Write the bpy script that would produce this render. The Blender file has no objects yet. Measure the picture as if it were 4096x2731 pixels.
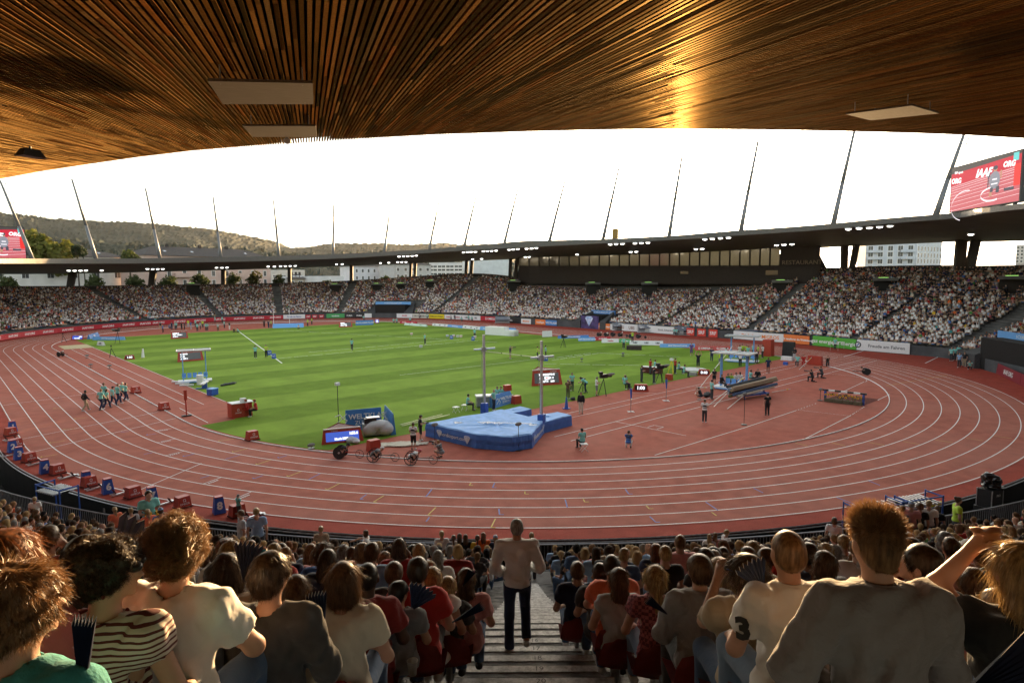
import bpy, math, random
import numpy as np
from mathutils import Vector, Matrix
from math import radians as rad, sin, cos, pi
random.seed(7); RNG = np.random.default_rng(7)
S = bpy.context.scene; COL = S.collection
# ------------ camera, sky, sun, exposure
PIT, YAW, ROL = 0.100612843, 0.739179567, -0.00654232348
CAMX, CAMY, CAMZ, FPX = -50.0298, -52.8905, 10.8005, 2535.325
cd = bpy.data.cameras.new('camera'); cam = bpy.data.objects.new('camera', cd); COL.objects.link(cam)
cd.sensor_width = 36; cd.lens = FPX/4096*36; cd.clip_start = .05; cd.clip_end = 9000
cam.matrix_world = (Matrix.Translation((CAMX, CAMY, CAMZ)) @ Matrix.Rotation(-YAW, 4, 'Z')
     @ Matrix.Rotation(pi/2-PIT, 4, 'X') @ Matrix.Rotation(ROL, 4, 'Z'))
S.camera = cam
SUN_AZ, SUN_EL = 56.6, 4.4          # azimuth from +y towards +x, elevation
w = bpy.data.worlds.new('World'); S.world = w; w.use_nodes = True
nt = w.node_tree; nt.nodes.clear()
sky = nt.nodes.new('ShaderNodeTexSky'); sky.sky_type = 'NISHITA'; sky.sun_disc = False
sky.sun_elevation = rad(SUN_EL); sky.sun_rotation = rad(SUN_AZ)
sky.air_density = 1.0; sky.dust_density = 2.5; sky.ozone_density = 2.0; sky.altitude = 400
bg = nt.nodes.new('ShaderNodeBackground'); bg.inputs[1].default_value = 0.15
out = nt.nodes.new('ShaderNodeOutputWorld')
wb = nt.nodes.new('ShaderNodeVectorMath'); wb.operation = 'MULTIPLY'; wb.inputs[1].default_value = (1.02, .97, .86); hs = nt.nodes.new('ShaderNodeHueSaturation'); hs.inputs['Saturation'].default_value = .42; nt.links.new(sky.outputs[0], hs.inputs['Color'])
nt.links.new(hs.outputs[0], wb.inputs[0]); nt.links.new(wb.outputs[0], bg.inputs[0]); nt.links.new(bg.outputs[0], out.inputs[0])
ld = bpy.data.lights.new('sun', 'SUN'); ld.energy = 2.8; ld.angle = rad(.5); ld.color = (1, .62, .27)
sun = bpy.data.objects.new('sun', ld); COL.objects.link(sun)
sd = Vector((sin(rad(SUN_AZ))*cos(rad(SUN_EL)), cos(rad(SUN_AZ))*cos(rad(SUN_EL)), sin(rad(SUN_EL))))
sun.rotation_euler = sd.to_track_quat('Z', 'Y').to_euler(); sun.location = (200, 150, 60)
S.view_settings.view_transform = 'Standard'; S.view_settings.look = 'None'
S.view_settings.exposure = 2.85; S.view_settings.gamma = 1.0; S.view_settings.use_curve_mapping = False
try:
 S.cycles.max_bounces = 6; S.cycles.diffuse_bounces = 4; S.cycles.glossy_bounces = 3; S.cycles.transparent_max_bounces = 8
 S.cycles.use_denoising = True; S.cycles.caustics_reflective = False; S.cycles.caustics_refractive = False
except Exception: pass
# ------------ picture measurements to places
K = 4096/2352
_sy, _cy = sin(YAW), cos(YAW)
def ray(u, v):
 "horizontal-frame direction of the sight line through a measured point (2352 wide)"
 x = (u*K-2048)/FPX; y = -(v*K-1365.5)/FPX
 c, s = cos(ROL), sin(ROL); x, y = c*x-s*y, s*x+c*y
 fw = cos(PIT)+y*sin(PIT); up = -sin(PIT)+y*cos(PIT)
 return (_sy*fw+_cy*x, _cy*fw-_sy*x, up)
def G(u, v, z=0.0):
 X, Y, Z = ray(u, v); t = (z-CAMZ)/Z
 return (CAMX+X*t, CAMY+Y*t)
def FP(u, v, dist):
 X, Y, Z = ray(u, v); t = dist/math.hypot(X, Y)
 return Vector((CAMX+X*t, CAMY+Y*t, CAMZ+Z*t))
def ZP(u, v, depth):
 X, Y, Z = ray(u, v)
 return Vector((CAMX+X*depth, CAMY+Y*depth, CAMZ+Z*depth))
def img_u(x, y):
 "column of a place near eye height"
 dx, dy = x-CAMX, y-CAMY
 fw = _sy*dx+_cy*dy; rt = _cy*dx-_sy*dy
 if fw < .1: return -9999 if rt < 0 else 9999
 return (2048+rt/(fw*cos(PIT))*FPX)/K
def proj(p):
 dx, dy, dz = p[0]-CAMX, p[1]-CAMY, p[2]-CAMZ
 fw = _sy*dx+_cy*dy; rt = _cy*dx-_sy*dy
 zc = fw*cos(PIT)-dz*sin(PIT); yc = fw*sin(PIT)+dz*cos(PIT)
 if zc < .05: return (-9999, -9999, zc)
 x, y = rt/zc, yc/zc
 c, s = cos(-ROL), sin(-ROL); x, y = c*x-s*y, s*x+c*y
 return ((2048+x*FPX)/K, (1365.5-y*FPX)/K, zc)
def zfor(x, y, v):
 "height over a place that shows in picture row v"
 lo, hi = -30.0, 80.0
 for _ in range(40):
  m = (lo+hi)/2
  if proj((x, y, m))[1] > v: lo = m
  else: hi = m
 return (lo+hi)/2
def tab(t, u):
 if u <= t[0][0]: return t[0][1]
 for (a, b), (c, d) in zip(t, t[1:]):
  if u <= c: return b+(d-b)*(u-a)/(c-a)
 return t[-1][1]
# ------------ materials
MATS = {}; EMK = .15      # lamps and screens are set for exposure 0
def lin(r, g, b):
 f = lambda c: ((c/255+.055)/1.055)**2.4 if c > 10 else c/255/12.92
 return (f(r), f(g), f(b))
def mat(name, col, rough=.7, var=.12, scale=6, metal=0, spec=.4, bump=0, bscale=40, emit=0, trans=0, stretch=None, coat=0, sheen=0):
 key = (name, tuple(round(c, 3) for c in col))
 if key in MATS: return MATS[key]
 m = bpy.data.materials.new(name); m.use_nodes = True; n = m.node_tree; n.nodes.clear(); L = n.links
 o = n.nodes.new('ShaderNodeOutputMaterial'); p = n.nodes.new('ShaderNodeBsdfPrincipled')
 L.new(p.outputs[0], o.inputs[0])
 p.inputs['Roughness'].default_value = rough; p.inputs['Metallic'].default_value = metal
 p.inputs['Specular IOR Level'].default_value = spec
 if coat: p.inputs['Coat Weight'].default_value = coat
 if sheen: p.inputs['Sheen Weight'].default_value = sheen
 tc = n.nodes.new('ShaderNodeTexCoord'); src = tc.outputs['Object']
 if stretch:
  mp = n.nodes.new('ShaderNodeMapping'); mp.inputs['Scale'].default_value = stretch; L.new(src, mp.inputs[0]); src = mp.outputs[0]
 if var:
  nz = n.nodes.new('ShaderNodeTexNoise'); nz.inputs['Scale'].default_value = scale; nz.inputs['Detail'].default_value = 4
  L.new(src, nz.inputs['Vector'])
  mx = n.nodes.new('ShaderNodeMix'); mx.data_type = 'RGBA'
  mx.inputs[6].default_value = (*[c*(1-var) for c in col], 1); mx.inputs[7].default_value = (*[min(1, c*(1+var)) for c in col], 1)
  mr = n.nodes.new('ShaderNodeMapRange'); mr.inputs[1].default_value = .35; mr.inputs[2].default_value = .65
  L.new(nz.outputs[0], mr.inputs[0]); L.new(mr.outputs[0], mx.inputs[0]); L.new(mx.outputs[2], p.inputs['Base Color'])
 else: p.inputs['Base Color'].default_value = (*col, 1)
 if bump:
  nb = n.nodes.new('ShaderNodeTexNoise'); nb.inputs['Scale'].default_value = bscale; nb.inputs['Detail'].default_value = 3; L.new(src, nb.inputs['Vector'])
  b = n.nodes.new('ShaderNodeBump'); b.inputs['Strength'].default_value = min(1, bump); b.inputs['Distance'].default_value = .02 if bump != .9 else .07
  L.new(nb.outputs[0], b.inputs['Height']); L.new(b.outputs[0], p.inputs['Normal'])
 if emit:
  p.inputs['Emission Color'].default_value = (*col, 1); p.inputs['Emission Strength'].default_value = emit*EMK
 if trans:
  tr = n.nodes.new('ShaderNodeBsdfTranslucent'); tr.inputs[0].default_value = (*[min(1, c*1.6) for c in col], 1)
  ms = n.nodes.new('ShaderNodeMixShader'); ms.inputs[0].default_value = trans
  L.new(p.outputs[0], ms.inputs[1]); L.new(tr.outputs[0], ms.inputs[2]); L.new(ms.outputs[0], o.inputs[0])
 MATS[key] = m; return m
def glass(name='window_glass', col=(.3, .33, .35)):
 return mat(name, col, rough=.08, var=0, metal=.6, spec=.8)
WHITE = (.75, .75, .74)
M_white = mat('white_paint', WHITE, .5, .05)
M_black = mat('black_plastic', (.018, .018, .02), .45, .2)
M_grey = mat('grey_metal', (.32, .33, .34), .4, .1, metal=.6)
M_alu = mat('aluminium', (.55, .56, .57), .35, .08, metal=.7)
M_red = mat('red_plastic', (.42, .03, .02), .4, .1)
M_blue = mat('blue_paint', (.03, .10, .42), .45, .1)
M_lblue = mat('light_blue_paint', (.16, .38, .75), .45, .1)
M_conc = mat('concrete', (.22, .215, .20), .85, .3, scale=2.5, bump=.3, bscale=30)
M_dconc = mat('dark_concrete', (.085, .082, .08), .85, .3, scale=1.5, bump=.2)
def attr_mat(name, rough=.75, attr='tint', spec=.3, grain=None, sheen=0):
 m = bpy.data.materials.new(name); m.use_nodes = True; n = m.node_tree; p = n.nodes['Principled BSDF']
 a = n.nodes.new('ShaderNodeAttribute'); a.attribute_name = attr
 p.inputs['Roughness'].default_value = rough; p.inputs['Specular IOR Level'].default_value = spec
 src = a.outputs[0]
 if grain:
  tc = n.nodes.new('ShaderNodeTexCoord'); mp = n.nodes.new('ShaderNodeMapping'); mp.inputs['Scale'].default_value = grain
  nz = n.nodes.new('ShaderNodeTexNoise'); nz.inputs['Scale'].default_value = 1; nz.inputs['Detail'].default_value = 6
  n.links.new(tc.outputs['Object'], mp.inputs[0]); n.links.new(mp.outputs[0], nz.inputs['Vector'])
  mr = n.nodes.new('ShaderNodeMapRange'); mr.inputs[1].default_value = .3; mr.inputs[2].default_value = .7; mr.inputs[3].default_value = .6; mr.inputs[4].default_value = 1.3
  n.links.new(nz.outputs[0], mr.inputs[0])
  mx = n.nodes.new('ShaderNodeVectorMath'); mx.operation = 'SCALE'; n.links.new(src, mx.inputs[0]); n.links.new(mr.outputs[0], mx.inputs[3]); src = mx.outputs[0]
  b = n.nodes.new('ShaderNodeBump'); b.inputs['Strength'].default_value = .12; b.inputs['Distance'].default_value = .002
  n.links.new(nz.outputs[0], b.inputs['Height']); n.links.new(b.outputs[0], p.inputs['Normal'])
 n.links.new(src, p.inputs['Base Color']); return m
# ------------ objects
def link(o, parent=None):
 COL.objects.link(o)
 if parent is not None: o.parent = parent
 return o
def empty(name, loc=(0, 0, 0), rz=0):
 o = bpy.data.objects.new(name, None); link(o); o.location = loc; o.rotation_euler = (0, 0, rz); o.empty_display_size = .2; return o
def tag(o, label=None, cat=None, group=None, kind=None):
 if label: o['label'] = label
 if cat: o['category'] = cat
 if group: o['group'] = group
 if kind: o['kind'] = kind
 return o
class MB:
 "collects shapes and links them as one mesh object"
 def __init__(s): s.v = []; s.f = []; s.m = []; s.mats = []
 def mi(s, m):
  if m not in s.mats: s.mats.append(m)
  return s.mats.index(m)
 def poly(s, pts, m, faces=None):
  b = len(s.v); s.v += [tuple(p) for p in pts]; i = s.mi(m)
  for f in (faces or [range(len(pts))]): s.f.append([b+k for k in f]); s.m.append(i)
  return s
 def box(s, c, d, m, rz=0, taper=1.0, tilt=0):
  hx, hy, hz = d[0]/2, d[1]/2, d[2]/2; P = []
  for z, t in ((-hz, 1), (hz, taper)):
   for x, y in ((-hx, -hy), (hx, -hy), (hx, hy), (-hx, hy)):
    q = Vector((x*t, y*t, z))
    if tilt: q.rotate(Matrix.Rotation(tilt, 3, 'X'))
    if rz: q.rotate(Matrix.Rotation(rz, 3, 'Z'))
    P.append(q+Vector(c))
  return s.poly(P, m, [(3, 2, 1, 0), (4, 5, 6, 7), (0, 1, 5, 4), (1, 2, 6, 5), (2, 3, 7, 6), (3, 0, 4, 7)])
 def tube(s, a, b, r, m, n=8, r2=None, cap=True):
  a, b = Vector(a), Vector(b); d = b-a
  if d.length < 1e-6: return s
  q = d.to_track_quat('Z', 'Y'); r2 = r if r2 is None else r2; P = []
  for c, rr in ((a, r), (b, r2)):
   for i in range(n):
    t = 2*pi*i/n; P.append(c+q@Vector((cos(t)*rr, sin(t)*rr, 0)))
  F = [(i, (i+1) % n, n+(i+1) % n, n+i) for i in range(n)]
  if cap: F += [tuple(range(n-1, -1, -1)), tuple(range(n, 2*n))]
  return s.poly(P, m, F)
 def path(s, pts, r, m, n=6):
  for a, b in zip(pts, pts[1:]): s.tube(a, b, r, m, n)
  return s
 def ell(s, c, r, m, n=8, k=5):
  P = []; F = []
  for j in range(k+1):
   t = pi*j/k
   for i in range(n):
    a = 2*pi*i/n; P.append((c[0]+r[0]*sin(t)*cos(a), c[1]+r[1]*sin(t)*sin(a), c[2]+r[2]*cos(t)))
  for j in range(k):
   for i in range(n):
    a, b, d, e = j*n+i, j*n+(i+1) % n, (j+1)*n+(i+1) % n, (j+1)*n+i
    F.append((a, e, d, b) if j not in (0,) else (a, e, d))
  return s.poly(P, m, F)
 def prism(s, pts, z0, z1, m):
  n = len(pts); P = [(x, y, z0) for x, y in pts]+[(x, y, z1) for x, y in pts]
  return s.poly(P, m, [tuple(range(n-1, -1, -1)), tuple(range(n, 2*n))]+[(i, (i+1) % n, n+(i+1) % n, n+i) for i in range(n)])
 def xform(s, M):
  s.v = [tuple(M@Vector(p)) for p in s.v]; return s
 def mesh(s, name, smooth=False):
  me = bpy.data.meshes.new(name); me.from_pydata(s.v, [], s.f)
  for m in s.mats: me.materials.append(m)
  me.polygons.foreach_set('material_index', s.m)
  if smooth: me.polygons.foreach_set('use_smooth', [True]*len(s.f))
  me.update(); return me
 def build(s, name, parent=None, smooth=False):
  return link(bpy.data.objects.new(name, s.mesh(name, smooth)), parent)
def npmesh(name, V, F, mats, mi=None, tint=None, smooth=False):
 me = bpy.data.meshes.new(name); V = np.asarray(V, np.float32); F = np.asarray(F, np.int32)
 me.vertices.add(len(V)); me.vertices.foreach_set('co', V.ravel())
 k = F.shape[1]; me.loops.add(F.size); me.loops.foreach_set('vertex_index', F.ravel())
 me.polygons.add(len(F)); me.polygons.foreach_set('loop_start', np.arange(0, F.size, k, dtype=np.int32))
 for m in mats: me.materials.append(m)
 if mi is not None: me.polygons.foreach_set('material_index', np.asarray(mi, np.int32))
 me.polygons.foreach_set('use_smooth', np.full(len(F), bool(smooth)))
 me.update(calc_edges=True)
 if tint is not None:
  a = me.attributes.new('tint', 'FLOAT_COLOR', 'POINT')
  t = np.ones((len(V), 4), np.float32); t[:, :3] = tint; a.data.foreach_set('color', t.ravel())
 return me
FCACHE = {}
def text(s, size, m, parent, M, ext=.004, align='CENTER', name='lettering', shear=0, bold=0, sx=1.0):
 "flat lettering facing +z of matrix M, M local to the parent"
 key = (s, size, m.name, ext, align, shear, bold, sx)
 if key not in FCACHE:
  c = bpy.data.curves.new(name, 'FONT'); c.body = s; c.size = size; c.extrude = ext; c.align_x = align; c.align_y = 'CENTER'
  c.resolution_u = 2; c.shear = shear; c.offset = bold
  t = bpy.data.objects.new(name, c); COL.objects.link(t); me = bpy.data.meshes.new_from_object(t); bpy.data.objects.remove(t); me.materials.clear(); me.materials.append(m)
  FCACHE[key] = me
 o = bpy.data.objects.new(name, FCACHE[key]); link(o, parent); o.matrix_local = M @ Matrix.Diagonal((sx, 1, 1, 1)); return o
def face_mat(c, az, tilt=0):
 "matrix whose +z points to horizontal direction az (deg from +y to +x) from point c; x runs to the reader's right"
 a = rad(az); n = Vector((sin(a), cos(a), 0)); x = Vector((-cos(a), sin(a), 0)); z = Vector((0, 0, 1))
 M = Matrix((x, z, n)).transposed().to_4x4()
 if tilt: M = M @ Matrix.Rotation(tilt, 4, 'X')
 M.translation = Vector(c); return M
def az_to_cam(x, y): return math.degrees(math.atan2(CAMX-x, CAMY-y))
# ============ ground, track, field
g = MB(); g.poly([(-4500, -4500, -4.2), (4500, -4500, -4.2), (4500, 4500, -4.2), (-4500, 4500, -4.2)], mat('outer_ground', (.10, .11, .07), .9, .3, scale=.01))
tag(g.build('ground'), kind='structure')
LS = 69.682; R0 = 36.5
def stad(r, n=96, y0=0.0, y1=LS):
 "counter-clockwise stadium outline of half-width r"
 P = []
 for i in range(n+1): a = pi+pi*i/n; P.append((r*cos(a), y0+r*sin(a)))
 for i in range(n+1): a = pi*i/n; P.append((r*cos(a), y1+r*sin(a)))
 return P
def band(mb, A, B, z, m, z2=None):
 n = len(A); z2 = z if z2 is None else z2
 P = [(x, y, z) for x, y in A]+[(x, y, z2) for x, y in B]
 return mb.poly(P, m, [(i, (i+1) % n, n+(i+1) % n, n+i)[::-1] for i in range(n)])
def track_mat(name, col, worn, s=.35):
 m = mat(name, col, .8, .13, scale=1.1, bump=.35, bscale=260, spec=.07)
 n = m.node_tree; p = n.nodes['Principled BSDF']
 src = p.inputs['Base Color'].links[0].from_socket
 tc = n.nodes.new('ShaderNodeTexCoord'); nz = n.nodes.new('ShaderNodeTexNoise'); nz.inputs['Scale'].default_value = .13; nz.inputs['Detail'].default_value = 6
 n.links.new(tc.outputs['Object'], nz.inputs['Vector'])
 mr = n.nodes.new('ShaderNodeMapRange'); mr.inputs[1].default_value = .4; mr.inputs[2].default_value = .62; mr.inputs[4].default_value = s; n.links.new(nz.outputs[0], mr.inputs[0])
 mx = n.nodes.new('ShaderNodeMix'); mx.data_type = 'RGBA'; n.links.new(mr.outputs[0], mx.inputs[0]); n.links.new(src, mx.inputs[6]); mx.inputs[7].default_value = (*worn, 1)
 gr = n.nodes.new('ShaderNodeTexNoise'); gr.inputs['Scale'].default_value = 28; gr.inputs['Detail'].default_value = 2; n.links.new(tc.outputs['Object'], gr.inputs['Vector'])
 m2 = n.nodes.new('ShaderNodeMapRange'); m2.inputs[1].default_value = .3; m2.inputs[2].default_value = .7; m2.inputs[3].default_value = .86; m2.inputs[4].default_value = 1.14; n.links.new(gr.outputs[0], m2.inputs[0])
 vm = n.nodes.new('ShaderNodeVectorMath'); vm.operation = 'SCALE'; n.links.new(mx.outputs[2], vm.inputs[0]); n.links.new(m2.outputs[0], vm.inputs[3])
 n.links.new(vm.outputs[0], p.inputs['Base Color']); return m
M_track = track_mat('running_track_rubber', (.355, .112, .078), (.41, .175, .135))
M_runoff = track_mat('runoff_rubber', (.31, .055, .036), (.27, .055, .04))
# base slab out to the bowl walls
b = MB(); o = stad(47.62); b.poly([(x, y, -.012) for x, y in o], M_runoff)
b.poly([(x, y, -2.6) for x, y in o], M_black)
n = len(o)
b.poly([(x, y, -.012) for x, y in o]+[(x, y, -2.6) for x, y in o], mat('moat_wall_black', (.012, .011, .011), .6, .3), [(i, n+i, n+(i+1) % n, (i+1) % n) for i in range(n)])
tag(b.build('track_base'), kind='structure')
b = MB(); band(b, stad(R0+1.22*8+.1), stad(R0), .0, M_track); tag(b.build('running_track'), kind='structure')
M_line = mat('white_line_paint', (.72, .71, .70), .6, .14, scale=14)
ll = MB()
for k in range(1, 9): band(ll, stad(R0+1.22*k+.03, 140), stad(R0+1.22*k-.03, 140), .004, M_line)
def ln(p, q, w=.05, m=M_line, z=.008, mb=None):
 p, q = Vector(p[:2]), Vector(q[:2]); d = (q-p).normalized(); nn = Vector((-d.y, d.x))*w/2
 (mb or ll).poly([(*(p+nn), z), (*(p-nn), z), (*(q-nn), z), (*(q+nn), z)], m)
def radial(th, k0, k1, w=.05, m=M_line, y=0):
 c, s = cos(th), sin(th)
 ln(((R0+1.22*k0)*c, y+(R0+1.22*k0)*s), ((R0+1.22*k1)*c, y+(R0+1.22*k1)*s), w, m, .012)
ln((-46.26, -3.5), (-36.6, 1.0), .05); ln((-46.3, 1.2), (-37, 4.6), .05); ln((-46.2, 17.3), (-37, 19.3), .05)
ln((-42.9, -16.4), (-39.0, -13.5), .05)
for k, (p, q) in enumerate([((1070, 900), (1180, 885)), ((1085, 980), (1205, 955)), ((1140, 1070), (1265, 1040)), ((1400, 1265), (1525, 1220)), ((1615, 1370), (1730, 1320))]):
 f = lambda t: G((t[0]*.5808)/K, (1200+t[1]*.5808)/K)
 A, B = Vector(f(p)), Vector(f(q)); ln(A, B, .05, z=.012)
 d = (B-A).normalized(); nn = Vector((d.y, -d.x))
 for i in range(5): ln(A+nn*.22+d*(.15+i*.13), A+nn*.22+d*(.22+i*.13), .14, z=.012)
M_yel = mat('yellow_line_paint', (.55, .38, .05), .6, .1); M_bln = mat('blue_line_paint', (.08, .14, .42), .6, .1)
for (x0, y0, x1, y1, hk, mm) in [(1505, 972, 1610, 955, 1, M_yel), (1605, 1047, 1705, 1022, 1, M_yel), (1770, 1132, 1865, 1100, 1, M_yel), (1985, 1215, 2075, 1180, 1, M_yel), (2255, 1305, 2340, 1262, 1, M_yel),
  (510, 820, 600, 810, 1, M_yel), (430, 893, 530, 885, 1, M_yel), (340, 985, 450, 968, 1, M_yel), (280, 1083, 395, 1063, 1, M_yel), (365, 748, 440, 745, 1, M_yel),
  (1010, 930, 1075, 920, 1, M_bln), (1265, 1077, 1340, 1058, 1, M_bln), (1380, 1227, 1440, 1210, 0, M_bln), (1750, 1230, 1810, 1207, 1, M_bln), (1920, 1087, 1975, 1070, 1, M_bln), (2125, 1235, 2205, 1195, 0, M_bln), (830, 912, 890, 903, 0, M_bln), (990, 1062, 1050, 1050, 0, M_bln), (1550, 1095, 1650, 1067, 0, M_bln)]:
 A = Vector(G(x0*.5808/K, (1200+y0*.5808)/K)); B = Vector(G(x1*.5808/K, (1200+y1*.5808)/K)); ln(A, B, .06, mm, .012)
 if hk: d = (B-A).normalized(); ln(A, A+Vector((d.y, -d.x))*-.22+d*.1, .06, mm, .012)
for (x0, y0, x1, y1, hk, mm) in [(220, 185, 293, 140, 1, M_yel), (595, 275, 650, 222, 1, M_yel), (1030, 360, 1060, 300, 1, M_yel), (880, 70, 893, 52, 1, M_yel), (1263, 130, 1263, 112, 1, M_yel), (1675, 185, 1665, 165, 1, M_yel), (2120, 232, 2098, 210, 1, M_yel),
  (128, 165, 172, 133, 1, M_bln), (582, 148, 622, 98, 0, M_bln), (1040, 85, 1055, 55, 1, M_bln), (1088, 272, 1084, 232, 1, M_bln), (583, 320, 605, 290, 0, M_bln), (1555, 222, 1541, 168, 0, M_bln), (1978, 130, 1955, 97, 1, M_bln), (2165, 325, 2123, 285, 1, M_bln)]:
 A = Vector(G((1366+x0*.5808)/K, (1900+y0*.5808)/K)); B = Vector(G((1366+x1*.5808)/K, (1900+y1*.5808)/K)); ln(A, B, .06, mm, .012)
 if hk: d = (B-A).normalized(); ln(A, A+Vector((d.y, -d.x))*.2, .06, mm, .012)
for (x0, y0, x1, y1, mm) in [(160, 185, 245, 243, M_bln), (1060, 153, 1185, 200, M_bln), (490, 90, 555, 122, M_bln), (1280, 38, 1360, 70, M_bln), (200, 255, 235, 280, M_yel)]:
 ln(G((2730+x0*.5808)/K, (1900+y0*.5808)/K), G((2730+x1*.5808)/K, (1900+y1*.5808)/K), .06, mm, .012)
for (x0, y0, x1, y1) in [(165, 1120, 265, 1145), (450, 1118, 560, 1143), (740, 1115, 865, 1138), (1010, 1108, 1140, 1130), (1265, 1097, 1400, 1117), (1505, 1083, 1640, 1103), (1720, 1065, 1860, 1083), (880, 672, 1360, 590)]:
 ln(G((3096+x0*.5102)/K, (1200+y0*.5102)/K), G((3096+x1*.5102)/K, (1200+y1*.5102)/K), .05, M_yel, .012)
for (x0, y0, x1, y1) in [(545, 445, 710, 395), (1185, 495, 1310, 435)]:
 ln(G((3096+x0*.5102)/K, (1200+y0*.5102)/K), G((3096+x1*.5102)/K, (1200+y1*.5102)/K), .12)
tag(ll.build('lane_lines'), kind='structure')
k = MB()
A, B = stad(R0, 140), stad(R0-.06, 140)
band(k, A, B, .065, M_white); n = len(A)
for P, fl in ((A, 0), (B, 1)):
 k.poly([(x, y, 0) for x, y in P]+[(x, y, .065) for x, y in P], M_white, [((i, (i+1) % n, n+(i+1) % n, n+i) if not fl else (n+i, n+(i+1) % n, (i+1) % n, i)) for i in range(n)])
tag(k.build('track_kerb'), kind='structure')
# red synthetic inside both bends
b = MB(); inner = stad(R0-.06)
b.poly([(x, y, -.006) for x, y in inner], track_mat('infield_rubber', (.345, .095, .064), (.39, .15, .11), .4)); tag(b.build('bend_rubber'), kind='structure')
# grass: mown bands across the field
gm = bpy.data.materials.new('mown_grass'); gm.use_nodes = True; n = gm.node_tree; p = n.nodes['Principled BSDF']
p.inputs['Roughness'].default_value = .95; p.inputs['Specular IOR Level'].default_value = .06
tc = n.nodes.new('ShaderNodeTexCoord'); sx = n.nodes.new('ShaderNodeSeparateXYZ'); n.links.new(tc.outputs['Object'], sx.inputs[0])
wob = n.nodes.new('ShaderNodeTexNoise'); wob.inputs['Scale'].default_value = .5; n.links.new(tc.outputs['Object'], wob.inputs['Vector'])
ad = n.nodes.new('ShaderNodeMath'); ad.operation = 'MULTIPLY_ADD'; n.links.new(wob.outputs[0], ad.inputs[0]); ad.inputs[1].default_value = .5; n.links.new(sx.outputs[1], ad.inputs[2])
ml = n.nodes.new('ShaderNodeMath'); ml.operation = 'MULTIPLY'; n.links.new(ad.outputs[0], ml.inputs[0]); ml.inputs[1].default_value = 2*pi/10.6
sn = n.nodes.new('ShaderNodeMath'); sn.operation = 'SINE'; n.links.new(ml.outputs[0], sn.inputs[0])
mr = n.nodes.new('ShaderNodeMapRange'); mr.inputs[1].default_value = -.18; mr.inputs[2].default_value = .18; n.links.new(sn.outputs[0], mr.inputs[0])
mx = n.nodes.new('ShaderNodeMix'); mx.data_type = 'RGBA'; n.links.new(mr.outputs[0], mx.inputs[0]); mx.inputs[6].default_value = (.132, .215, .024, 1); mx.inputs[7].default_value = (.185, .285, .038, 1)
nz = n.nodes.new('ShaderNodeTexNoise'); nz.inputs['Scale'].default_value = .35; nz.inputs['Detail'].default_value = 8; nz.inputs['Roughness'].default_value = .7; n.links.new(tc.outputs['Object'], nz.inputs['Vector'])
nm = n.nodes.new('ShaderNodeMapRange'); nm.inputs[1].default_value = .3; nm.inputs[2].default_value = .7; nm.inputs[3].default_value = .8; nm.inputs[4].default_value = 1.2; n.links.new(nz.outputs[0], nm.inputs[0])
vm = n.nodes.new('ShaderNodeVectorMath'); vm.operation = 'SCALE'; n.links.new(mx.outputs[2], vm.inputs[0]); n.links.new(nm.outputs[0], vm.inputs[3]); n.links.new(vm.outputs[0], p.inputs['Base Color'])
nb = n.nodes.new('ShaderNodeTexNoise'); nb.inputs['Scale'].default_value = 30; nb.inputs['Detail'].default_value = 4; n.links.new(tc.outputs['Object'], nb.inputs['Vector'])
bu = n.nodes.new('ShaderNodeBump'); bu.inputs['Strength'].default_value = .5; bu.inputs['Distance'].default_value = .04; n.links.new(nb.outputs[0], bu.inputs['Height']); n.links.new(bu.outputs[0], p.inputs['Normal'])
b = MB()
pts = [(36.1*cos(a), 36.1*sin(a)) for a in [pi+.085+i*(.355-.0)/10 for i in range(11)]]   # grass tongue beside the kerb at lower left
poly = pts+[(-14.8, -16.0), (5.4, -16.0), (33.6, -16.0), (33.6, 86), (-31.4, 86), (-31.4, 5.1), (-31.4, 2.2), (-33.4, -2.7)]
poly = [(x, max(y, -16.0)) for x, y in poly]
bm_p = [(-36.0, -3.1)]+[(x, y) for x, y in pts if y < -3.3 and y > -15.9]+[(-32.2, -16.0), (33.6, -16.0), (33.6, 86), (-31.4, 86), (-31.4, 2.2), (-33.4, -2.7)]
b.poly([(x, y, .004) for x, y in bm_p], gm); tag(b.build('grass_field'), kind='structure')
# markings on the infield
fl = MB(); W2 = mat('field_line_paint', (.70, .72, .68), .7, .15)
def gl(p, q, w=.1, z=.014, m=W2): ln(p, q, w, m, z, fl)
gl((-3.9, 80.9), (-17.4, 26.9), .16)
def dash(p, q, n, gap=.12, w=.1):
 p, q = Vector(p), Vector(q)
 for i in range(n):
  a = p.lerp(q, i/n); b_ = p.lerp(q, (i+1-gap*random.uniform(.6, 2.0))/n); gl(a, b_, w)
dash((-15.9, 32.1), (16.7, 31.7), 14); dash((-9.6, 36.0), (16.0, 36.1), 11); dash((4.0, 78.0), (19.5, 26.4), 14)
dash((9.1, 4.3), (19.6, 5.0), 6); dash((9.7, 5.8), (18.8, 5.8), 5); dash((6, 2.6), (13.4, -6.8), 6); dash((19.6, 5), (24, -6), 5)
gl((-12, 7.5), (9.2, 6.6), .07)
for a, c in [((-34.5, 66.9), (-34.5, 6.3)), ((-33.3, 67.5), (-33.3, 5.2)), ((-35.3, 5), (-35.3, -2.5)), ((-31.5, 68), (-31.5, 5.2)), ((-34.5, 60), (-33.3, 60)), ((-34.5, 57), (-31.5, 57))]: gl(a, c, .06)
for y in (-19.15, -20.4): gl((-18, y), (38, y), .05)
for y in (-23.6, -25.1): gl((-19.5, y-.35*0), (38, y), .06)
gl((-12.9, -23.6), (-12.8, -29.6), .05); gl((-12.6, -26.3), (-11.8, -26.3), .05); gl((-12.6, -27.1), (-11.8, -27.1), .05); gl((-11.8, -26.3), (-11.8, -27.1), .05)
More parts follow.
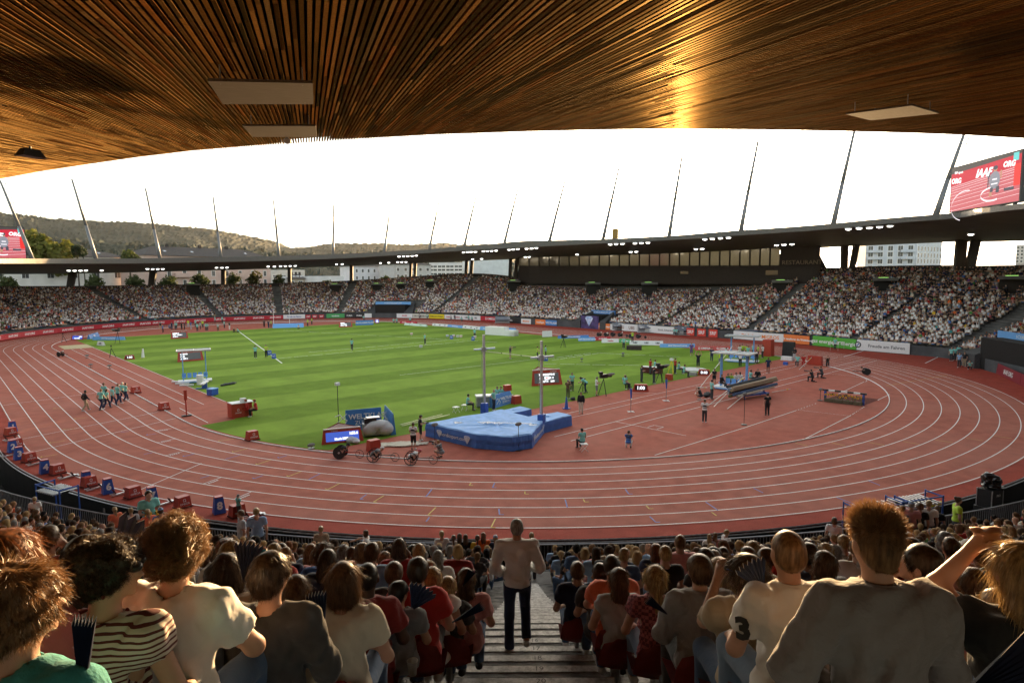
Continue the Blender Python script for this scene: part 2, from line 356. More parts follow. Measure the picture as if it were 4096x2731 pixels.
gl((-18.3, -30.9), (-8, -31.2), .06); gl((-8, -31.2), (0.4, -31.2), .06); dash((0.4, -31.2), (5, -31.1), 8, .4, .06); gl((10.6, -30.7), (19.4, -29.9), .06)
gl((-8.0, -35.5), (1.7, -34.9), .06); dash((1.7, -34.9), (6.3, -34.4), 8, .4, .06); gl((9.9, -34.2), (13.6, -34.0), .06); gl((1, -31.2), (1.6, -34.9), .03)
arc = [(19.4+3.2*sin(t)-.0, -27.2-3.2*cos(t)+.4) for t in [i*pi/14 for i in range(0, 12)]]
for a, c in zip(arc, arc[1:]): gl(a, c, .05)
gl((-5.2, -19.3), (-2.4, -17.2), .04); gl((-2.4, -17.2), (-1, -18.9), .04)
tag(fl.build('infield_lines'), kind='structure')
b = MB(); b.poly([(-35.3, 67.7, .012), (-31.3, 67.7, .012), (-31.3, 74.7, .012), (-35.3, 74.7, .012)], mat('sand', (.50, .42, .24), .95, .15, scale=3, bump=.5))
tag(b.build('sand_pit'), kind='structure')
# water jump pit: recessed dark slope
b = MB(); b.poly([(6.7, -34.2, .010), (10.4, -34.2, .010), (10.4, -30.9, .010), (6.7, -30.9, .010)], mat('water_jump_mat', (.12, .035, .028), .9, .3, spec=.1))
tag(b.build('water_jump_pit'), kind='structure')
# ============ ring of the bowl
def ring_pts():
 P = []
 for i in range(0, 60): P.append((-47.7, LS-LS*i/60))
 for i in range(0, 91):
  a = pi+pi*i/90; g_ = math.degrees(a); r = 47.7+3.6*min(1, max(0, (g_-284)/17))+4.2*math.exp(-((g_-326)/7.5)**2)
  P.append((r*cos(a), r*sin(a)))
 for i in range(1, 60): P.append((51.3, LS*i/60))
 for i in range(0, 91):
  a = pi*i/90; r = 51.3-3.6*min(1, i/50)
  P.append((r*cos(a), LS+r*sin(a)))
 return [Vector(p) for p in P]
RING = ring_pts(); NR = len(RING)
NRM = []
for i in range(NR):
 d = RING[(i+1) % NR]-RING[i-1]; NRM.append(Vector((d.y, -d.x)).normalized())
def off(i, o): return RING[i % NR]+NRM[i % NR]*o
def ringhit(u, o, far_only=True):
 "farthest meeting of the sight line in column u with the ring moved outward by o; returns point and ring index"
 X, Y, Z = ray(u, 637); best = None
 for i in range(NR):
  a, b = off(i, o), off(i+1, o)
  d1, d2 = X*(a.y-CAMY)-Y*(a.x-CAMX), X*(b.y-CAMY)-Y*(b.x-CAMX)
  if d1*d2 <= 0 and d1 != d2:
   t = d1/(d1-d2); p = a+(b-a)*t; s = (p.x-CAMX)*X+(p.y-CAMY)*Y
   if s > 8 and (best is None or s > best[0]): best = (s, p, i+t)
 return (best[1], best[2]) if best else (Vector(FP(u, 637, 120)[:2]), 0)
def nearest_ring(x, y):
 return min(range(NR), key=lambda i: (RING[i].x-x)**2+(RING[i].y-y)**2)
ARC = [0.0]
for i in range(NR): ARC.append(ARC[-1]+(RING[(i+1) % NR]-RING[i]).length)
CROWDTOP = [(0, 655), (150, 656), (430, 652), (600, 650), (760, 646), (860, 640), (1000, 630), (1120, 622), (1195, 640), (1400, 646), (1600, 648), (1780, 636), (1870, 612), (1990, 608), (2352, 606)]
ROOF_IN = [(0, 594), (100, 594), (300, 594), (500, 590), (574, 590), (800, 583), (980, 573), (1080, 565), (1200, 553), (1378, 549.5), (1548, 541), (1701, 528), (1880, 516.5), (2006, 504), (2230, 482), (2352, 463)]
ROOF_IN_B = [(0, 606), (300, 606), (574, 601), (800, 594), (1080, 575), (1378, 560), (1548, 552), (1701, 541), (1880, 530), (2006, 518), (2230, 496), (2352, 478)]
ROOF_BK = [(0, 630), (154, 629), (300, 626), (574, 619), (800, 611), (1000, 603), (1180, 595), (1378, 592), (1548, 588), (1750, 578), (1880, 570), (2000, 563), (2230, 554), (2352, 551)]
I0 = nearest_ring(20, -48); I1 = NR+nearest_ring(-47.7, 40)     # bowl seen across the field, as ring indices
FARIDX = list(range(I0, I1+1))
DEP = 26.0
TUN = [(893, 5.5, 'left'), (1357, 3.4, 'mid'), (2320, 6.5, 'right')]
TUNS = []
for u, hw, nm_ in TUN:
 p, i = ringhit(u, .3); TUNS.append((ARC[int(i)]+(i-int(i))*(ARC[int(i)+1]-ARC[int(i)]), hw, nm_, p, i))
AIS = []
for u in (1962, 1717, 1509, 1290, 1130, 990, 775, 640, 500, 330, 160, 20, 2190):
 p, i = ringhit(u, .3); AIS.append(ARC[int(i)]+(i-int(i))*(ARC[int(i)+1]-ARC[int(i)]))
ztop = {}
for i in FARIDX:
 q = off(i, DEP); u = img_u(q.x, q.y); u = min(2352, max(0, u))
 ztop[i] = zfor(*(FP(u, 637, (q-Vector((CAMX, CAMY))).length)[:2]), tab(CROWDTOP, u))-1.15
zs = [ztop[i] for i in FARIDX]
for _ in range(12): zs = [zs[0]]+[(zs[k-1]+zs[k]+zs[k+1])/3 for k in range(1, len(zs)-1)]+[zs[-1]]
for i, z in zip(FARIDX, zs): ztop[i] = z
NROW = 31; PITCH = (DEP-.9)/NROW; Z0 = 1.25
def rowz(i, r): return Z0+(ztop[i]-Z0)*(r/NROW)**1.12
b = MB(); mt = mat('terrace_concrete', (.11, .105, .10), .9, .3, scale=.6); NF = len(FARIDX); P = []
for i in FARIDX:
 for r in range(NROW+1):
  a = off(i, .9+r*PITCH); c = off(i, .9+(r+1)*PITCH); z = rowz(i, r); P += [(a.x, a.y, z), (c.x, c.y, z)]
F = []; w_ = 2*(NROW+1)
for a in range(NF-1):
 for r in range(w_-1): F.append((a*w_+r, a*w_+r+1, (a+1)*w_+r+1, (a+1)*w_+r)[::-1])
b.poly(P, mt, F); tag(b.build('far_terrace'), kind='structure')
b = MB(); P = []
for i in FARIDX:
 for q in ((RING[i % NR].normalized()*45.5 if RING[i % NR].y < 0 else off(i, -5)), off(i, .5)): P.append((q.x, q.y, -.016))
b.poly(P, M_runoff, [(2*a, 2*a+2, 2*a+3, 2*a+1)[::-1] for a in range(NF-1)]); tag(b.build('track_apron'), kind='structure')
# front wall of the bowl
b = MB(); mw = mat('front_wall_grey', (.07, .072, .076), .8, .2, scale=.7); P = []; F = []
for i in FARIDX:
 for o_, z in ((.35, -.05), (.35, 1.3), (.6, 1.3), (.6, 0)): q = off(i, o_); P.append((q.x, q.y, z))
for a in range(NF-1):
 for r in range(3): F.append((a*4+r, a*4+r+1, (a+1)*4+r+1, (a+1)*4+r)[::-1])
b.poly(P, mw, F); tag(b.build('bowl_front_wall', None), kind='structure')
b = MB(); mback = mat('bowl_back_wall', (.035, .032, .03), .8, .3); P = []; F = []
for i in FARIDX:
 q = off(i, DEP+.9); ht = ztop[i]+(5.5 if 1192 < img_u(q.x, q.y) < 1872 else 1.0); P += [(q.x, q.y, -4), (q.x, q.y, ht)]; q = off(i, DEP+1.2); P += [(q.x, q.y, ht), (q.x, q.y, -4)]  # extra height behind the restaurant added to block the low sun
for a in range(NF-1):
 for r in range(3): F.append((a*4+r, a*4+r+1, (a+1)*4+r+1, (a+1)*4+r)[::-1])
b.poly(P, mback, F); tag(b.build('bowl_back_wall'), kind='structure')
# ------------ far roof
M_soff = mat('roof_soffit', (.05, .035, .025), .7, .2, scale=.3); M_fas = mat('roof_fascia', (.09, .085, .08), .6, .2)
RIN, RBK = -1.0, 30.0
rf = {}
ridx = list(range(I0-4, I1+4))
zz = []
for i in ridx:
 out_ = []
 for o_, T in ((RIN, ROOF_IN), (RIN+.3, ROOF_IN_B), (RBK, ROOF_BK)):
  q = off(i, o_); d = (q-Vector((CAMX, CAMY))).length; u = min(2352, max(0, img_u(q.x, q.y)))
  out_.append(zfor(*(FP(u, 637, d)[:2]), tab(T, u)))
 zz.append(out_)
zz = np.array(zz)
for _ in range(10): zz[1:-1] = (zz[:-2]+zz[1:-1]+zz[2:])/3
for i, z in zip(ridx, zz): rf[i] = z
b = MB(); P = []; F = []; FM = []
for i in ridx:
 zi, zb, zk = rf[i]; a, a2, c = off(i, RIN), off(i, RIN+.3), off(i, RBK)
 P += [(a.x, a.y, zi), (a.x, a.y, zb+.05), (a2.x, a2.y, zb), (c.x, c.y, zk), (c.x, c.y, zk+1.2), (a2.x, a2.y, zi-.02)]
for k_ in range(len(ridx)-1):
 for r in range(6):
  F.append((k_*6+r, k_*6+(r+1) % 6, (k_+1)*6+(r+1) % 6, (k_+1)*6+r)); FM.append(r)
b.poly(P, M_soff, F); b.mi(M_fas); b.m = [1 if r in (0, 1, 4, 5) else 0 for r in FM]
rr = b.build('stadium_roof'); tag(rr, 'dark flat ring roof on slanted posts over the stands across the field', 'roof')
def roofpt(u, v):
 "point of the soffit seen at u, v"
 pi_, i1 = ringhit(u, RIN+.35); pb_, i2 = ringhit(u, RBK-.2)
 zi = rf[min(max(int(i1), ridx[0]), ridx[-1])] if int(i1) in rf else rf[int(i1)+NR]
 zk = rf[int(i2)] if int(i2) in rf else rf[int(i2)+NR]
 a = Vector((pi_.x, pi_.y, zi[1])); c = Vector((pb_.x, pb_.y, zk[2])); lo, hi = 0.0, 1.0
 for _ in range(24):
  m = (lo+hi)/2
  if proj(a.lerp(c, m))[1] < v: lo = m
  else: hi = m
 return a.lerp(c, (lo+hi)/2)
M_lamp = mat('lamp_glow', (1, .97, .9), .4, 0, emit=16)
lamp_px = []
for L_, ox, oy, s_ in (([(620, 848), (673, 848), (725, 848), (775, 847), (915, 847), (1325, 833), (1372, 835), (1417, 835), (1463, 834), (1945, 823), (1993, 823), (2038, 822)], 0, 700, .4464),
  ([(125, 610), (167, 610), (208, 608), (240, 607), (273, 606), (307, 605), (585, 595), (622, 594), (880, 586), (935, 584), (995, 580), (1022, 580), (1050, 580), (1005, 542), (1035, 541), (1063, 540), (1093, 538), (1120, 536), (1437, 514), (1465, 512), (1490, 510), (1517, 510), (1570, 506), (1597, 505), (1625, 504), (1655, 502), (1742, 496), (1770, 494), (1800, 492), (1860, 489), (1893, 487), (1925, 484), (1498, 561), (1558, 558), (1850, 546), (1876, 545), (2197, 528)], 1000, 700, .5952),
  ([(537, 604), (590, 601), (645, 597), (758, 591), (815, 588), (873, 584), (1380, 551), (1447, 547), (1518, 544), (1590, 539), (2020, 618), (2085, 615), (2157, 609), (720, 680), (770, 678), (1302, 654), (1358, 651)], 2200, 700, .4464),
  ([(503, 714), (577, 709), (648, 706), (718, 700), (790, 693), (1353, 752), (62, 826), (117, 823)], 3096, 500, .574)):
 lamp_px += [((ox+a*s_)/K, (oy+c*s_)/K) for a, c in L_]
lm = None; LC = {}
ordn = ['first', 'second', 'third', 'fourth', 'fifth', 'sixth', 'seventh', 'eighth', 'ninth', 'tenth', 'eleventh', 'twelfth', 'thirteenth', 'fourteenth', 'fifteenth', 'sixteenth', 'seventeenth', 'eighteenth', 'nineteenth', 'twentieth']
ordn += ['twenty-'+x for x in ordn[:9]]+['thirtieth']+['thirty-'+x for x in ordn[:9]]+['fortieth']+['forty-'+x for x in ordn[:9]]+['fiftieth']+['fifty-'+x for x in ordn[:9]]+['sixtieth']+['sixty-'+x for x in ordn[:9]]
ONUM = lambda k: ordn[k-1]
for u, v in lamp_px:
 p = roofpt(u, v); far_row = v > tab(ROOF_IN_B, u)+14
 if lm is None:
  q = MB(); q.ell((0, 0, -.12), (.36, .36, .12), M_lamp, 12, 6); lens_me = q.mesh('lens', True)
  q = MB(); q.tube((0, 0, -.1), (0, 0, .12), .5, M_grey, 14); hous_me = q.mesh('housing'); lm = 1
 e = empty('floodlight', p-Vector((0, 0, .12)))
 side = 'left' if u < 800 else ('middle' if u < 1500 else 'right')
 LC[far_row] = LC.get(far_row, 0)+1
 tag(e, 'lit round floodlight, %s from the left in the %s row under the far roof' % (ONUM(sum((b_ > tab(ROOF_IN_B, a_)+14) == far_row and a_ <= u for a_, b_ in lamp_px)), 'outer' if far_row else 'inner'), 'floodlight', 'lit floodlights under the far roof')
 link(bpy.data.objects.new('lens', lens_me), e); link(bpy.data.objects.new('housing', hous_me), e)
# light masts standing on the roof
MASTS = [(75, 592, 0, 415), (221, 592, 165, 412), (368, 592, 334, 433), (508, 590, 489, 450), (641, 588, 628, 460), (765, 585, 766, 470), (882, 580, 897, 470), (985, 573, 1010, 455), (1064, 570, 1096, 440), (1156, 563, 1192, 425), (1260, 556, 1300, 407), (1384, 549, 1423, 380), (1536, 541, 1567, 357), (1701, 527, 1741, 325), (1913, 513, 1965, 290), (2148, 491, 2217, 300)]
M_mast = mat('mast_steel', (.16, .165, .175), .45, .1, metal=.3)
for k_, (u, v, u2, v2) in enumerate(MASTS):
 p, i = ringhit(u, 2.5); d = (p-Vector((CAMX, CAMY))).length; base = FP(u, v+3, d); top = FP(u2, v2, d+3.0)
 e = empty('light_mast', base); e['label'] = 'slanted steel light mast on the far roof, %s from the left' % ordn[k_]; e['category'] = 'mast'; e['group'] = 'light masts on the far roof'
 q = MB(); t = top-base; mid = t*.42
 q.tube((0, 0, -.3), mid, .42, M_mast, 8, .30); q.build('lower_tube', e, True)
 q = MB(); q.tube(mid, t, .30, M_mast, 8, .17); q.build('upper_tube', e, True)
 q = MB()
 dv = t.normalized(); sdv = Vector((_cy, -_sy, 0))
 for h in (.72, .78, .84, .9, .96): q.tube(t*h, t*h+sdv*.9*(.5+.5*random.random()), .035, M_mast, 5); q.box(t*h+sdv*.8, (.2, .2, .16), M_black)
 q.build('lamp_bracket', e)
# posts carrying the roof behind the crowd
M_post = mat('post_corten', (.035, .026, .022), .7, .25)
for k_, (u, v0, v1, wd, lean) in enumerate([(158, 662, 625, 1.5, 10), (345, 660, 622, 1.5, 8), (513, 655, 615, 1.2, 0), (665, 652, 612, 1.0, 0), (807, 648, 606, 1.0, 0), (942, 643, 600, .8, 2), (952, 643, 600, .8, 3), (1070, 640, 594, 1.0, 2), (1080, 640, 594, 1.0, 5), (1171, 632, 594, 1.0, 2), (1183, 632, 594, 1.0, 5), (1939, 615, 566, 1.2, 1), (1955, 615, 566, 1.0, 12), (2203, 612, 553, 1.6, 6), (2226, 612, 553, 1.3, 16)]):
 p, i = ringhit(u, DEP+.4); d = (p-Vector((CAMX, CAMY))).length; a = FP(u, v0, d); c = FP(u+lean, v1-4, d)
 q = MB(); s_ = Vector((_cy, -_sy, 0))*wd/2; f_ = Vector((_sy, _cy, 0))*.35; w2 = 1.25 if k_ < 2 else 1.0
 a.z -= 1.2
 q.poly([a-s_-f_, a+s_-f_, a+s_+f_, a-s_+f_, c-s_*w2-f_, c+s_*w2-f_, c+s_*w2+f_, c-s_*w2+f_], M_post, [(3, 2, 1, 0), (4, 5, 6, 7), (0, 1, 5, 4), (1, 2, 6, 5), (2, 3, 7, 6), (3, 0, 4, 7)])
 tag(q.build('roof_post'), 'dark slanted steel post holding the far roof behind the crowd, %s from the left' % ordn[k_], 'post', 'posts under the far roof')
# ============ near stand (the one the camera stands in)
FW = Vector((sin(rad(42.5)), cos(rad(42.5)))); RT = Vector((cos(rad(42.5)), -sin(rad(42.5)))); AX = Vector((CAMX, CAMY))+RT*.28
def nz(o): return -1.71+.444*o+(.3 if o > 21.5 else 0)
def hw(d):
 k = (d-6.49)/.5
 return tab([(-14, 3.2), (0, 1.5), (1, 1.33), (2, 1.21), (3, 1.08), (8, .72), (12, .58), (16, .5), (30, .48)], k)
def polar(th, r): return Vector((r*cos(th), r*sin(th)))
def aisle_theta(r, side):
 d = 72.8-r
 for _ in range(4):
  p = AX+FW*d+RT*side*(hw(d)+.03+.40*min(1, 8/max(d, 1))); d += p.length-r
 return math.atan2(p.y, p.x) % (2*pi)
ROWP = .86; O0 = 4.7; NJ = 30
b = MB(); mseat = mat('stand_step_concrete', (.13, .125, .12), .85, .35, scale=2.2, bump=.3)
TH0, TH1 = pi, rad(286)
def strip(pts0, pts1, z):
 n_ = len(pts0); return
for j in range(-1, NJ):
 o0, o1 = (3.25, O0) if j < 0 else (O0+ROWP*j, O0+ROWP*(j+1)); z = .35 if j < 0 else nz((o0+o1)/2); zn = nz(o1+ROWP/2) if j < NJ-1 else z
 for side in (-1, 1):
  segs = []
  r0, r1 = 47.7+o0, 47.7+o1
  ta, tb = (aisle_theta(r0, side), aisle_theta(r1, side)) if j >= 0 else (rad(226.6),)*2
  A = []; B = []
  if side < 0:
   for y in (30, 20, 10, 0): A.append(Vector((-r0, y))); B.append(Vector((-r1, y)))
   for i in range(1, 41): t = i/40; A.append(polar(TH0+(ta-TH0)*t, r0)); B.append(polar(TH0+(tb-TH0)*t, r1))
  else:
   for i in range(41): t = i/40; A.append(polar(ta+(TH1-ta)*t, r0)); B.append(polar(tb+(TH1-tb)*t, r1))
  m_ = len(A); P = [(p.x, p.y, z) for p in A]+[(p.x, p.y, z) for p in B]+[(p.x, p.y, zn) for p in B]
  F = [(i, m_+i, m_+i+1, i+1)[::-1] for i in range(m_-1)]+[(m_+i, 2*m_+i, 2*m_+i+1, m_+i+1)[::-1] for i in range(m_-1)]
  F = [f[::-1] for f in F]
  e = 0 if side > 0 else m_-1
  b.poly(P, mseat, F)
  if j >= 0: b.poly([(A[e].x, A[e].y, z), (B[e].x, B[e].y, z), (B[e].x, B[e].y, z-.8), (A[e].x, A[e].y, z-.8)], mseat)
tag(b.build('near_terrace'), kind='structure')
# stairs: each step a part, worn white edge strip on each
st = empty('stairway', (AX.x, AX.y, 0), -rad(42.5)); tag(st, 'long concrete aisle stairs with worn white edge strips running down through the seated crowd', 'stairs')
def step_mat():
 m = mat('worn_concrete', (.13, .127, .12), .8, .6, scale=3.5, bump=.5, bscale=45)
 return m
def strip_mat():
 m = bpy.data.materials.new('worn_white_strip'); m.use_nodes = True; n = m.node_tree; p = n.nodes['Principled BSDF']; p.inputs['Roughness'].default_value = .6
 tc = n.nodes.new('ShaderNodeTexCoord'); a = n.nodes.new('ShaderNodeTexNoise'); a.inputs['Scale'].default_value = 9; a.inputs['Detail'].default_value = 8; a.inputs['Roughness'].default_value = .75
 n.links.new(tc.outputs['Object'], a.inputs['Vector']); mr = n.nodes.new('ShaderNodeMapRange'); mr.inputs[1].default_value = .42; mr.inputs[2].default_value = .62; n.links.new(a.outputs[0], mr.inputs[0])
 mx = n.nodes.new('ShaderNodeMix'); mx.data_type = 'RGBA'; mx.inputs[6].default_value = (.58, .57, .55, 1); mx.inputs[7].default_value = (.26, .25, .235, 1)
 n.links.new(mr.outputs[0], mx.inputs[0]); n.links.new(mx.outputs[2], p.inputs['Base Color']); return m
ms_, mp_ = step_mat(), strip_mat(); M_num = mat('row_number_paint', (.12, .12, .12), .8, .1)
for k in range(-12, 29):
 d = 6.49+.5*k; z = min(6.46-.189*k, 9.43-.444*d+.10); h_ = hw(d)+.03
 if d > 20.3: break
 q = MB(); q.box((0, d, z-.5), (2*h_+.9, .5, 1.0), ms_); s_ = q.build('step', st)
 q = MB(); ww = hw(d)*2*.97; q.box((0, d-.02+.19, z+.003), (ww, .11, .008), mp_); q.build('edge_strip', s_)
 if k in (-1, 0, 1, 2, 3):
  for xx in (-ww/2+.12, -.02): text(str(19-k-(0 if k < 1 else 0)), .11, M_num, s_, Matrix.Translation((xx, d+.17, z+.009)), .0005, name='row_number')
# railing at the foot of the stand
M_rail = mat('galvanised_rail', (.22, .22, .23), .4, .15, metal=.6)
rl = empty('front_railing', (0, 0, 0)); tag(rl, 'grey steel railing with upright bars in front of the nearest seats, above the moat', 'railing')
q = MB(); pr = None; RR = 51.25
ths = [pi+i*(rad(286)-pi)/110 for i in range(111)]; pts = [Vector((-RR, y, 0)) for y in range(28, 0, -4)]+[Vector((*polar(t, RR), 0)) for t in ths]
for a, c in zip(pts, pts[1:]): q.tube(a+Vector((0, 0, 1.42)), c+Vector((0, 0, 1.42)), .035, M_rail, 5); q.tube(a+Vector((0, 0, .45)), c+Vector((0, 0, .45)), .02, M_rail, 4)
q.build('top_rail', rl)
q = MB()
for t in np.arange(pi, rad(284), .125/RR): p = polar(t, RR); q.box((p.x, p.y, .93), (.018, .018, .95), M_rail, rz=t)
o_ = q.build('bar', rl); o_['kind'] = 'stuff'
# moat
b = MB(); mm = mat('moat_floor', (.03, .028, .026), .8, .3)
A = [Vector((-47.66, y)) for y in (30, 15)]+[polar(pi+i*(TH1-pi)/60, 47.66) for i in range(61)]; B = [Vector((-50.95, y)) for y in (30, 15)]+[polar(pi+i*(TH1-pi)/60, 50.95) for i in range(61)]
n = len(A); b.poly([(p.x, p.y, -2.2) for p in A]+[(p.x, p.y, -2.2) for p in B]+[(p.x, p.y, .35) for p in B], mm, [(i, n+i, n+i+1, i+1)[::-1] for i in range(n-1)]+[(n+i, 2*n+i, 2*n+i+1, n+i+1)[::-1] for i in range(n-1)])
tag(b.build('moat'), kind='structure')
b = MB(); M_edge = mat('moat_edge_metal', (.5, .5, .5), .4, .2, metal=.4)
for r_, z_, w_ in ((47.58, .015, .03), (47.68, -.06, .035)):
 for i in range(90):
  a, c = polar(pi+i*(TH1-pi)/90, r_), polar(pi+(i+1)*(TH1-pi)/90, r_); b.tube((a.x, a.y, z_), (c.x, c.y, z_), w_, M_edge, 4, cap=False)
tag(b.build('moat_edge_rail'), 'pale metal double edge rail along the rim of the dark moat', 'rail')
for th in (201, 213.5, 220, 229, 231.5, 237, 243, 249, 256):
 q = MB(); p = polar(rad(th), 47.74); q.box((p.x, p.y, -.42), (.02, .14, .2), mat('notice_plate', (.45, .42, .40), .6, .2), rz=rad(th))
 tag(q.build('notice_plate'), 'small pale notice plate on the dark moat wall, %s from the left' % ordn[(201, 213.5, 220, 229, 231.5, 237, 243, 249, 256).index(th)], 'notice', 'notice plates on the moat wall')
# ------------ slatted timber ceiling over the camera
SAZ = rad(24.926); SLP, TAU, H0 = .11149, .055, 2.4
SV = Vector((sin(SAZ), cos(SAZ))); TV = Vector((cos(SAZ), -sin(SAZ)))
def cz(x, y):
 p = Vector((x-CAMX, y-CAMY)); return CAMZ+H0+SLP*p.dot(SV)+TAU*p.dot(TV)
def CP(u, v, drop=0.0):
 X, Y, Z = ray(u, v); s = X*SV.x+Y*SV.y; t = X*TV.x+Y*TV.y; k = (H0-drop)/(Z-SLP*s-TAU*t)
 return Vector((CAMX+k*X, CAMY+k*Y, CAMZ+k*Z)), k
EDGE = [(0, 411), (100, 393), (200, 378), (320, 361), (440, 347), (560, 337.5), (725, 327), (860, 318), (1000, 310), (1200, 303), (1380, 298.5), (1500, 297), (1650, 297.5), (1800, 299), (1950, 302), (2100, 306), (2230, 311), (2352, 318)]
ep = []
for u, v in EDGE:
 p, k = CP(u, v); d = Vector((p.x-CAMX, p.y-CAMY)); ep.append((d.dot(TV), d.dot(SV)))
ep.sort(); ep = [(ep[0][0]-25, ep[0][1]-6)]+ep if False else ep
# carry the rim on beyond both sides of the frame
(t0, s0), (t1, s1) = ep[0], ep[1]; (t2, s2), (t3, s3) = ep[-2], ep[-1]
print('ceiling edge', [(round(a, 1), round(b, 1)) for a, b in ep])
def edge_s(t):
 if t < ep[0][0]: return ep[0][1]+(ep[0][0]-t)*max(.0, (s0-s1)/(t1-t0))*.8
 if t > ep[-1][0]: return ep[-1][1]+(t-ep[-1][0])*(s3-s2)/(t3-t2)
 return tab(ep, t)
M_slat = attr_mat('ceiling_timber', .9, grain=(30, 30, 30), spec=0)
n = M_slat.node_tree; gl_ = n.nodes.new('ShaderNodeBsdfGlossy'); gl_.inputs['Color'].default_value = (.9, .62, .28, 1); gl_.inputs['Roughness'].default_value = .34; ms_ = n.nodes.new('ShaderNodeMixShader'); ms_.inputs[0].default_value = .032
n.links.new(n.nodes['Principled BSDF'].outputs[0], ms_.inputs[1]); n.links.new(gl_.outputs[0], ms_.inputs[2]); n.links.new(ms_.outputs[0], n.nodes['Material Output'].inputs[0])
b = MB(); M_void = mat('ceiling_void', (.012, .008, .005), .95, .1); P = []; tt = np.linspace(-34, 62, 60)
for t in tt:
 for s in (-14, edge_s(t)-.12): q = Vector((CAMX, CAMY))+SV*s+TV*t; P.append((q.x, q.y, cz(q.x, q.y)+.17))
for t in tt:
 for s in (-14, edge_s(t)-.12): q = Vector((CAMX, CAMY))+SV*s+TV*t; P.append((q.x, q.y, cz(q.x, q.y)+1.1))
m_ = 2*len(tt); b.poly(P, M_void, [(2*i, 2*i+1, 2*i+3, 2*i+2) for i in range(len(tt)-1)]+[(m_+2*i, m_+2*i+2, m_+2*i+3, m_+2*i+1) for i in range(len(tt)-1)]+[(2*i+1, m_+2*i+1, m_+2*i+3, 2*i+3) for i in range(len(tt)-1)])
nr_ = empty('stand_roof_near', (CAMX, CAMY, 0)); tag(nr_, 'slatted timber ceiling of the stand roof overhead, glowing in the low sun', 'roof')
b.xform(Matrix.Translation((-CAMX, -CAMY, 0))); b.build('roof_deck', nr_)
def slat_geo(t, w=.058, h=.105, keep=None):
 "one line of planks butted end to end; returns verts, faces, tints"
 s1_ = edge_s(t)+random.uniform(-.03, .03); s = -13.0-random.random()*2; V = []; F = []; T = []
 sag = 0
 while s < s1_:
  e_ = min(s1_, s+random.choice((2.4, 3.0, 3.6, 4.8))*random.uniform(.8, 1.1)); dz = random.uniform(-.0012, .0012); dt = random.uniform(-.001, .001)
  if e_ > -3:
   base = random.choice(((.32, .135, .034), (.26, .115, .032), (.40, .18, .052), (.22, .10, .034), (.28, .14, .048), (.33, .115, .030), (.22, .12, .048)))
   f_ = random.uniform(.5, 1.35)*.50; tw = random.uniform(-.0028, .0028)
   n0 = len(V); ns = max(1, int((e_-s)/8))
   for ss in (s+.003, e_-.003):
    for a, c in ((-w/2, 0), (w/2, 0), (w/2, h), (-w/2, h)):
     p = Vector((CAMX, CAMY))+SV*ss+TV*(t+a+dt); V.append((p.x-CAMX, p.y-CAMY, cz(p.x, p.y)+c+dz+(tw if a > 0 else -tw))); T.append([x*f_ for x in base])
   F += [(n0, n0+1, n0+5, n0+4), (n0+1, n0+2, n0+6, n0+5), (n0+3, n0, n0+4, n0+7), (n0+4, n0+5, n0+6, n0+7), (n0+1, n0, n0+3, n0+2)]
  s = e_
 return V, F, T
tl = list(np.arange(-33, 61, .1)); tl.sort(key=lambda t: abs(t-2))
restV, restF, restT = [], [], []
for i, t in enumerate(tl):
 V, F, T = slat_geo(t)
 if not V: continue
 if i < 300:
  link(bpy.data.objects.new('slat', npmesh('slat', V, F, [M_slat], tint=T)), nr_)
 else:
  n0 = len(restV); restV += V; restF += [tuple(n0+k for k in f) for f in F]; restT += T
o_ = link(bpy.data.objects.new('slats', npmesh('slats', restV, restF, [M_slat], tint=restT)), nr_); o_['kind'] = 'stuff'
# flat panels hung under the ceiling
M_panel = mat('brushed_panel', (.14, .11, .09), .85, .15, scale=3, metal=0, spec=.05, stretch=(1, 14, 1))
for k_, (quad, lb) in enumerate([(((477, 187), (718, 192), (720, 240), (512, 240)), 'larger pale flat heater panel hung under the timber ceiling, left half'), (((557, 290), (725, 290), (728, 315), (580, 315)), 'smaller pale flat panel hung under the ceiling near its left rim'), (((1942, 263), (2095, 243), (2157, 261), (2000, 277)), 'blurred pale diamond shaped panel under the ceiling at the right')]):
 pp = [CP(u, v, .36)[0] for u, v in quad]; c = sum(pp, Vector())/4
 q = MB(); up = Vector((0, 0, .05)); q.poly([p-c for p in pp]+[p-c+up for p in pp], M_panel, [(3, 2, 1, 0), (4, 5, 6, 7), (0, 1, 5, 4), (1, 2, 6, 5), (2, 3, 7, 6), (3, 0, 4, 7)])
 e = q.build('ceiling_panel'); e.location = c; tag(e, lb, 'panel')
 q = MB()
 for p in pp: a = (p-c)*.8; q.tube(a, a+Vector((0, 0, .32)), .015, M_grey, 5)
 q.build('hanger', e)
p = CP(660, 324, .12)[0]; q = MB(); q.ell((0, 0, 0), (.14, .14, .12), M_white, 12, 8); q.tube((0, 0, .05), (0, 0, .2), .05, M_grey, 8); o_ = q.build('dome_camera', smooth=True); o_.location = p; tag(o_, 'small round dome camera under the rim of the timber ceiling', 'camera')
p = CP(70, 352, .25)[0]; q = MB(); q.box((0, 0, 0), (.9, .5, .3), M_black, rz=.5, taper=.6); q.tube((0, 0, .1), (0, 0, .3), .04, M_black); o_ = q.build('loudspeaker'); o_.location = p; tag(o_, 'black box loudspeaker hung under the ceiling at its far left', 'loudspeaker')
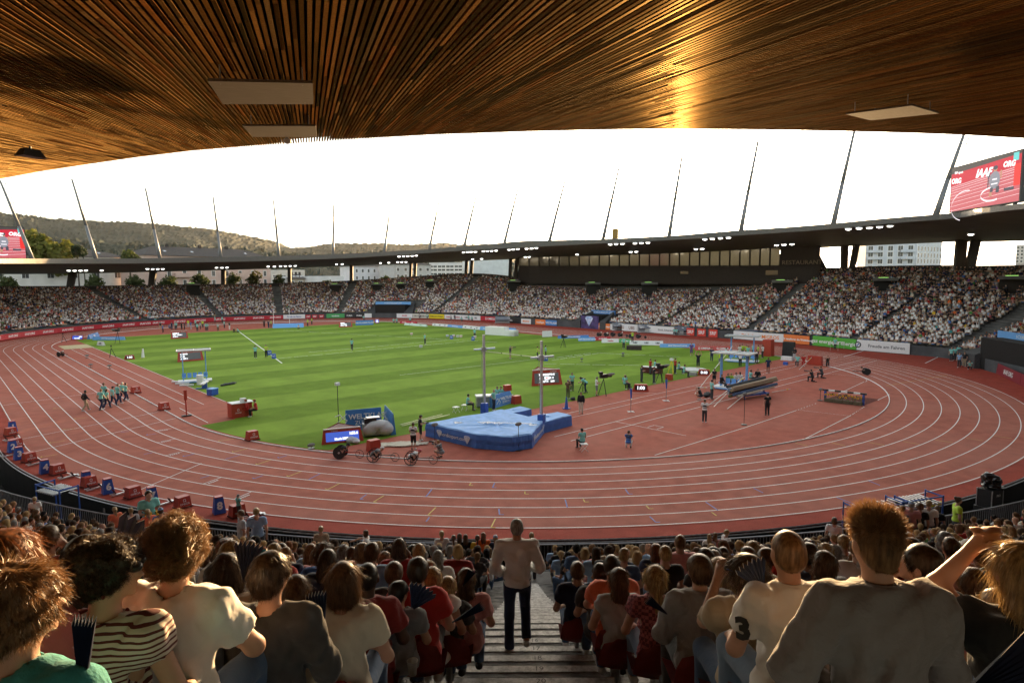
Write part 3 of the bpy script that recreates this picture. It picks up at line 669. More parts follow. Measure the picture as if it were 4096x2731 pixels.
# ============ land beyond the bowl
M_forest = bpy.data.materials.new('forest'); M_forest.use_nodes = True; n = M_forest.node_tree; p = n.nodes['Principled BSDF']; p.inputs['Roughness'].default_value = .95; p.inputs['Specular IOR Level'].default_value = .1
tc = n.nodes.new('ShaderNodeTexCoord'); a = n.nodes.new('ShaderNodeTexNoise'); a.inputs['Scale'].default_value = .02; a.inputs['Detail'].default_value = 9; a.inputs['Roughness'].default_value = .7; n.links.new(tc.outputs['Object'], a.inputs['Vector'])
mx = n.nodes.new('ShaderNodeMix'); mx.data_type = 'RGBA'; mx.inputs[6].default_value = (.014, .022, .016, 1); mx.inputs[7].default_value = (.022, .034, .024, 1)
mr = n.nodes.new('ShaderNodeMapRange'); mr.inputs[1].default_value = .35; mr.inputs[2].default_value = .65; n.links.new(a.outputs[0], mr.inputs[0]); n.links.new(mr.outputs[0], mx.inputs[0]); n.links.new(mx.outputs[2], p.inputs['Base Color'])
RIDGE = [(-300, 470), (0, 488), (60, 494), (105, 500), (200, 508), (300, 511), (380, 516), (500, 528), (560, 540), (600, 548), (640, 557), (672, 570), (710, 568), (760, 560), (830, 559), (950, 562), (1020, 558), (1060, 562), (1120, 562), (1180, 570), (1300, 585), (1500, 600), (1700, 612), (2000, 618), (2500, 620)]
def hill(name, rg, d_ridge, d_foot, seed, bump, nx=420, ny=26, vfoot=None):
 rng = np.random.default_rng(seed); V = []; F = []
 us = np.linspace(-300, 2500, nx)
 for u in us:
  p = FP(u, tab(rg, u), d_ridge)
  for j in range(ny):
   t = j/(ny-1); dd = d_foot+(d_ridge-d_foot)*t; q = FP(u, 637, dd); z = -4+(p.z+4)*(t**.85)
   z += bump*rng.uniform(-.5, 1.0)*(.3+.7*t)+bump*1.4*sin(u*.05+t*9)*sin(u*.021-t*4)*(1-t)
   V.append((q.x, q.y, z))
  q = FP(u, 637, d_ridge+300); V.append((q.x, q.y, -5))
 m_ = ny+1
 for i in range(nx-1):
  for j in range(m_-1): F.append((i*m_+j, i*m_+j+1, (i+1)*m_+j+1, (i+1)*m_+j))
 o = bpy.data.objects.new(name, npmesh(name, V, F, [M_forest])); link(o); tag(o, kind='structure'); return o
hill('hills', RIDGE, 2700, 1300, 3, 5, nx=520, ny=34)
hill('lower_hills', [(-300, 540), (0, 545), (300, 560), (560, 572), (700, 585), (900, 580), (1040, 585), (1150, 596), (1400, 620), (2500, 632)], 1250, 800, 5, 6, nx=420)
# trees: trunk + crown of many leaf clumps
def leaf_mat(col):
 return mat('foliage_%d' % int(col[1]*1000), col, .8, .35, scale=1.2, spec=.2, trans=.25)
def tree(u, v0, v1, d, wpx, label, col=(.055, .085, .02), n_=900, group=None):
 base = FP(u, v0, d); top = FP(u, v1, d); H = max(3.5, top.z-(-3.5)); e = empty('tree', (base.x, base.y, -4)); tag(e, label, 'tree', group)
 R = wpx*K/2*d/FPX; H = top.z+4; ch = min(H*.75, max(2.2*R, 3)); cz_ = H-ch/2
 q = MB(); q.tube((0, 0, 0), (0, 0, H-ch*.6), R*.09+.1, mat('bark', (.06, .045, .03), .9, .3), 7, R*.05+.05)
 for k in range(5):
  a = k*1.3; q.tube((0, 0, H-ch*.85), (cos(a)*R*.6, sin(a)*R*.6, H-ch*.35), R*.04+.04, mat('bark', (.06, .045, .03), .9, .3), 5, .03)
 q.build('trunk', e)
 rng = np.random.default_rng(int(u*7+v1)); cl = []
 for _ in range(26):
  v = rng.normal(size=3); v /= np.linalg.norm(v); cl.append((v*rng.uniform(.25, .78), rng.uniform(.26, .46)))
 V = []; F = []; s_ = .28*R/3+.12
 for c, r in cl:
  for _ in range(max(12, n_//26)):
   v = rng.normal(size=3); v /= np.linalg.norm(v); P0 = (c+v*r*rng.uniform(.7, 1.05)); P0 = P0*np.array([R, R, ch/2])+np.array([0, 0, cz_])
   a1 = rng.normal(size=3); a1 /= np.linalg.norm(a1); a2 = np.cross(a1, v+.3*rng.normal(size=3)); a2 /= np.linalg.norm(a2)+1e-6
   n0 = len(V); V += [P0-a1*s_, P0+a2*s_*.8, P0+a1*s_]; F.append((n0, n0+1, n0+2))
   V += [P0-a1*s_, P0-a2*s_*.8, P0+a1*s_*.9]; F.append((n0+3, n0+4, n0+5))
 link(bpy.data.objects.new('crown', npmesh('crown', V, F, [leaf_mat(col)])), e); return e
tree(105, 600, 524, 230, 92, 'large yellow green tree rising above the left roof line', (.10, .105, .02), 2600)
tree(66, 600, 545, 236, 40, 'rounded green tree left of the large yellow one, behind the screen', (.12, .13, .03), 900)
tree(178, 600, 557, 226, 26, 'dark conifer beside the large yellow green tree', (.03, .045, .02), 800)
tree(192, 600, 566, 228, 18, 'small dark treetop behind the left apartment roof', (.035, .05, .02), 500)
tree(298, 610, 574, 215, 42, 'bushy green tree between the two long apartment roofs', (.06, .075, .02), 1200)
for u, v1, wd in [(20, 627, 36), (215, 628, 40), (310, 628, 36), (385, 626, 44), (460, 624, 40), (535, 624, 30), (585, 620, 34), (640, 628, 30), (750, 640, 22), (885, 632, 26), (925, 632, 24), (1115, 632, 30)]:
 tree(u, 650, v1, 212, wd, 'dark green street tree behind the top row, %s' % {20: 'at the far left edge', 215: 'in front of the white apartment block', 310: 'at the end of the white apartment block', 385: 'left of the pink apartment block', 460: 'in front of the pink apartment block', 535: 'right of the third roof post', 585: 'with lighter yellowish leaves', 640: 'just left of the fourth roof post', 750: 'small, by the low white hall', 885: 'in front of the grey houses', 925: 'beside the grey houses', 1115: 'below the pale curved hall'}[u], (.05, .065, .022) if u != 585 else (.09, .09, .03), 700, 'street trees behind the far stand')
def building(u0, u1, vtop, vbot, d0, d1, wallc, label, roof=None, floors=(), win=None, name='apartment_building', depth=14, roofc=(.045, .038, .036), cols=8, wh=.55, ww=.5, balc=None):
 "facade from column u0 (distance d0) to u1 (d1), windows as frame + pane parts on each floor row (picture rows)"
 A = FP(u0, vtop, d0); B = FP(u1, vtop, d1); zt = (A.z+B.z)/2; X = Vector((B.x-A.x, B.y-A.y, 0)); Lw = X.length; X.normalize(); N = Vector((X.y, -X.x, 0))
 if (A-Vector((CAMX, CAMY, 0))).dot(N) > 0: N = -N
 e = empty(name, (A.x, A.y, -4)); M = Matrix((X, -N, Vector((0, 0, 1)))).transposed().to_4x4(); M.translation = e.location; e.matrix_world = M
 tag(e, label, 'building'); mw_ = mat('facade', wallc, .85, .08, scale=.4); H = zt+4
 if M.to_3x3().determinant() < 0: pass
 q = MB(); q.box((Lw/2, depth/2, H/2), (Lw, depth, H), mw_); q.build('wall', e)
 if roof:
  rz_ = zt+(FP(u0, roof, d0).z-A.z)+4; mr_ = mat('roof_tiles', roofc, .85, .25, scale=2, bump=.4, bscale=6); q = MB(); i_ = min(depth/2-.5, Lw*.3)
  q.poly([(-.6, -.6, H), (Lw+.6, -.6, H), (Lw+.6, depth+.6, H), (-.6, depth+.6, H), (i_, depth/2, rz_), (Lw-i_, depth/2, rz_)], mr_, [(0, 1, 5, 4), (1, 2, 5), (2, 3, 4, 5), (3, 0, 4), (3, 2, 1, 0)])
  ro = q.build('roof', e)
  for fx in (.25, .5, .72):
   q = MB(); q.box((Lw*fx, depth/2, rz_+.2), (.8, .8, 1.4), mr_); q.build('chimney', ro)
  for fx in (.18, .38, .6, .82):
   q = MB(); t_ = .45; q.box((Lw*fx, -.6+(depth/2+.6)*t_, H+(rz_-H)*t_+.12), (.9, 1.0, .1), glass(), tilt=math.atan2(rz_-H, depth/2)); q.build('skylight', ro)
 dm = (d0+d1)/2
 for (vr, hh) in floors:
  zc = FP((u0+u1)/2, vr, dm).z+4; hm = hh*K*dm/FPX
  for c in range(cols):
   x = Lw*(c+.5)/cols; w2 = Lw/cols*ww
   q = MB(); q.box((x, -.03, zc), (w2+.25, .10, hm+.25), M_white); f_ = q.build('window', e)
   q = MB()
   for xx in (-.25, .25): q.box((x+w2*xx, -.085, zc), (w2*.46, .03, hm), mat('dark_window_glass', (.05, .055, .06), .15, .1, spec=.7))
   q.build('pane', f_)
 for (x0, x1, vr, hh) in (balc or ()):
  zc = FP((u0+u1)/2, vr, dm).z+4; hm = hh*K*dm/FPX; q = MB(); q.box((Lw*(x0+x1)/2, -.6, zc), (Lw*(x1-x0), 1.2, hm), mw_); q.build('balcony', e)
 return e
building(-40, 290, 588, 660, 222, 240, (.62, .60, .57), 'long white apartment block with dark hipped roof behind the left stand', roof=566, floors=[(632, 11)], cols=6, ww=.28)
building(330, 620, 590, 660, 225, 250, (.52, .38, .33), 'long pinkish apartment block with dark hipped roof and balconies', roof=566, floors=[(608, 11), (628, 11), (648, 9)], cols=9, ww=.22, balc=[(.2, .32, 632, 8), (.62, .74, 632, 8)])
building(560, 700, 620, 660, 330, 330, (.45, .44, .42), 'low pale commercial hall far behind the stand, left of centre', floors=[(634, 4)], cols=7, name='commercial_hall')
building(640, 790, 634, 660, 250, 252, (.6, .6, .6), 'long flat white warehouse with low roof line behind the stand', floors=(), name='warehouse')
building(812, 905, 612, 660, 300, 310, (.55, .56, .6), 'pale blue grey apartment house with shuttered windows, centre left', roof=604, floors=[(622, 7), (638, 7)], cols=7, ww=.3)
building(905, 990, 608, 660, 290, 300, (.42, .42, .42), 'grey apartment house with dark gabled roof beside the pale one', roof=598, floors=[(619, 7), (634, 7)], cols=5, ww=.34)
building(985, 1062, 603, 660, 380, 380, (.5, .51, .52), 'white office block with horizontal window bands behind the stand', floors=[(612, 4), (620, 4), (629, 4)], cols=4, ww=.95, name='office_building')
building(1062, 1175, 590, 660, 400, 400, (.48, .53, .56), 'pale grey sheet metal hall with curved gable behind the stand', floors=(), name='industrial_hall')
building(660, 700, 640, 660, 240, 240, (.35, .30, .24), 'small dark gabled house in front of the warehouse', roof=630, floors=[(648, 5)], cols=2, name='small_house')
building(1990, 2105, 545, 620, 240, 243, (.48, .51, .56), 'tall white apartment tower with recessed balconies behind the right stand, left wing', floors=[(570, 9), (584, 9), (600, 9), (614, 7)], cols=5, ww=.5, name='apartment_tower', balc=[(.02, .3, 577, 5), (.02, .3, 593, 5), (.7, .98, 577, 5), (.7, .98, 593, 5)])
building(2107, 2165, 550, 620, 243, 262, (.58, .60, .64), 'tall white apartment tower with small square windows, right wing', floors=[(572, 8), (587, 8), (600, 8)], cols=8, ww=.3, name='apartment_tower')
building(2335, 2400, 562, 620, 300, 300, (.36, .34, .32), 'distant concrete high rise at the right edge of the view', floors=[(568, 4), (576, 4), (584, 4), (592, 4), (600, 4)], cols=7, ww=.6, name='apartment_tower')
# ------------ restaurant storey at the back of the stand
rb = empty('restaurant_storey', (0, 0, 0)); tag(rb, 'long glazed restaurant storey between the crowd and the roof', 'building')
M_rw = mat('restaurant_wall', (.035, .025, .02), .8, .2); M_gl = mat('warm_window_glass', (.22, .18, .12), .12, .1, metal=.5, spec=.8)
def RPt(u, v, o): p, i = ringhit(u, o); return Vector((p.x, p.y, zfor(p.x, p.y, v)))
us = [1192+i*23 for i in range(31)]
for k_, (ua, ub) in enumerate(zip(us, us[1:])):
 top = tab(ROOF_BK, ua)-17; a, c = RPt(ua, top, DEP-2), RPt(ub, tab(ROOF_BK, ub)-17, DEP-2)
 lo = 612; a0, c0 = RPt(ua, lo, DEP-2), RPt(ub, lo, DEP-2); out_ = Vector((_sy, _cy, 0))*.4
 if ub <= 1812:
  q = MB(); m_ = [x.lerp(y, .1) for x, y in ((a0, c), (c0, a), (c, a0), (a, c0))]
  wv = (c-a)*.06; hv = Vector((0, 0, (a.z-a0.z)*.05))
  q.poly([a0+wv+hv, c0-wv+hv, c-wv-hv, a+wv-hv], M_gl); q.build('window', rb) if random.random() < 2 else None
  q = MB(); q.poly([a0+out_*.3, c0+out_*.3, c+out_*.3, a+out_*.3], M_rw)
  q.box((a0+a)/2, (.25, .25, a.z-a0.z), M_rw); q.build('frame', rb)
 else:
  q = MB(); q.poly([a0, c0, c, a], M_rw); q.build('wall', rb)
 a1, c1 = RPt(ua, lo, DEP-3.5), RPt(ub, lo, DEP-3.5); a2, c2 = RPt(ua, 652, DEP-3.5), RPt(ub, 652, DEP-3.5)
 q = MB(); q.poly([a2, c2, c1, a1], M_rw); q.poly([a1, c1, c0, a0], M_rw); q.build('parapet', rb)
t = RPt(1840, 603, DEP-3.9); Mx = face_mat(t, az_to_cam(t.x, t.y)+8); text('RESTAURANT', 1.15, mat('restaurant_letters', (.22, .16, .10), .6, .1), rb, Mx, .03)
for (u, v, wd, hh) in [(1572, 626, 26, 9), (1773, 626, 34, 13)]:
 a = RPt(u, v, DEP-3.9); q = MB(); q.box((0, 0, 0), (wd*K*a.length*0+wd*.07, .1, hh*.07), M_gl); o_ = q.build('window', rb); o_.matrix_local = face_mat(a, az_to_cam(a.x, a.y)) @ Matrix.Rotation(-pi/2, 4, 'X')
# vomitories with green exit signs
M_exit = mat('exit_sign_green', (.25, .55, .12), .5, 0, emit=1.6)
for k_, (u, v, lt) in enumerate([(2034, 640, 'A8'), (2330, 636, 'A9'), (1797, 645, 'A'), (1492, 650, ''), (1362, 650, ''), (990, 645, ''), (922, 651, ''), (866, 652, ''), (770, 653, ''), (442, 652, ''), (1180, 645, '')]):
 a = RPt(u, v, 19.5); e = empty('stand_doorway', a); a.z = a.z; tag(e, 'dark doorway in the far crowd, green exit sign%s, %s from left' % ((' '+lt) if lt else '', ordn[sorted([2034, 2330, 1797, 1492, 1362, 990, 922, 866, 770, 442, 1180]).index(u)]), 'doorway', 'doorways in the far stand')
 M = face_mat((0, 0, 0), az_to_cam(a.x, a.y)); e.matrix_world = Matrix.Translation(a) @ M
 q = MB(); q.box((0, -1.7, -1.2), (3.4, 3.0, 2.6), mat('doorway_shade', (.02, .018, .016), .9, .1)); q.build('opening', e)  # solid near-black box, the doorway's inner shade given as colour
 q = MB(); q.box((0, -.1, .3), (3.7, .5, 3.0), mt); q.build('lintel', e)
 q = MB(); q.box((-.3, .02, .55), (1.5, .42, .06), M_exit); s_ = q.build('sign', e)
 if lt: text(lt, .5, M_white, e, Matrix.Translation((1.0, .05, .6)), .01)
# ============ figures: smooth bodies grown from joints
def smin(a, b, k): h = np.clip(.5+.5*(b-a)/k, 0, 1); return b*(1-h)+a*h-k*h*(1-h)
def cap(a, b, ra, rb=None, k=None): return ('c', np.array(a, float), np.array(b, float), ra, ra if rb is None else rb, k)
def ell(c, r, R=None, k=None): return ('e', np.array(c, float), np.array(r, float), R, k)
def pd(p, X):
 if p[0] == 'c':
  a, b, ra, rb = p[1:5]; d = b-a; t = np.clip(((X-a)@d)/max(1e-9, d@d), 0, 1)
  return np.linalg.norm(X-a-t[..., None]*d, axis=-1)-(ra+(rb-ra)*t)
 c, r, R = p[1:4]; q = X-c
 if R is not None: q = q@R
 k0 = np.linalg.norm(q/r, axis=-1); k1 = np.linalg.norm(q/(r*r), axis=-1)
 return k0*(k0-1)/np.maximum(k1, 1e-6)
def bounds(p, m):
 if p[0] == 'c': r = max(p[3], p[4])+m; return np.minimum(p[1], p[2])-r, np.maximum(p[1], p[2])+r
 r = (p[2] if p[3] is None else np.full(3, p[2].max()))+m; return p[1]-r, p[1]+r
def snet(prims, h, k=.03, cuts=(), disp=None):
 lo = np.min([bounds(p, .04)[0] for p in prims], 0); hi = np.max([bounds(p, .04)[1] for p in prims], 0)
 n = np.ceil((hi-lo)/h).astype(int)+1; ax = [lo[i]+h*np.arange(n[i]) for i in range(3)]
 V = np.full(n, .3)
 for p in prims:
  a, b = bounds(p, max(.05, 2*k)); i0 = np.clip(np.floor((a-lo)/h).astype(int), 0, n-1); i1 = np.clip(np.ceil((b-lo)/h).astype(int)+1, 1, n)
  X = np.stack(np.meshgrid(*[ax[i][i0[i]:i1[i]] for i in range(3)], indexing='ij'), -1)
  s = (slice(i0[0], i1[0]), slice(i0[1], i1[1]), slice(i0[2], i1[2])); kk = p[-1] or k; V[s] = smin(V[s], pd(p, X), kk)
 if cuts or disp:
  X = np.stack(np.meshgrid(*ax, indexing='ij'), -1)
  if disp: V = V+disp(X)
  for c in cuts: V = np.maximum(V, c(X))
 V[[0, -1]] = .3; V[:, [0, -1]] = .3; V[:, :, [0, -1]] = .3
 s = V < 0; C = np.zeros(np.array(n)-1, int)
 for dx in (0, 1):
  for dy in (0, 1):
   for dz in (0, 1): C += s[dx:n[0]-1+dx, dy:n[1]-1+dy, dz:n[2]-1+dz]
 act = (C > 0) & (C < 8); idx = -np.ones(C.shape, int); cells = np.argwhere(act); idx[act] = np.arange(len(cells))
 acc = np.zeros((len(cells), 3)); cnt = np.zeros(len(cells))
 for e in range(3):
  o = [0, 0, 0]; o[e] = 1; rest = [i for i in range(3) if i != e]
  for u in (0, 1):
   for v in (0, 1):
    c0 = cells.copy(); c0[:, rest[0]] += u; c0[:, rest[1]] += v; c1 = c0+o
    v0 = V[tuple(c0.T)]; v1 = V[tuple(c1.T)]; m = (v0 < 0) != (v1 < 0); t = np.where(m, v0/(v0-v1+1e-12), 0)
    P = c0+np.outer(t, o); acc[m] += P[m]; cnt[m] += 1
 VV = acc/cnt[:, None]*h+lo; F = []
 for e in range(3):
  o = [0, 0, 0]; o[e] = 1; r0, r1 = [i for i in range(3) if i != e]
  a = s[tuple(slice(0, n[i]-o[i]) for i in range(3))]; b = s[tuple(slice(o[i], n[i]) for i in range(3))]
  E_ = np.argwhere(a != b); E_ = E_[(E_[:, r0] > 0) & (E_[:, r1] > 0)]
  q = []
  for u, v in ((0, 0), (1, 0), (1, 1), (0, 1)):
   c = E_.copy(); c[:, r0] -= u; c[:, r1] -= v; c = np.minimum(c, np.array(idx.shape)-1); q.append(idx[tuple(c.T)])
  Q = np.stack(q, 1); ok = (Q >= 0).all(1); Q = Q[ok]; fl = a[tuple(E_[ok].T)]
  if e == 1: fl = ~fl
  Q[~fl] = Q[~fl][:, ::-1]; F.append(Q)
 return VV, np.concatenate(F)
JS = dict(P=(0, 0, .56), W=(0, .0, .72), C=(0, .03, .90), N=(0, .05, 1.09), H=(0, .085, 1.245), S=(.185, .03, 1.02), E=(.265, .07, .76), A=(.17, .32, .66), HP=(.09, .03, .55), KN=(.12, .46, .53), AN=(.11, .44, .09), TO=(.12, .60, .04))
JT = dict(P=(0, 0, .95), W=(0, .01, 1.11), C=(0, .0, 1.27), N=(0, -.01, 1.47), H=(0, .02, 1.635), S=(.185, -.01, 1.405), E=(.245, -.02, 1.12), A=(.24, .06, .88), HP=(.09, 0, .92), KN=(.10, .02, .50), AN=(.10, -.02, .09), TO=(.12, .13, .035))
POSES = dict(sit=(JS, {}), sit_lean=(JS, dict(C=(0, .10, .87), N=(0, .19, 1.04), H=(0, .26, 1.18), S=(.18, .17, .98), E=(.25, .30, .74), A=(.12, .44, .62))),
 sit_clap=(JS, dict(El=(-.25, .12, .80), Al=(-.06, .30, .98), Er=(.25, .12, .80), Ar=(.07, .30, .98))),
 sit_hand=(JS, dict(Er=(.24, .2, .84), Ar=(.1, .16, 1.12))), sit_up=(JS, dict(Er=(.30, .10, 1.20), Ar=(.16, .18, 1.42), El=(-.30, .10, 1.18), Al=(-.10, .20, 1.40))),
 sit_twist=(JS, dict(H=(.01, .07, 1.245), El=(-.28, .0, .78), Al=(-.25, .22, .64), Er=(.22, .16, .80), Ar=(.02, .30, .72))),
 stand=(JT, {}), hips=(JT, dict(El=(-.33, -.08, 1.16), Al=(-.2, .05, 1.0), Er=(.33, -.08, 1.16), Ar=(.2, .05, 1.0))),
 walk=(JT, dict(KNl=(-.10, .20, .54), ANl=(-.10, .26, .12), TOl=(-.11, .40, .07), KNr=(.10, -.02, .50), ANr=(.10, -.26, .14), TOr=(.11, -.14, .05), El=(-.26, -.12, 1.13), Al=(-.25, -.03, .91), Er=(.26, .10, 1.13), Ar=(.22, .26, .96), C=(0, .03, 1.27), N=(0, .04, 1.47), H=(0, .09, 1.63))),
 hold=(JT, dict(El=(-.24, .03, 1.13), Al=(-.12, .27, 1.16), Er=(.24, .03, 1.13), Ar=(.12, .27, 1.16), H=(0, .05, 1.62))),
 film=(JT, dict(El=(-.26, .10, 1.22), Al=(-.08, .26, 1.50), Er=(.26, .10, 1.22), Ar=(.09, .28, 1.52), H=(0, .04, 1.63))),
 bend=(JT, dict(P=(0, -.10, .93), W=(0, .04, 1.06), C=(0, .20, 1.16), N=(0, .36, 1.25), H=(0, .46, 1.36), S=(.18, .30, 1.24), E=(.22, .40, 1.0), A=(.12, .58, .95))),
 arms_up=(JT, dict(El=(-.34, .02, 1.58), Al=(-.26, .05, 1.82), Er=(.34, .02, 1.58), Ar=(.26, .05, 1.82))),
 point=(JT, dict(Er=(.24, .28, 1.33), Ar=(.2, .50, 1.28))),
 crouch=(JT, dict(P=(0, -.14, .34), W=(0, -.06, .48), C=(0, .02, .63), N=(0, .08, .82), H=(0, .14, .97), S=(.18, .05, .76), HP=(.09, -.1, .33), KN=(.17, .26, .42), AN=(.13, -.02, .08), TO=(.15, .14, .04), Er=(.2, .25, .66), Ar=(.07, .34, .90), El=(-.2, .25, .66), Al=(-.07, .36, .88))),
 kneel=(JT, dict(P=(0, -.05, .50), W=(0, 0, .65), C=(0, .05, .80), N=(0, .10, .99), H=(0, .14, 1.14), S=(.18, .08, .93), HP=(.09, -.04, .48), KNl=(-.12, .36, .48), ANl=(-.12, .34, .08), TOl=(-.12, .48, .04), KNr=(.10, .10, .07), ANr=(.10, -.30, .07), TOr=(.10, -.42, .05), Er=(.24, .2, .76), Ar=(.08, .34, 1.02), El=(-.22, .22, .74), Al=(-.08, .38, 1.0))),
 down=(JT, dict(KNr=(.10, .14, .56), ANr=(.11, -.10, .26), TOr=(.12, .02, .17), El=(-.25, .03, 1.15), Al=(-.21, .20, 1.02), Er=(.25, .03, 1.15), Ar=(.20, .20, 1.03), H=(0, .03, 1.625))),
 racer=(JS, dict(P=(0, -.06, .42), W=(0, .05, .50), C=(0, .22, .56), N=(0, .40, .62), H=(0, .50, .74), S=(.18, .32, .60), HP=(.08, 0, .40), KN=(.09, .30, .46), AN=(.06, .12, .18), TO=(.06, .02, .14), E=(.27, .22, .38), A=(.22, .12, .50))))
POSES['walk2'] = (JT, {(k[:-1]+('r' if k[-1] == 'l' else 'l') if len(k) > 1 else k): ((-v[0], v[1], v[2]) if len(k) > 1 else v) for k, v in POSES['walk'][1].items()})
def joints(pose, ov=None):
 B, o = POSES[pose]; o = dict(o); o.update(ov or {}); J = {}
 for k, v in B.items():
  v = o.get(k, v)
  if k in 'PWCNH': J[k] = np.array(v, float)
  else:
   J[k+'r'] = np.array(o.get(k+'r', v), float); J[k+'l'] = np.array(o.get(k+'l', (-v[0], v[1], v[2])), float)
 return J
def rotm(yaw, pitch=0, roll=0): return np.array(Matrix.Rotation(yaw, 3, 'Z') @ Matrix.Rotation(pitch, 3, 'X') @ Matrix.Rotation(roll, 3, 'Y'))
def head_tf(J, yaw, pitch): return rotm(yaw, pitch), J['H']
def body_prims(J, hy=0, hp=0, fat=1.0, hands=False, res=.03, fem=0):
 f = fat; P = []
 P += [ell(J['P'], (.155*f, .115*f, .12)), ell(J['W'], (.13*f, .10*f, .13)), ell(J['C'], (.160*f, .115*f, .17)), cap(J['Sl']*.85+J['C']*.15+np.array([0, 0, .0]), J['Sr']*.85+J['C']*.15, .062), cap(J['N']*.8+J['C']*.2, J['Sr']*.8+J['N']*.2, .05, .045), cap(J['N']*.8+J['C']*.2, J['Sl']*.8+J['N']*.2, .05, .045)]
 R, c = head_tf(J, hy, hp)
 q = lambda v: c+R@np.array(v, float)
 P += [cap(J['N']-np.array([0, .01, .05]), q((0, -.012, -.05)), .056, .053), ell(q((0, -.008, .018)), (.077, .094, .088), R), ell(q((0, .022, -.043)), (.060, .066, .064), R), cap(q((0, .088, .0)), q((0, .106, -.028)), .010, .015, .012), ell(q((.076, -.004, -.012)), (.012, .022, .032), R, .012), ell(q((-.076, -.004, -.012)), (.012, .022, .032), R, .012)]
 if res < .02: P += [ell(q((0, .082, .018)), (.05, .014, .010), R, .015), ell(q((0, .082, -.058)), (.026, .012, .010), R, .01), ell(q((0, .074, -.088)), (.024, .018, .016), R, .02)]
 for s in 'lr':
  sg = 1 if s == 'r' else -1
  P += [cap(J['S'+s], J['E'+s], .052*f, .041*f), cap(J['E'+s], J['A'+s], .043*f, .028), cap(J['HP'+s], J['KN'+s], .082*f, .056*f), cap(J['KN'+s], J['AN'+s], .055*f, .036), cap(J['AN'+s], J['TO'+s], .038, .034)]
  d = J['A'+s]-J['E'+s]; d = d/np.linalg.norm(d); hc = J['A'+s]+d*.055; sd_ = np.cross(d, (0, 0, 1.)); sd_ = sd_/max(1e-6, np.linalg.norm(sd_)); nn = np.cross(sd_, d)
  if res >= .02: P.append(cap(J['A'+s], J['A'+s]+d*.12, .034, .028))
  else:
   P.append(cap(J['A'+s]+d*.02, hc+d*.02, .030, .034, .015))
   for fi, (x, L_) in enumerate(((-.030, .060), (-.010, .070), (.010, .066), (.029, .052))):
    a = hc+d*.035+sd_*x; m_ = a+d*L_*.6; P += [cap(a, m_, .0105, .0095, .006), cap(m_, m_+d*L_*.45-nn*L_*.35, .0095, .0085, .006)]
   a = hc-d*.02-sd_*sg*.03; m_ = a+d*.035-sd_*sg*.028; P += [cap(a, m_, .013, .011, .008), cap(m_, m_+d*.03-nn*.01, .011, .009, .006)]
 return P
def nzf(fr, am, seed=0):
 r = np.random.default_rng(seed); K_ = r.normal(size=(7, 3))*fr; ph = r.uniform(0, 6.3, 7)
 return lambda X: am*sum(np.sin(X@K_[i]+ph[i]) for i in range(7))/3
def shirt_prims(J, sleeve=.55, f=1.0, inf=.018):
 P = [ell(J['P']+np.array([0, 0, .03]), (.165*f+inf, .125*f+inf, .12)), ell(J['W'], (.145*f+inf, .112*f+inf, .14)), ell(J['C'], (.165*f+inf, .118*f+inf, .175)), cap(J['Sl']*.85+J['C']*.15, J['Sr']*.85+J['C']*.15, .062+inf), cap(J['N']*.72+J['C']*.28, J['Sr']*.8+J['N']*.2, .048+inf, .046+inf), cap(J['N']*.72+J['C']*.28, J['Sl']*.8+J['N']*.2, .048+inf, .046+inf)]
 cuts = []
 for s in 'lr':
  a, b, c = J['S'+s], J['E'+s], J['A'+s]
  if sleeve > 0:
   t = min(1, sleeve); P.append(cap(a, a+(b-a)*t, .056*f+inf, (.050 if sleeve <= 1 else .044)*f+inf))
  if sleeve > 1: P.append(cap(b, b+(c-b)*min(.95, sleeve-1), .046*f+inf, .034+inf))
 return P
def sleeve_cut(J, sleeve, inf):
 cs = []
 for s in 'lr':
  a, b, c = J['S'+s], J['E'+s], J['A'+s]
  if 0 < sleeve <= 1: p0 = a+(b-a)*sleeve; d = (b-a)/np.linalg.norm(b-a); ax_ = (a, b)
  elif sleeve > 1: p0 = b+(c-b)*min(.95, sleeve-1); d = (c-b)/np.linalg.norm(c-b); ax_ = (b, c)
  else: continue
  cs.append(lambda X, p0=p0, d=d: np.where(np.linalg.norm(X-p0, axis=-1) < .12, (X-p0)@d, -1.0))
 return cs
MESH = {}
def body_mesh(pose, key='', **kw):
 k = ('body', pose, key, kw.get('res', .03))
 if k not in MESH:
  ov = kw.pop('ov', None); J = joints(pose, ov); res = kw.get('res', .03); V, F = snet(body_prims(J, **kw), res, .03 if res >= .02 else .022); MESH[k] = npmesh('body', V, F, [None], smooth=True)
 return MESH[k]
def shirt_mesh(pose, sleeve, key='', ov=None, res=.03, fat=1.0, hem=-.06, seed=0, wr=.0, collar=False):
 k = ('shirt', pose, sleeve, key, res)
 if k not in MESH:
  J = joints(pose, ov); inf = .02 if res >= .02 else .014
  up = J['N']-J['C']; up = up/np.linalg.norm(up); nk = J['N']+up*(-.015 if not collar else .018); P_ = J['P']
  cuts = [lambda X: -(np.linalg.norm((X-nk)-((X-nk)@up)[..., None]*up, axis=-1)-.066)-np.where((X-nk)@up > -.06, 0, .5), lambda X: (P_[2]+hem)-X[..., 2]]+sleeve_cut(J, sleeve, inf)
  if collar: cuts[0] = lambda X: np.where((X-nk)@up > 0, (X-nk)@up, -1)
  P = shirt_prims(J, sleeve, fat, inf)
  if collar: P.append(cap(J['N']-up*.04, J['N']+up*.03, .066, .064))
  n1 = nzf(34, wr, seed); n2 = nzf(75, wr*.3, seed+1)
  V, F = snet(P, res, .035, cuts, (lambda X: n1(X*np.array([1.1, 1.1, .6]))+n2(X)-wr*1.5) if wr else None); MESH[k] = npmesh('shirt', V, F, [None], smooth=True)
 return MESH[k]
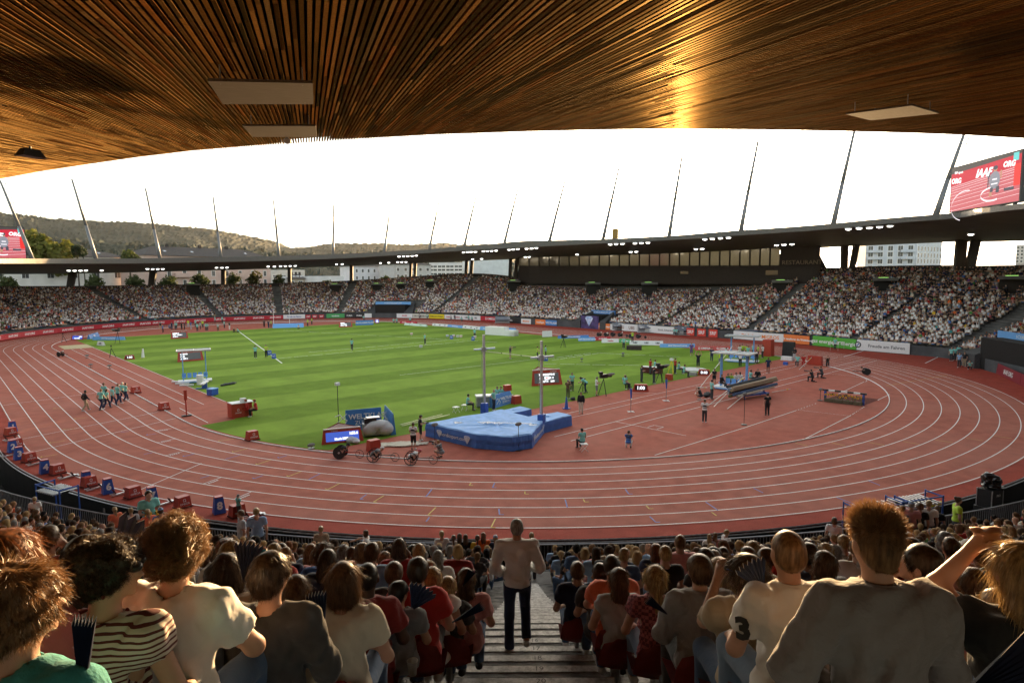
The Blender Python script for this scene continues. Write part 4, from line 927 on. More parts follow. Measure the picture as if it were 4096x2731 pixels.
def pants_mesh(pose, leg=1.0, key='', ov=None, res=.03, fat=1.0, wr=0):
 k = ('pants', pose, leg, key, res)
 if k not in MESH:
  J = joints(pose, ov); inf = .018 if res >= .02 else .012; P = [ell(J['P']-np.array([0, 0, .01]), (.155*fat+inf, .118*fat+inf, .11))]; cs = [lambda X: X[..., 2]-(J['P'][2]+.06)]
  for s in 'lr':
   a, b, c = J['HP'+s], J['KN'+s], J['AN'+s]; P.append(cap(a, b if leg >= .5 else a+(b-a)*leg*2, .084*fat+inf, .058*fat+inf))
   if leg > .5: P.append(cap(b, b+(c-b)*(leg-.5)*2*.98, .058*fat+inf, .048+inf))
   p0, d = (b+(c-b)*(leg-.5)*1.96, c-b) if leg > .5 else (a+(b-a)*leg*2, b-a); d = d/np.linalg.norm(d)
   cs.append(lambda X, p0=p0, d=d: np.where(np.linalg.norm(X-p0, axis=-1) < .13, (X-p0)@d, -1.0))
  n1 = nzf(25, wr, 5); V, F = snet(P, res, .03, cs, n1 if wr else None); MESH[k] = npmesh('trousers', V, F, [None], smooth=True)
 return MESH[k]
def shoe_mesh(pose, key='', ov=None, res=.02):
 k = ('shoes', pose, key)
 if k not in MESH:
  J = joints(pose, ov); out_ = []
  for s in 'lr':
   V, F = snet([cap(J['AN'+s]-np.array([0, .03, .035]), J['TO'+s], .046, .042)], res, .02); out_.append(npmesh('shoe', V, F, [None], smooth=True))
  MESH[k] = out_
 return MESH[k]
def hair_prims(J, hy, hp, style):
 R, c = head_tf(J, hy, hp); q = lambda v: c+R@np.array(v, float)
 big = dict(curly=.022, afro=.03).get(style, .006)
 P = [ell(q((0, -.014, .028)), (.084+big, .100+big, .090+big), R), ell(q((0, -.045, -.012)), (.076+big*.8, .066+big*.7, .075+big*.4), R)]
 if style == 'cropped': P = [ell(q((0, -.012, .030)), (.0785, .098, .0885), R), ell(q((0, -.040, -.015)), (.0745, .0635, .070), R)]
 if style == 'spiky': P = [ell(q((0, -.012, .026)), (.0795, .099, .088), R), ell(q((0, -.048, -.035)), (.066, .058, .078), R), ell(q((0, .004, .062)), (.074, .088, .064), R)]
 if style == 'bob': P += [ell(q((.0, -.035, -.055)), (.094, .080, .085), R), ell(q((.065, .0, -.07)), (.028, .06, .07), R), ell(q((-.065, .0, -.07)), (.028, .06, .07), R)]
 if style in ('long', 'wavy'): P += [cap(q((0, -.07, -.02)), q((0, -.075, -.14)), .080, .080), cap(q((.04, -.085, -.12)), q((.035, -.10, -.33)), .055, .030), cap(q((-.04, -.085, -.12)), q((-.035, -.10, -.33)), .055, .030)]
 if style == 'pony': P += [ell(q((0, -.115, .035)), (.03, .03, .03), R), cap(q((0, -.13, .02)), q((0, -.145, -.16)), .034, .030), cap(q((0, -.145, -.16)), q((.01, -.135, -.27)), .030, .012)]
 if style == 'bun': P += [ell(q((0, -.10, .085)), (.055, .05, .05), R)]
 face = ell(q((0, .088, -.028)), (.078, .070, .098), R)
 cuts = [lambda X: -pd(face, X)]
 if style in ('short', 'cropped', 'spiky', 'curly'):
  n_ = R@np.array((0, .35, -1.0)); n_ /= np.linalg.norm(n_); p0 = q((0, -.06, -.075 if style != 'cropped' else -.07)); cuts.append(lambda X: (X-p0)@n_)
 if style == 'bob': cuts.append(lambda X: (X-q((0, 0, -.125)))@(R@np.array((0, 0, -1.0))))
 return P, cuts
def hair_mesh(pose, style, key='', hy=0, hp=0, ov=None, res=.022, strands=0, seed=0, slen=.05, curl=.0, wid=.0016):
 k = ('hair', pose, style, key, res)
 if k not in MESH:
  J = joints(pose, ov); P, cuts = hair_prims(J, hy, hp, style)
  am = dict(curly=.012, afro=.012, wavy=.006, spiky=.004, cropped=.0008, bun=.004).get(style, .003); n1 = nzf(70 if style in ('curly', 'afro', 'spiky') else 40, am, seed)
  V, F = snet(P, res, .025, cuts, n1); me_v, me_f = V, F
  if strands:
   rng = np.random.default_rng(seed+9); R, c = head_tf(J, hy, hp); tri = rng.integers(0, len(F), strands); w4 = rng.dirichlet([1]*4, strands)
   P0 = (V[F[tri]]*w4[..., None]).sum(1); Nn = np.cross(V[F[tri, 2]]-V[F[tri, 0]], V[F[tri, 3]]-V[F[tri, 1]]); Nn /= np.linalg.norm(Nn, axis=1)[:, None]+1e-9
   if ((P0-c)*Nn).sum() < 0: Nn = -Nn
   crown = c+R@np.array((0, -.03, .13)); T = P0-crown; T -= (T*Nn).sum(1)[:, None]*Nn; T /= np.linalg.norm(T, axis=1)[:, None]+1e-6
   lift = dict(curly=.5, afro=1.1, spiky=.5, short=.25, cropped=.5, bun=.25, wavy=.25).get(style, .16); L = slen*rng.uniform(.5, 1.3, strands)
   if style == 'spiky':
    upf = np.clip(((P0-c)@(R@np.array((0, 0, 1.)))-.0)/.09, 0, 1); T = T*(1-upf[:, None]*.8); Lz = .22*upf+.02; D = T+Nn*Lz[:, None]+(R@np.array((0, .1, 1.)))*upf[:, None]*.55; L = L*(.3+upf*.5)
   else: D = T+Nn*lift
   D += rng.normal(size=D.shape)*(.16+curl*.8); D /= np.linalg.norm(D, axis=1)[:, None]
   side = np.cross(D, rng.normal(size=D.shape)); side /= np.linalg.norm(side, axis=1)[:, None]+1e-9; VV = [V]; FF = []; base = len(V); SEG = 4; pts = []
   pos = P0-Nn*.004; d_ = D.copy(); cx = np.cross(D, side); ph = rng.uniform(0, 6.28, strands)
   for s_ in range(SEG+1):
    t = s_/SEG; ww = wid*(1-t*.85); cu = curl*.02*(np.cos(ph+t*9)[:, None]*side+np.sin(ph+t*9)[:, None]*cx)*min(1, t*2)
    VV += [pos+cu-side*ww, pos+cu+side*ww]
    d_ = d_+np.array((0, 0, -.22 if style != 'spiky' else -.05))*(1-t*.3)*(1 if style not in ('curly', 'afro') else .4)-Nn*lift*.12; d_ /= np.linalg.norm(d_, axis=1)[:, None]; pos = pos+d_*(L/SEG)[:, None]
   ar = np.arange(strands)
   for s_ in range(SEG): a = base+s_*2*strands; FF.append(np.stack([a+ar, a+strands+ar, a+3*strands+ar, a+2*strands+ar], 1))
   me_v = np.concatenate(VV); me_f = np.concatenate([F]+FF)
  MESH[k] = npmesh('hair', me_v, me_f, [None], smooth=True)
 return MESH[k]
SKIN = {'fair': (.48, .27, .19), 'tan': (.38, .20, .13), 'brown': (.16, .075, .045), 'dark': (.07, .035, .022)}
HAIRC = {'blond': (.36, .24, .11), 'light brown': (.22, .12, .055), 'brown': (.11, .058, .028), 'dark brown': (.045, .026, .015), 'black': (.012, .010, .009), 'grey': (.24, .23, .22), 'red': (.20, .07, .025), 'white': (.5, .48, .45)}
def skin(c): return mat('skin_'+c, SKIN[c], .55, .06, scale=9, spec=.35)
def hairm(c): return mat('hair_'+c.replace(' ', '_'), HAIRC[c], .42, .6, stretch=(3, 3, .6), scale=22, spec=.5, trans=.22)
CL = {'white': (.72, .71, .69), 'cream': (.55, .50, .40), 'light grey': (.40, .40, .41), 'smoke blue': (.24, .225, .23), 'grey': (.20, .20, .21), 'charcoal': (.05, .05, .055), 'black': (.018, .018, .02), 'navy': (.02, .03, .075), 'blue': (.05, .14, .40), 'light blue': (.24, .36, .55), 'teal': (.05, .30, .30), 'mint': (.20, .52, .47), 'green': (.07, .25, .06), 'neon yellow': (.42, .60, .05), 'yellow': (.62, .40, .04), 'orange': (.75, .14, .03), 'coral': (.78, .18, .09), 'red': (.42, .025, .02), 'dark red': (.20, .02, .02), 'pink': (.55, .24, .24), 'rose': (.50, .12, .14), 'purple': (.14, .06, .20), 'olive': (.10, .11, .05), 'brown': (.12, .07, .04), 'beige': (.36, .28, .19), 'denim': (.07, .12, .22), 'light denim': (.16, .23, .34), 'khaki': (.26, .22, .14)}
def cloth(c, fine=False): return mat('cloth_'+c.replace(' ', '_'), CL[c], .85, .04, scale=5, bump=.25 if not fine else .4, bscale=22 if not fine else 30, spec=.2, sheen=.15)
M_sole = mat('shoe_white', (.55, .55, .55), .6, .1)
def put(name, me, parent, m):
 o = bpy.data.objects.new(name, me); link(o, parent); o.material_slots[0].link = 'OBJECT'; o.material_slots[0].material = m; return o
def person(loc, az, pose='stand', top='mint', bottom='charcoal', hair='brown', style='short', sk='fair', sleeve=.55, leg=1.0, scale=1.0, label='', group=None, shoes=True, extra=None, legs=True, capc=None, hy=0, hs=0):
 body = bpy.data.objects.new('person', body_mesh(pose)); link(body); body.material_slots[0].link = 'OBJECT'; body.material_slots[0].material = skin(sk)
 body.location = loc; body.rotation_euler = (0, 0, -rad(az)); body.scale = (scale,)*3; tag(body, label, 'person', group)
 put('shirt', shirt_mesh(pose, sleeve), body, cloth(top))
 if legs: put('shorts' if leg < .8 else 'trousers', pants_mesh(pose, leg), body, cloth(bottom))
 if style != 'bald': put('hair', hair_mesh(pose, style, 's%d' % hs, strands=hs, seed=len(MESH), slen=.03 if style in ('short', 'cropped') else .07, wid=.0028), body, hairm(hair))
 if shoes:
  for me in shoe_mesh(pose): put('shoe', me, body, M_sole if random.random() < .55 else M_black)
 if capc: put('cap', cap_mesh(pose), body, cloth(capc))
 return body
def cap_mesh(pose):
 k = ('cap', pose)
 if k not in MESH:
  J = joints(pose); c = J['H']; q = lambda v: c+np.array(v, float)
  V, F = snet([ell(q((0, -.008, .045)), (.088, .108, .078)), ell(q((0, .12, .035)), (.07, .07, .012))], .02, .01, [lambda X: (c[2]+.018)-X[..., 2]]); MESH[k] = npmesh('cap', V, F, [None], smooth=True)
 return MESH[k]
def helmet_mesh(pose):
 k = ('helm', pose)
 if k not in MESH:
  J = joints(pose); c = J['H']; V, F = snet([ell(c+np.array((0, -.01, .045)), (.10, .13, .09))], .018, .01, [lambda X: c[2]-X[..., 2]-.0]); MESH[k] = npmesh('helmet', V, F, [None], smooth=True)
 return MESH[k]
def vest(o, pose, col='charcoal'):
 k = ('vest', pose)
 if k not in MESH:
  J = joints(pose); V, F = snet([ell(J['W'], (.165, .135, .13)), ell(J['C'], (.185, .14, .165)), cap(J['C']+np.array([.12, 0, .12]), J['C']+np.array([-.12, 0, .12]), .075)], .028, .03); MESH[k] = npmesh('vest', V, F, [None], smooth=True)
 return put('vest', MESH[k], o, cloth(col))
# ============ people and gear on the track and field
def foot(u, v): x, y = G(u, v); return Vector((x, y, .012))
def C5(x, y): return ((1200+x*.5808)/K, (1200+y*.5808)/K)
def C4(x, y): return (x*.5808/K, (1200+y*.5808)/K)
def C6(x, y): return ((2400+x*.4464)/K, (1200+y*.4464)/K)
def C7(x, y): return ((3096+x*.5102)/K, (1200+y*.5102)/K)
def az_view(p): return math.degrees(math.atan2(p.x-CAMX, p.y-CAMY))
M_lens = mat('camera_black', (.015, .015, .017), .3, .1)
def gear_camera(parent, c, L=.3):
 q = MB(); q.box((c[0], c[1], c[2]), (.14, .1, .11), M_lens); q.tube((c[0], c[1]+.03, c[2]), (c[0], c[1]+L, c[2]), .045, M_lens, 8, .06); o = q.build('photo_camera'); o.matrix_world = parent.matrix_basis; o.matrix_world = Matrix.LocRotScale(parent.location, parent.rotation_euler, parent.scale); tag(o, 'black camera held by the '+' '.join(parent['label'].split()[:11]), 'camera'); return o
def P_(uv, da, pose, top, bottom, hair, style, label, **kw):
 "da: facing relative to the view direction, 0 = away from the camera, 90 = to the right"
 p = foot(*uv); o = person(p, az_view(p)+da, pose, top, bottom, hair, style, label=label, **kw); return o
MINT = 'mint'
a = P_(C4(590, 765), 70, 'walk', 'black', 'beige', 'black', 'short', 'man in black blazer and beige trousers striding ahead of the mint shirted group', sk='dark', sleeve=1.9)
for (x, y, h, s, t) in [(700, 760, 'light brown', 'short', 'blond volunteer in mint shirt carrying a blue roll, front of the walking group'), (738, 748, 'dark brown', 'pony', 'volunteer in mint shirt with ponytail, second in the walking group'), (722, 712, 'brown', 'short', 'volunteer in mint shirt half hidden behind the front pair'), (778, 730, 'brown', 'short', 'tall volunteer in mint shirt with cap in the middle of the walking group'), (815, 720, 'red', 'short', 'red haired volunteer in mint shirt taking a long stride'), (845, 690, 'white', 'short', 'white haired volunteer in mint shirt at the back of the group'), (868, 695, 'dark brown', 'short', 'volunteer in mint shirt with a backpack, last of the walking group')]:
 P_(C4(x, y), random.uniform(40, 75), 'walk2' if x in (738, 778, 845) else ('walk' if x != 722 else 'stand'), MINT, 'navy', h, s, t, scale=random.uniform(.93, 1.06), group='volunteers walking along the inner lanes', capc='navy' if 'cap' in t and 'backp' not in t else None)
P_(C4(1760, 400), 10, 'hold', MINT, 'charcoal', 'dark brown', 'short', 'official in mint shirt standing on the grass by the sector line, with back turned')
P_(C4(1835, 393), 200, 'hold', 'neon yellow', 'black', 'dark brown', 'short', 'cameraman in neon yellow vest beside the sector line markers')
P_(C5(358, 345), 30, 'stand', MINT, 'charcoal', 'black', 'short', 'official in mint shirt alone on the grass, left of the far white lines')
P_(C5(861, 305), 60, 'stand', MINT, 'charcoal', 'blond', 'short', 'fair haired official in mint shirt between the two dashed sector lines')
P_(C5(1203, 262), 20, 'stand', MINT, 'charcoal', 'dark brown', 'short', 'official in mint shirt by the blue distance marker 65')
o = P_(C5(1448, 405), 60, 'film', 'charcoal', 'khaki', 'grey', 'short', 'grey haired photographer with long lens behind the pole vault bar', leg=.55)
gear_camera(o, (0, .36, 1.5), .5)
P_(C5(1635, 408), 90, 'hold', 'neon yellow', 'charcoal', 'brown', 'short', 'cameraman in neon yellow vest behind the right vault standard')
P_(C5(1692, 402), 90, 'stand', MINT, 'charcoal', 'black', 'short', 'official in mint shirt and dark cap behind marker 18', capc='black')
P_(C5(1155, 760), 95, 'sit', MINT, 'charcoal', 'black', 'short', 'seated volunteer in mint shirt on a folding stool left of the white case')
P_(C5(1335, 760), 120, 'hips', MINT, 'navy', 'light brown', 'bald', 'bald official in mint shirt standing beside the blue judges table')
for x, h, t in [(1362, 'brown', 'leftmost'), (1386, 'dark brown', 'middle'), (1408, 'black', 'rightmost')]:
 P_(C5(x, 700), -150, 'sit', MINT, 'navy', h, 'short', 'judge in mint shirt seated behind the blue table, %s of three' % t)
P_(C5(1873, 625), 160, 'hold', MINT, 'charcoal', 'brown', 'short', 'official in mint shirt with clipboard facing the camera by the runway')
o = P_(C5(1845, 682), 20, 'film', 'brown', 'olive', 'grey', 'short', 'photographer in brown vest and olive trousers at the grass edge', capc='grey'); gear_camera(o, (0, .36, 1.5), .3)
P_(C5(1965, 638), -90, 'bend', MINT, 'navy', 'black', 'short', 'volunteer in mint shirt bent over a small tripod camera', capc='black')
P_(C5(2042, 658), 80, 'hold', 'white', 'grey', 'grey', 'short', 'cameraman in white shirt and grey shorts beside the big tripod camera', leg=.55)
P_(C5(2235, 610), 150, 'sit', MINT, 'black', 'blond', 'short', 'volunteer in mint shirt sitting on a stool by the runway edge')
P_(C5(1935, 782), 190, 'stand', 'black', 'cream', 'dark brown', 'cropped', 'official in black blazer and cream trousers holding a white and red flag', sk='tan', sleeve=1.9)
o = P_(C5(830, 968), 80, 'hold', 'black', 'black', 'brown', 'short', 'cameraman in black shirt filming beside the blue landing mat', leg=.55, capc='charcoal'); gear_camera(o, (0, .36, 1.18), .2)
o = P_(C5(782, 1030), 20, 'hold', 'white', 'black', 'brown', 'short', 'photographer in white shirt and dark vest left of the landing mat', leg=.55); vest(o, 'hold', 'charcoal')
o = P_(C5(965, 1085), -60, 'crouch', 'grey', 'grey', 'blond', 'short', 'fair haired photographer crouching at the kerb by the mat corner', leg=.55); gear_camera(o, (0, .42, .93), .3); vest(o, 'crouch', 'charcoal')
P_(C5(1945, 1030), -30, 'sit', MINT, 'black', 'black', 'short', 'volunteer in mint shirt on a folding chair with back turned, right of the mat')
o = P_(C5(2262, 1015), 5, 'crouch', 'blue', 'white', 'brown', 'short', 'photographer crouching on the red apron in blue shirt and black vest'); vest(o, 'crouch', 'charcoal')
o = P_(C6(935, 1098), 5, 'hold', 'white', 'charcoal', 'brown', 'short', 'photographer in white shirt and grey vest standing by the white runway lines'); vest(o, 'hold', 'charcoal')
P_(C6(1497, 1035), -20, 'stand', 'black', 'black', 'black', 'short', 'cameraman all in black holding a video camera low, in front of the pole rack')
P_(C6(1000, 890), 60, 'stand', MINT, 'charcoal', 'black', 'short', 'official in mint shirt standing left of the athletes shelter')
P_(C6(895, 890), -70, 'crouch', 'black', 'navy', 'dark brown', 'short', 'athlete in black vest sitting on the ground by the vaulting poles', leg=.3, sleeve=0, sk='tan')
P_(C6(1022, 770), 170, 'hold', 'black', 'black', 'dark brown', 'short', 'pole vaulter in black kit holding a pole beside the shelter', leg=.3, sleeve=0, sk='tan')
for k_, (x, y, t, s_, pz) in enumerate([(1085, 790, 'black', 'brown', 'dark tracksuit'), (1140, 780, 'green', 'brown', 'green jacket'), (1170, 775, 'neon yellow', 'blond', 'yellow shirt'), (1215, 770, 'white', 'black', 'white top'), (1250, 765, 'white', 'black', 'white jacket and dark skin')]):
 P_(C6(x, y), 120+k_*8, 'sit', t, 'charcoal', s_, 'short', 'vaulter in %s seated under the nearer open shelter' % pz, sk='dark' if 'skin' in pz else 'fair', sleeve=1.9)
P_(C6(1345, 745), 60, 'sit', MINT, 'charcoal', 'brown', 'short', 'volunteer in mint shirt crouched right of the nearer shelter'); P_(C6(1412, 735), 190, 'sit', 'black', 'black', 'brown', 'short', 'person in dark clothes seated right of the nearer shelter', sleeve=1.9)
P_(C6(1505, 655), 175, 'hips', 'navy', 'navy', 'dark brown', 'short', 'athlete in dark blue kit standing alone on the runway', leg=.3, sk='brown')
P_(C6(1255, 595), 170, 'hips', 'white', 'black', 'black', 'short', 'muscular athlete in white shirt with hands on hips before the far shelter', sk='dark'); P_(C6(1322, 600), 130, 'stand', 'black', 'beige', 'brown', 'short', 'athlete in black top and bare legs by the far shelter', leg=.3)
P_(C6(878, 615), 180, 'arms_up', 'black', 'black', 'brown', 'cropped', 'big thrower in black raising both arms beside the throwing circle', leg=.8, scale=1.08)
P_(C6(818, 498), 170, 'hips', 'purple', 'purple', 'brown', 'short', 'athlete in dark purple kit in front of the blue board', leg=.7); P_(C6(1000, 548), 170, 'stand', 'navy', 'navy', 'brown', 'short', 'athlete in navy kit in front of the red board'); P_(C6(1075, 590), 190, 'film', 'neon yellow', 'grey', 'brown', 'short', 'photographer in neon yellow vest right of the thrower', leg=.55)
for x, y, t, l in [(372, 735, 'charcoal', 'man in charcoal shirt left of the judges desk on the grass edge'), (450, 665, 'red', 'judge in red vest standing behind the desk'), (482, 750, 'black', 'man in black filming by the large tripod camera'), (672, 660, 'red', 'timekeeper in red vest at the yellow tripod')]:
 P_(C6(x, y), 60, 'hold', t, 'charcoal', 'brown', 'short', l)
for x, y, l in [(703, 660, 'volunteer in mint shirt on a stool beside the yellow tripod'), (752, 690, 'volunteer in mint shirt seated nearest the digital clock'), (222, 800, 'volunteer in mint shirt writing on a stool left of the red clock'), (490, 640, 'judge in mint shirt seated behind the desk'), (1125, 515, 'volunteer in mint shirt seated before the far shelter')]:
 P_(C6(x, y), 80, 'sit', MINT, 'charcoal', 'brown', 'short', l)
P_(C6(212, 437), 190, 'stand', MINT, 'charcoal', 'blond', 'short', 'volunteer in mint shirt beside the camera podium'); o = P_(C6(290, 412), 160, 'film', 'neon yellow', 'charcoal', 'brown', 'short', 'cameraman in neon yellow on the small dark podium'); o.location.z = .62
for k_, (x, y, t) in enumerate([(1275, 510, 'neon yellow'), (1310, 515, 'neon yellow'), (1325, 530, MINT), (1370, 510, MINT), (1415, 520, 'neon yellow'), (1455, 520, 'white'), (1250, 520, 'white'), (1400, 570, 'black')]):
 P_(C6(x, y), 150+30*k_, 'stand', t, 'charcoal', 'brown', 'short', 'person in %s shirt clustered at the far shelter, %s from the left' % (t, ordn[sorted([1275, 1310, 1325, 1370, 1415, 1455, 1250, 1400]).index(x)]))
P_(C6(1740, 545), 200, 'hold', 'black', 'light grey', 'dark brown', 'short', 'man in dark jacket holding a blue bag near the black covered box', sleeve=1.9); P_(C6(1770, 590), 190, 'sit', MINT, 'charcoal', 'brown', 'short', 'volunteer in mint shirt seated by the black covered box'); P_(C6(1822, 590), 180, 'sit', 'red', 'red', 'brown', 'short', 'timekeeper in red shirt seated left of the red box')
o = P_(C6(2038, 592), 180, 'kneel', 'black', 'black', 'brown', 'short', 'photographer kneeling beyond the red box at the track kerb'); o = P_(C6(1900, 732), -60, 'kneel', 'black', 'black', 'black', 'short', 'photographer in black kneeling with a long lens on the right of the field'); gear_camera(o, (0, .4, 1.05), .5)
o = P_(C6(1985, 700), -60, 'kneel', 'charcoal', 'black', 'brown', 'short', 'second kneeling photographer with long lens, just behind the first'); gear_camera(o, (0, .4, 1.05), .5)
for x, y, t, l in [(2105, 445, MINT, 'volunteer in mint shirt behind the stacked hurdles'), (1958, 400, 'black', 'steward in dark jacket and white trousers before the green board')]: P_(C6(x, y), 180, 'stand', t, 'charcoal' if t == MINT else 'white', 'brown', 'short', l)
for x, y, t, l in [(1360, 405, 'light grey', 'steward in pale shirt at the dark tunnel wall'), (1388, 478, MINT, 'leftmost volunteer in mint shirt of the group by the right tunnel'), (1415, 475, MINT, 'second volunteer of the group by the right tunnel'), (1445, 460, MINT, 'third volunteer of the group by the right tunnel'), (1450, 530, 'light blue', 'man in pale blue shirt in front of the tunnel group'), (1490, 522, 'black', 'man in black jacket and beige trousers in the tunnel group'), (1545, 500, 'black', 'man in black standing deep in the tunnel mouth'), (1610, 530, MINT, 'stout volunteer in mint shirt behind the dark red board'), (1640, 520, MINT, 'volunteer in mint shirt next to the stout one behind the board'), (1680, 530, MINT, 'volunteer in mint shirt with yellow lanyard behind the board')]:
 P_(C7(x, y), 190, 'stand', t, 'charcoal' if 'beige' not in l else 'beige', 'brown', 'short', l)
P_(C7(1535, 545), 190, 'crouch', MINT, 'charcoal', 'brown', 'short', 'crouching volunteer with yellow bag in front of the tunnel group'); P_(C7(1762, 560), 200, 'sit', MINT, 'charcoal', 'brown', 'short', 'volunteer in mint shirt seated behind the lettered board at the right')
# the far bend of the field, upper left
for k_, (x, y, t, b_) in enumerate([(418, 262, 'black', 'beige'), (448, 302, 'blue', 'black'), (525, 250, 'blue', 'navy'), (552, 262, 'navy', 'navy'), (590, 262, MINT, 'charcoal'), (605, 262, MINT, 'charcoal'), (668, 262, 'black', 'black'), (700, 262, 'navy', 'black'), (745, 235, 'neon yellow', 'light grey'), (778, 258, 'blue', 'light grey'), (830, 232, MINT, 'charcoal'), (852, 282, MINT, 'charcoal'), (888, 262, MINT, 'charcoal'), (915, 240, 'neon yellow', 'charcoal'), (955, 278, MINT, 'charcoal'), (975, 278, MINT, 'charcoal'), (1095, 280, 'light grey', 'brown'), (1170, 245, MINT, 'charcoal'), (1230, 262, 'black', 'white'), (1285, 298, 'black', 'black'), (1328, 298, MINT, 'charcoal'), (1638, 235, 'black', 'black'), (1690, 245, 'navy', 'navy'), (1718, 240, 'neon yellow', 'black'), (2040, 258, 'white', 'black'), (2150, 225, 'neon yellow', 'charcoal'), (2198, 205, 'neon yellow', 'charcoal'), (360, 205, MINT, 'charcoal'), (1060, 182, MINT, 'charcoal'), (1145, 185, MINT, 'charcoal')]):
 low = k_ in (2, 19, 20, 24); P_(((500+x/2.94)/K, (1230+y/2.94)/K), (k_*67) % 360, 'crouch' if low else 'stand', t, b_, ('brown', 'blond', 'dark brown')[k_ % 3], 'short', '%s in %s at the far end of the field, %s from the left' % ('crouching person' if low else 'person', t, ordn[k_ % 30]), shoes=False, group='people at the far end of the field')
for k_, (x, y, t) in enumerate([(808, 190, MINT), (842, 190, MINT), (1002, 178, MINT), (1110, 130, 'light grey'), (1200, 135, MINT), (1480, 150, 'light grey'), (1525, 145, 'navy'), (1605, 172, MINT), (1687, 152, MINT), (1728, 165, MINT), (455, 152, MINT)]):
 P_(((1300+x/2.94)/K, (1230+y/2.94)/K), 170, 'sit', t, 'charcoal', 'brown', 'short', 'person in %s seated along the far straight before the boards, %s from the left' % (t, ordn[sorted([808, 842, 1002, 1110, 1200, 1480, 1525, 1605, 1687, 1728, 455]).index(x)]), shoes=False, group='people seated along the far straight')
for k_, x in enumerate([600, 615, 632, 640, 668, 690, 708, 735, 768, 800]):
 P_(((1300+x/2.94)/K, (1230+118/2.94)/K), 180, 'stand', (MINT, 'white', 'light grey', 'neon yellow')[k_ % 4] if k_ != 8 else 'neon yellow', 'charcoal', 'brown', 'short', 'person standing in front of the dark tunnel across the field, %s from the left' % ordn[k_], shoes=False, group='people standing before the far tunnel')
for k_, (x, y) in enumerate([(665, 315), (685, 318), (1408, 360), (1440, 362), (1550, 372), (2420/2.24+300, 0)][:5]):
 P_(C6(x-0, y), 180, 'sit', MINT, 'charcoal', 'brown', 'short', 'volunteer in mint shirt seated against the right hand boards, %s from the left' % ordn[k_], shoes=False, group='volunteers seated against the right boards')
# timekeepers in red at the grass corner
P_(C4(1705, 800), -80, 'sit', 'red', 'red', 'brown', 'short', 'timekeeper in red jacket and cap leaning over the red timing desk', capc='red', sleeve=1.9); P_(C4(1765, 800), -100, 'sit', 'red', 'black', 'brown', 'short', 'timekeeper in red shirt and cap on a stool beside the desk', capc='red', sleeve=1.0)
# two volunteers at the outer lane
def stand_at(u, vh, o_off, az, lab, zf=0.0, **kw):
 "stands at ring offset, head top seen at vh; returns person"
 X, Y, Z = ray(u, vh); best = None
 for th in np.arange(pi*.9, rad(300), .004):
  q = polar(th, 47.7+o_off) if th > pi else Vector((-(47.7+o_off), (pi-th)*60)); uu = img_u(q.x, q.y); dist = abs(uu-u)
  if best is None or dist < best[0]: best = (dist, q)
 q = best[1]; zh = zfor(q.x, q.y, vh); sc = (zh-zf)/1.76
 return person((q.x, q.y, zf), az_view(Vector((q.x, q.y, 0)))+az, label=lab, scale=sc, **kw)
# ============ gear on the field
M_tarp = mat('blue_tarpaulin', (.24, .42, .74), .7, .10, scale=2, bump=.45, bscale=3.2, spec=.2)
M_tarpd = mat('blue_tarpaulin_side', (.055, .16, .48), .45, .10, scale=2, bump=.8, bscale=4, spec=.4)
def bl(t, n=None): return t
def mat_pad(name, quad, h, label):
 c = Vector((sum(p[0] for p in quad)/len(quad), sum(p[1] for p in quad)/len(quad))); n = len(quad); q = MB(); N = 18
 # sheet over a soft mat: grid with sagging folds
 P = []; F = []
 rng = np.random.default_rng(3)
 rings = [(1.0, 0.0), (1.012, .02), (1.0, .35), (1.01, .6), (.995, .93), (.97, 1.0), (.8, 1.0), (.55, 1.0), (.3, 1.0), (.06, 1.0)]
 outl = []
 for i in range(n):
  a, b_ = Vector(quad[i]), Vector(quad[(i+1) % n])
  for k in range(10): outl.append(a.lerp(b_, k/10))
 m_ = len(outl)
 for s_, t in rings:
  for k, p in enumerate(outl):
   w_ = 1+.006*sin(k*2.1+t*3)+.004*sin(k*5.3) if 0 < t < .95 else 1
   z = h*t+(.03*sin(p.x*1.9+p.y*.7)*(1-s_*.3)+.02*sin(p.y*2.7-p.x) if s_ < .98 else 0)
   r = (p-c)*s_*w_; P.append((r.x, r.y, max(0, z)))
 for j in range(len(rings)-1):
  for k in range(m_): F.append((j*m_+k, j*m_+(k+1) % m_, (j+1)*m_+(k+1) % m_, (j+1)*m_+k))
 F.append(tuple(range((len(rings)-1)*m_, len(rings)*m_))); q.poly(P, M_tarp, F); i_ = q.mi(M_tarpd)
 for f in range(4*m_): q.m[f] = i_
 o = q.build(name, smooth=False); o.location = (c.x, c.y, 0); tag(o, label, 'mat'); return o, c
PADQ = [(-25.7, -17.4), (-25.2, -22.2), (-24.0, -24.3), (-22.6, -24.6), (-19.3, -22.4), (-19.0, -17.6)]
PADQ = PADQ
pad, pc = mat_pad('landing_mat', PADQ, .95, 'large pole vault landing mat covered with bright blue tarpaulin beside the track kerb')
wing, wc = mat_pad('landing_mat', [(-19.4, -22.4), (-16.2, -22.2), (-16.0, -20.6), (-19.1, -20.4)], .8, 'small blue covered front wing of the landing mat at the right vault standard')
wing2, _ = mat_pad('landing_mat', [(-19.2, -18.4), (-16.4, -18.2), (-16.5, -17.0), (-19.6, -16.9)], .7, 'second blue covered front wing, behind the large landing mat')
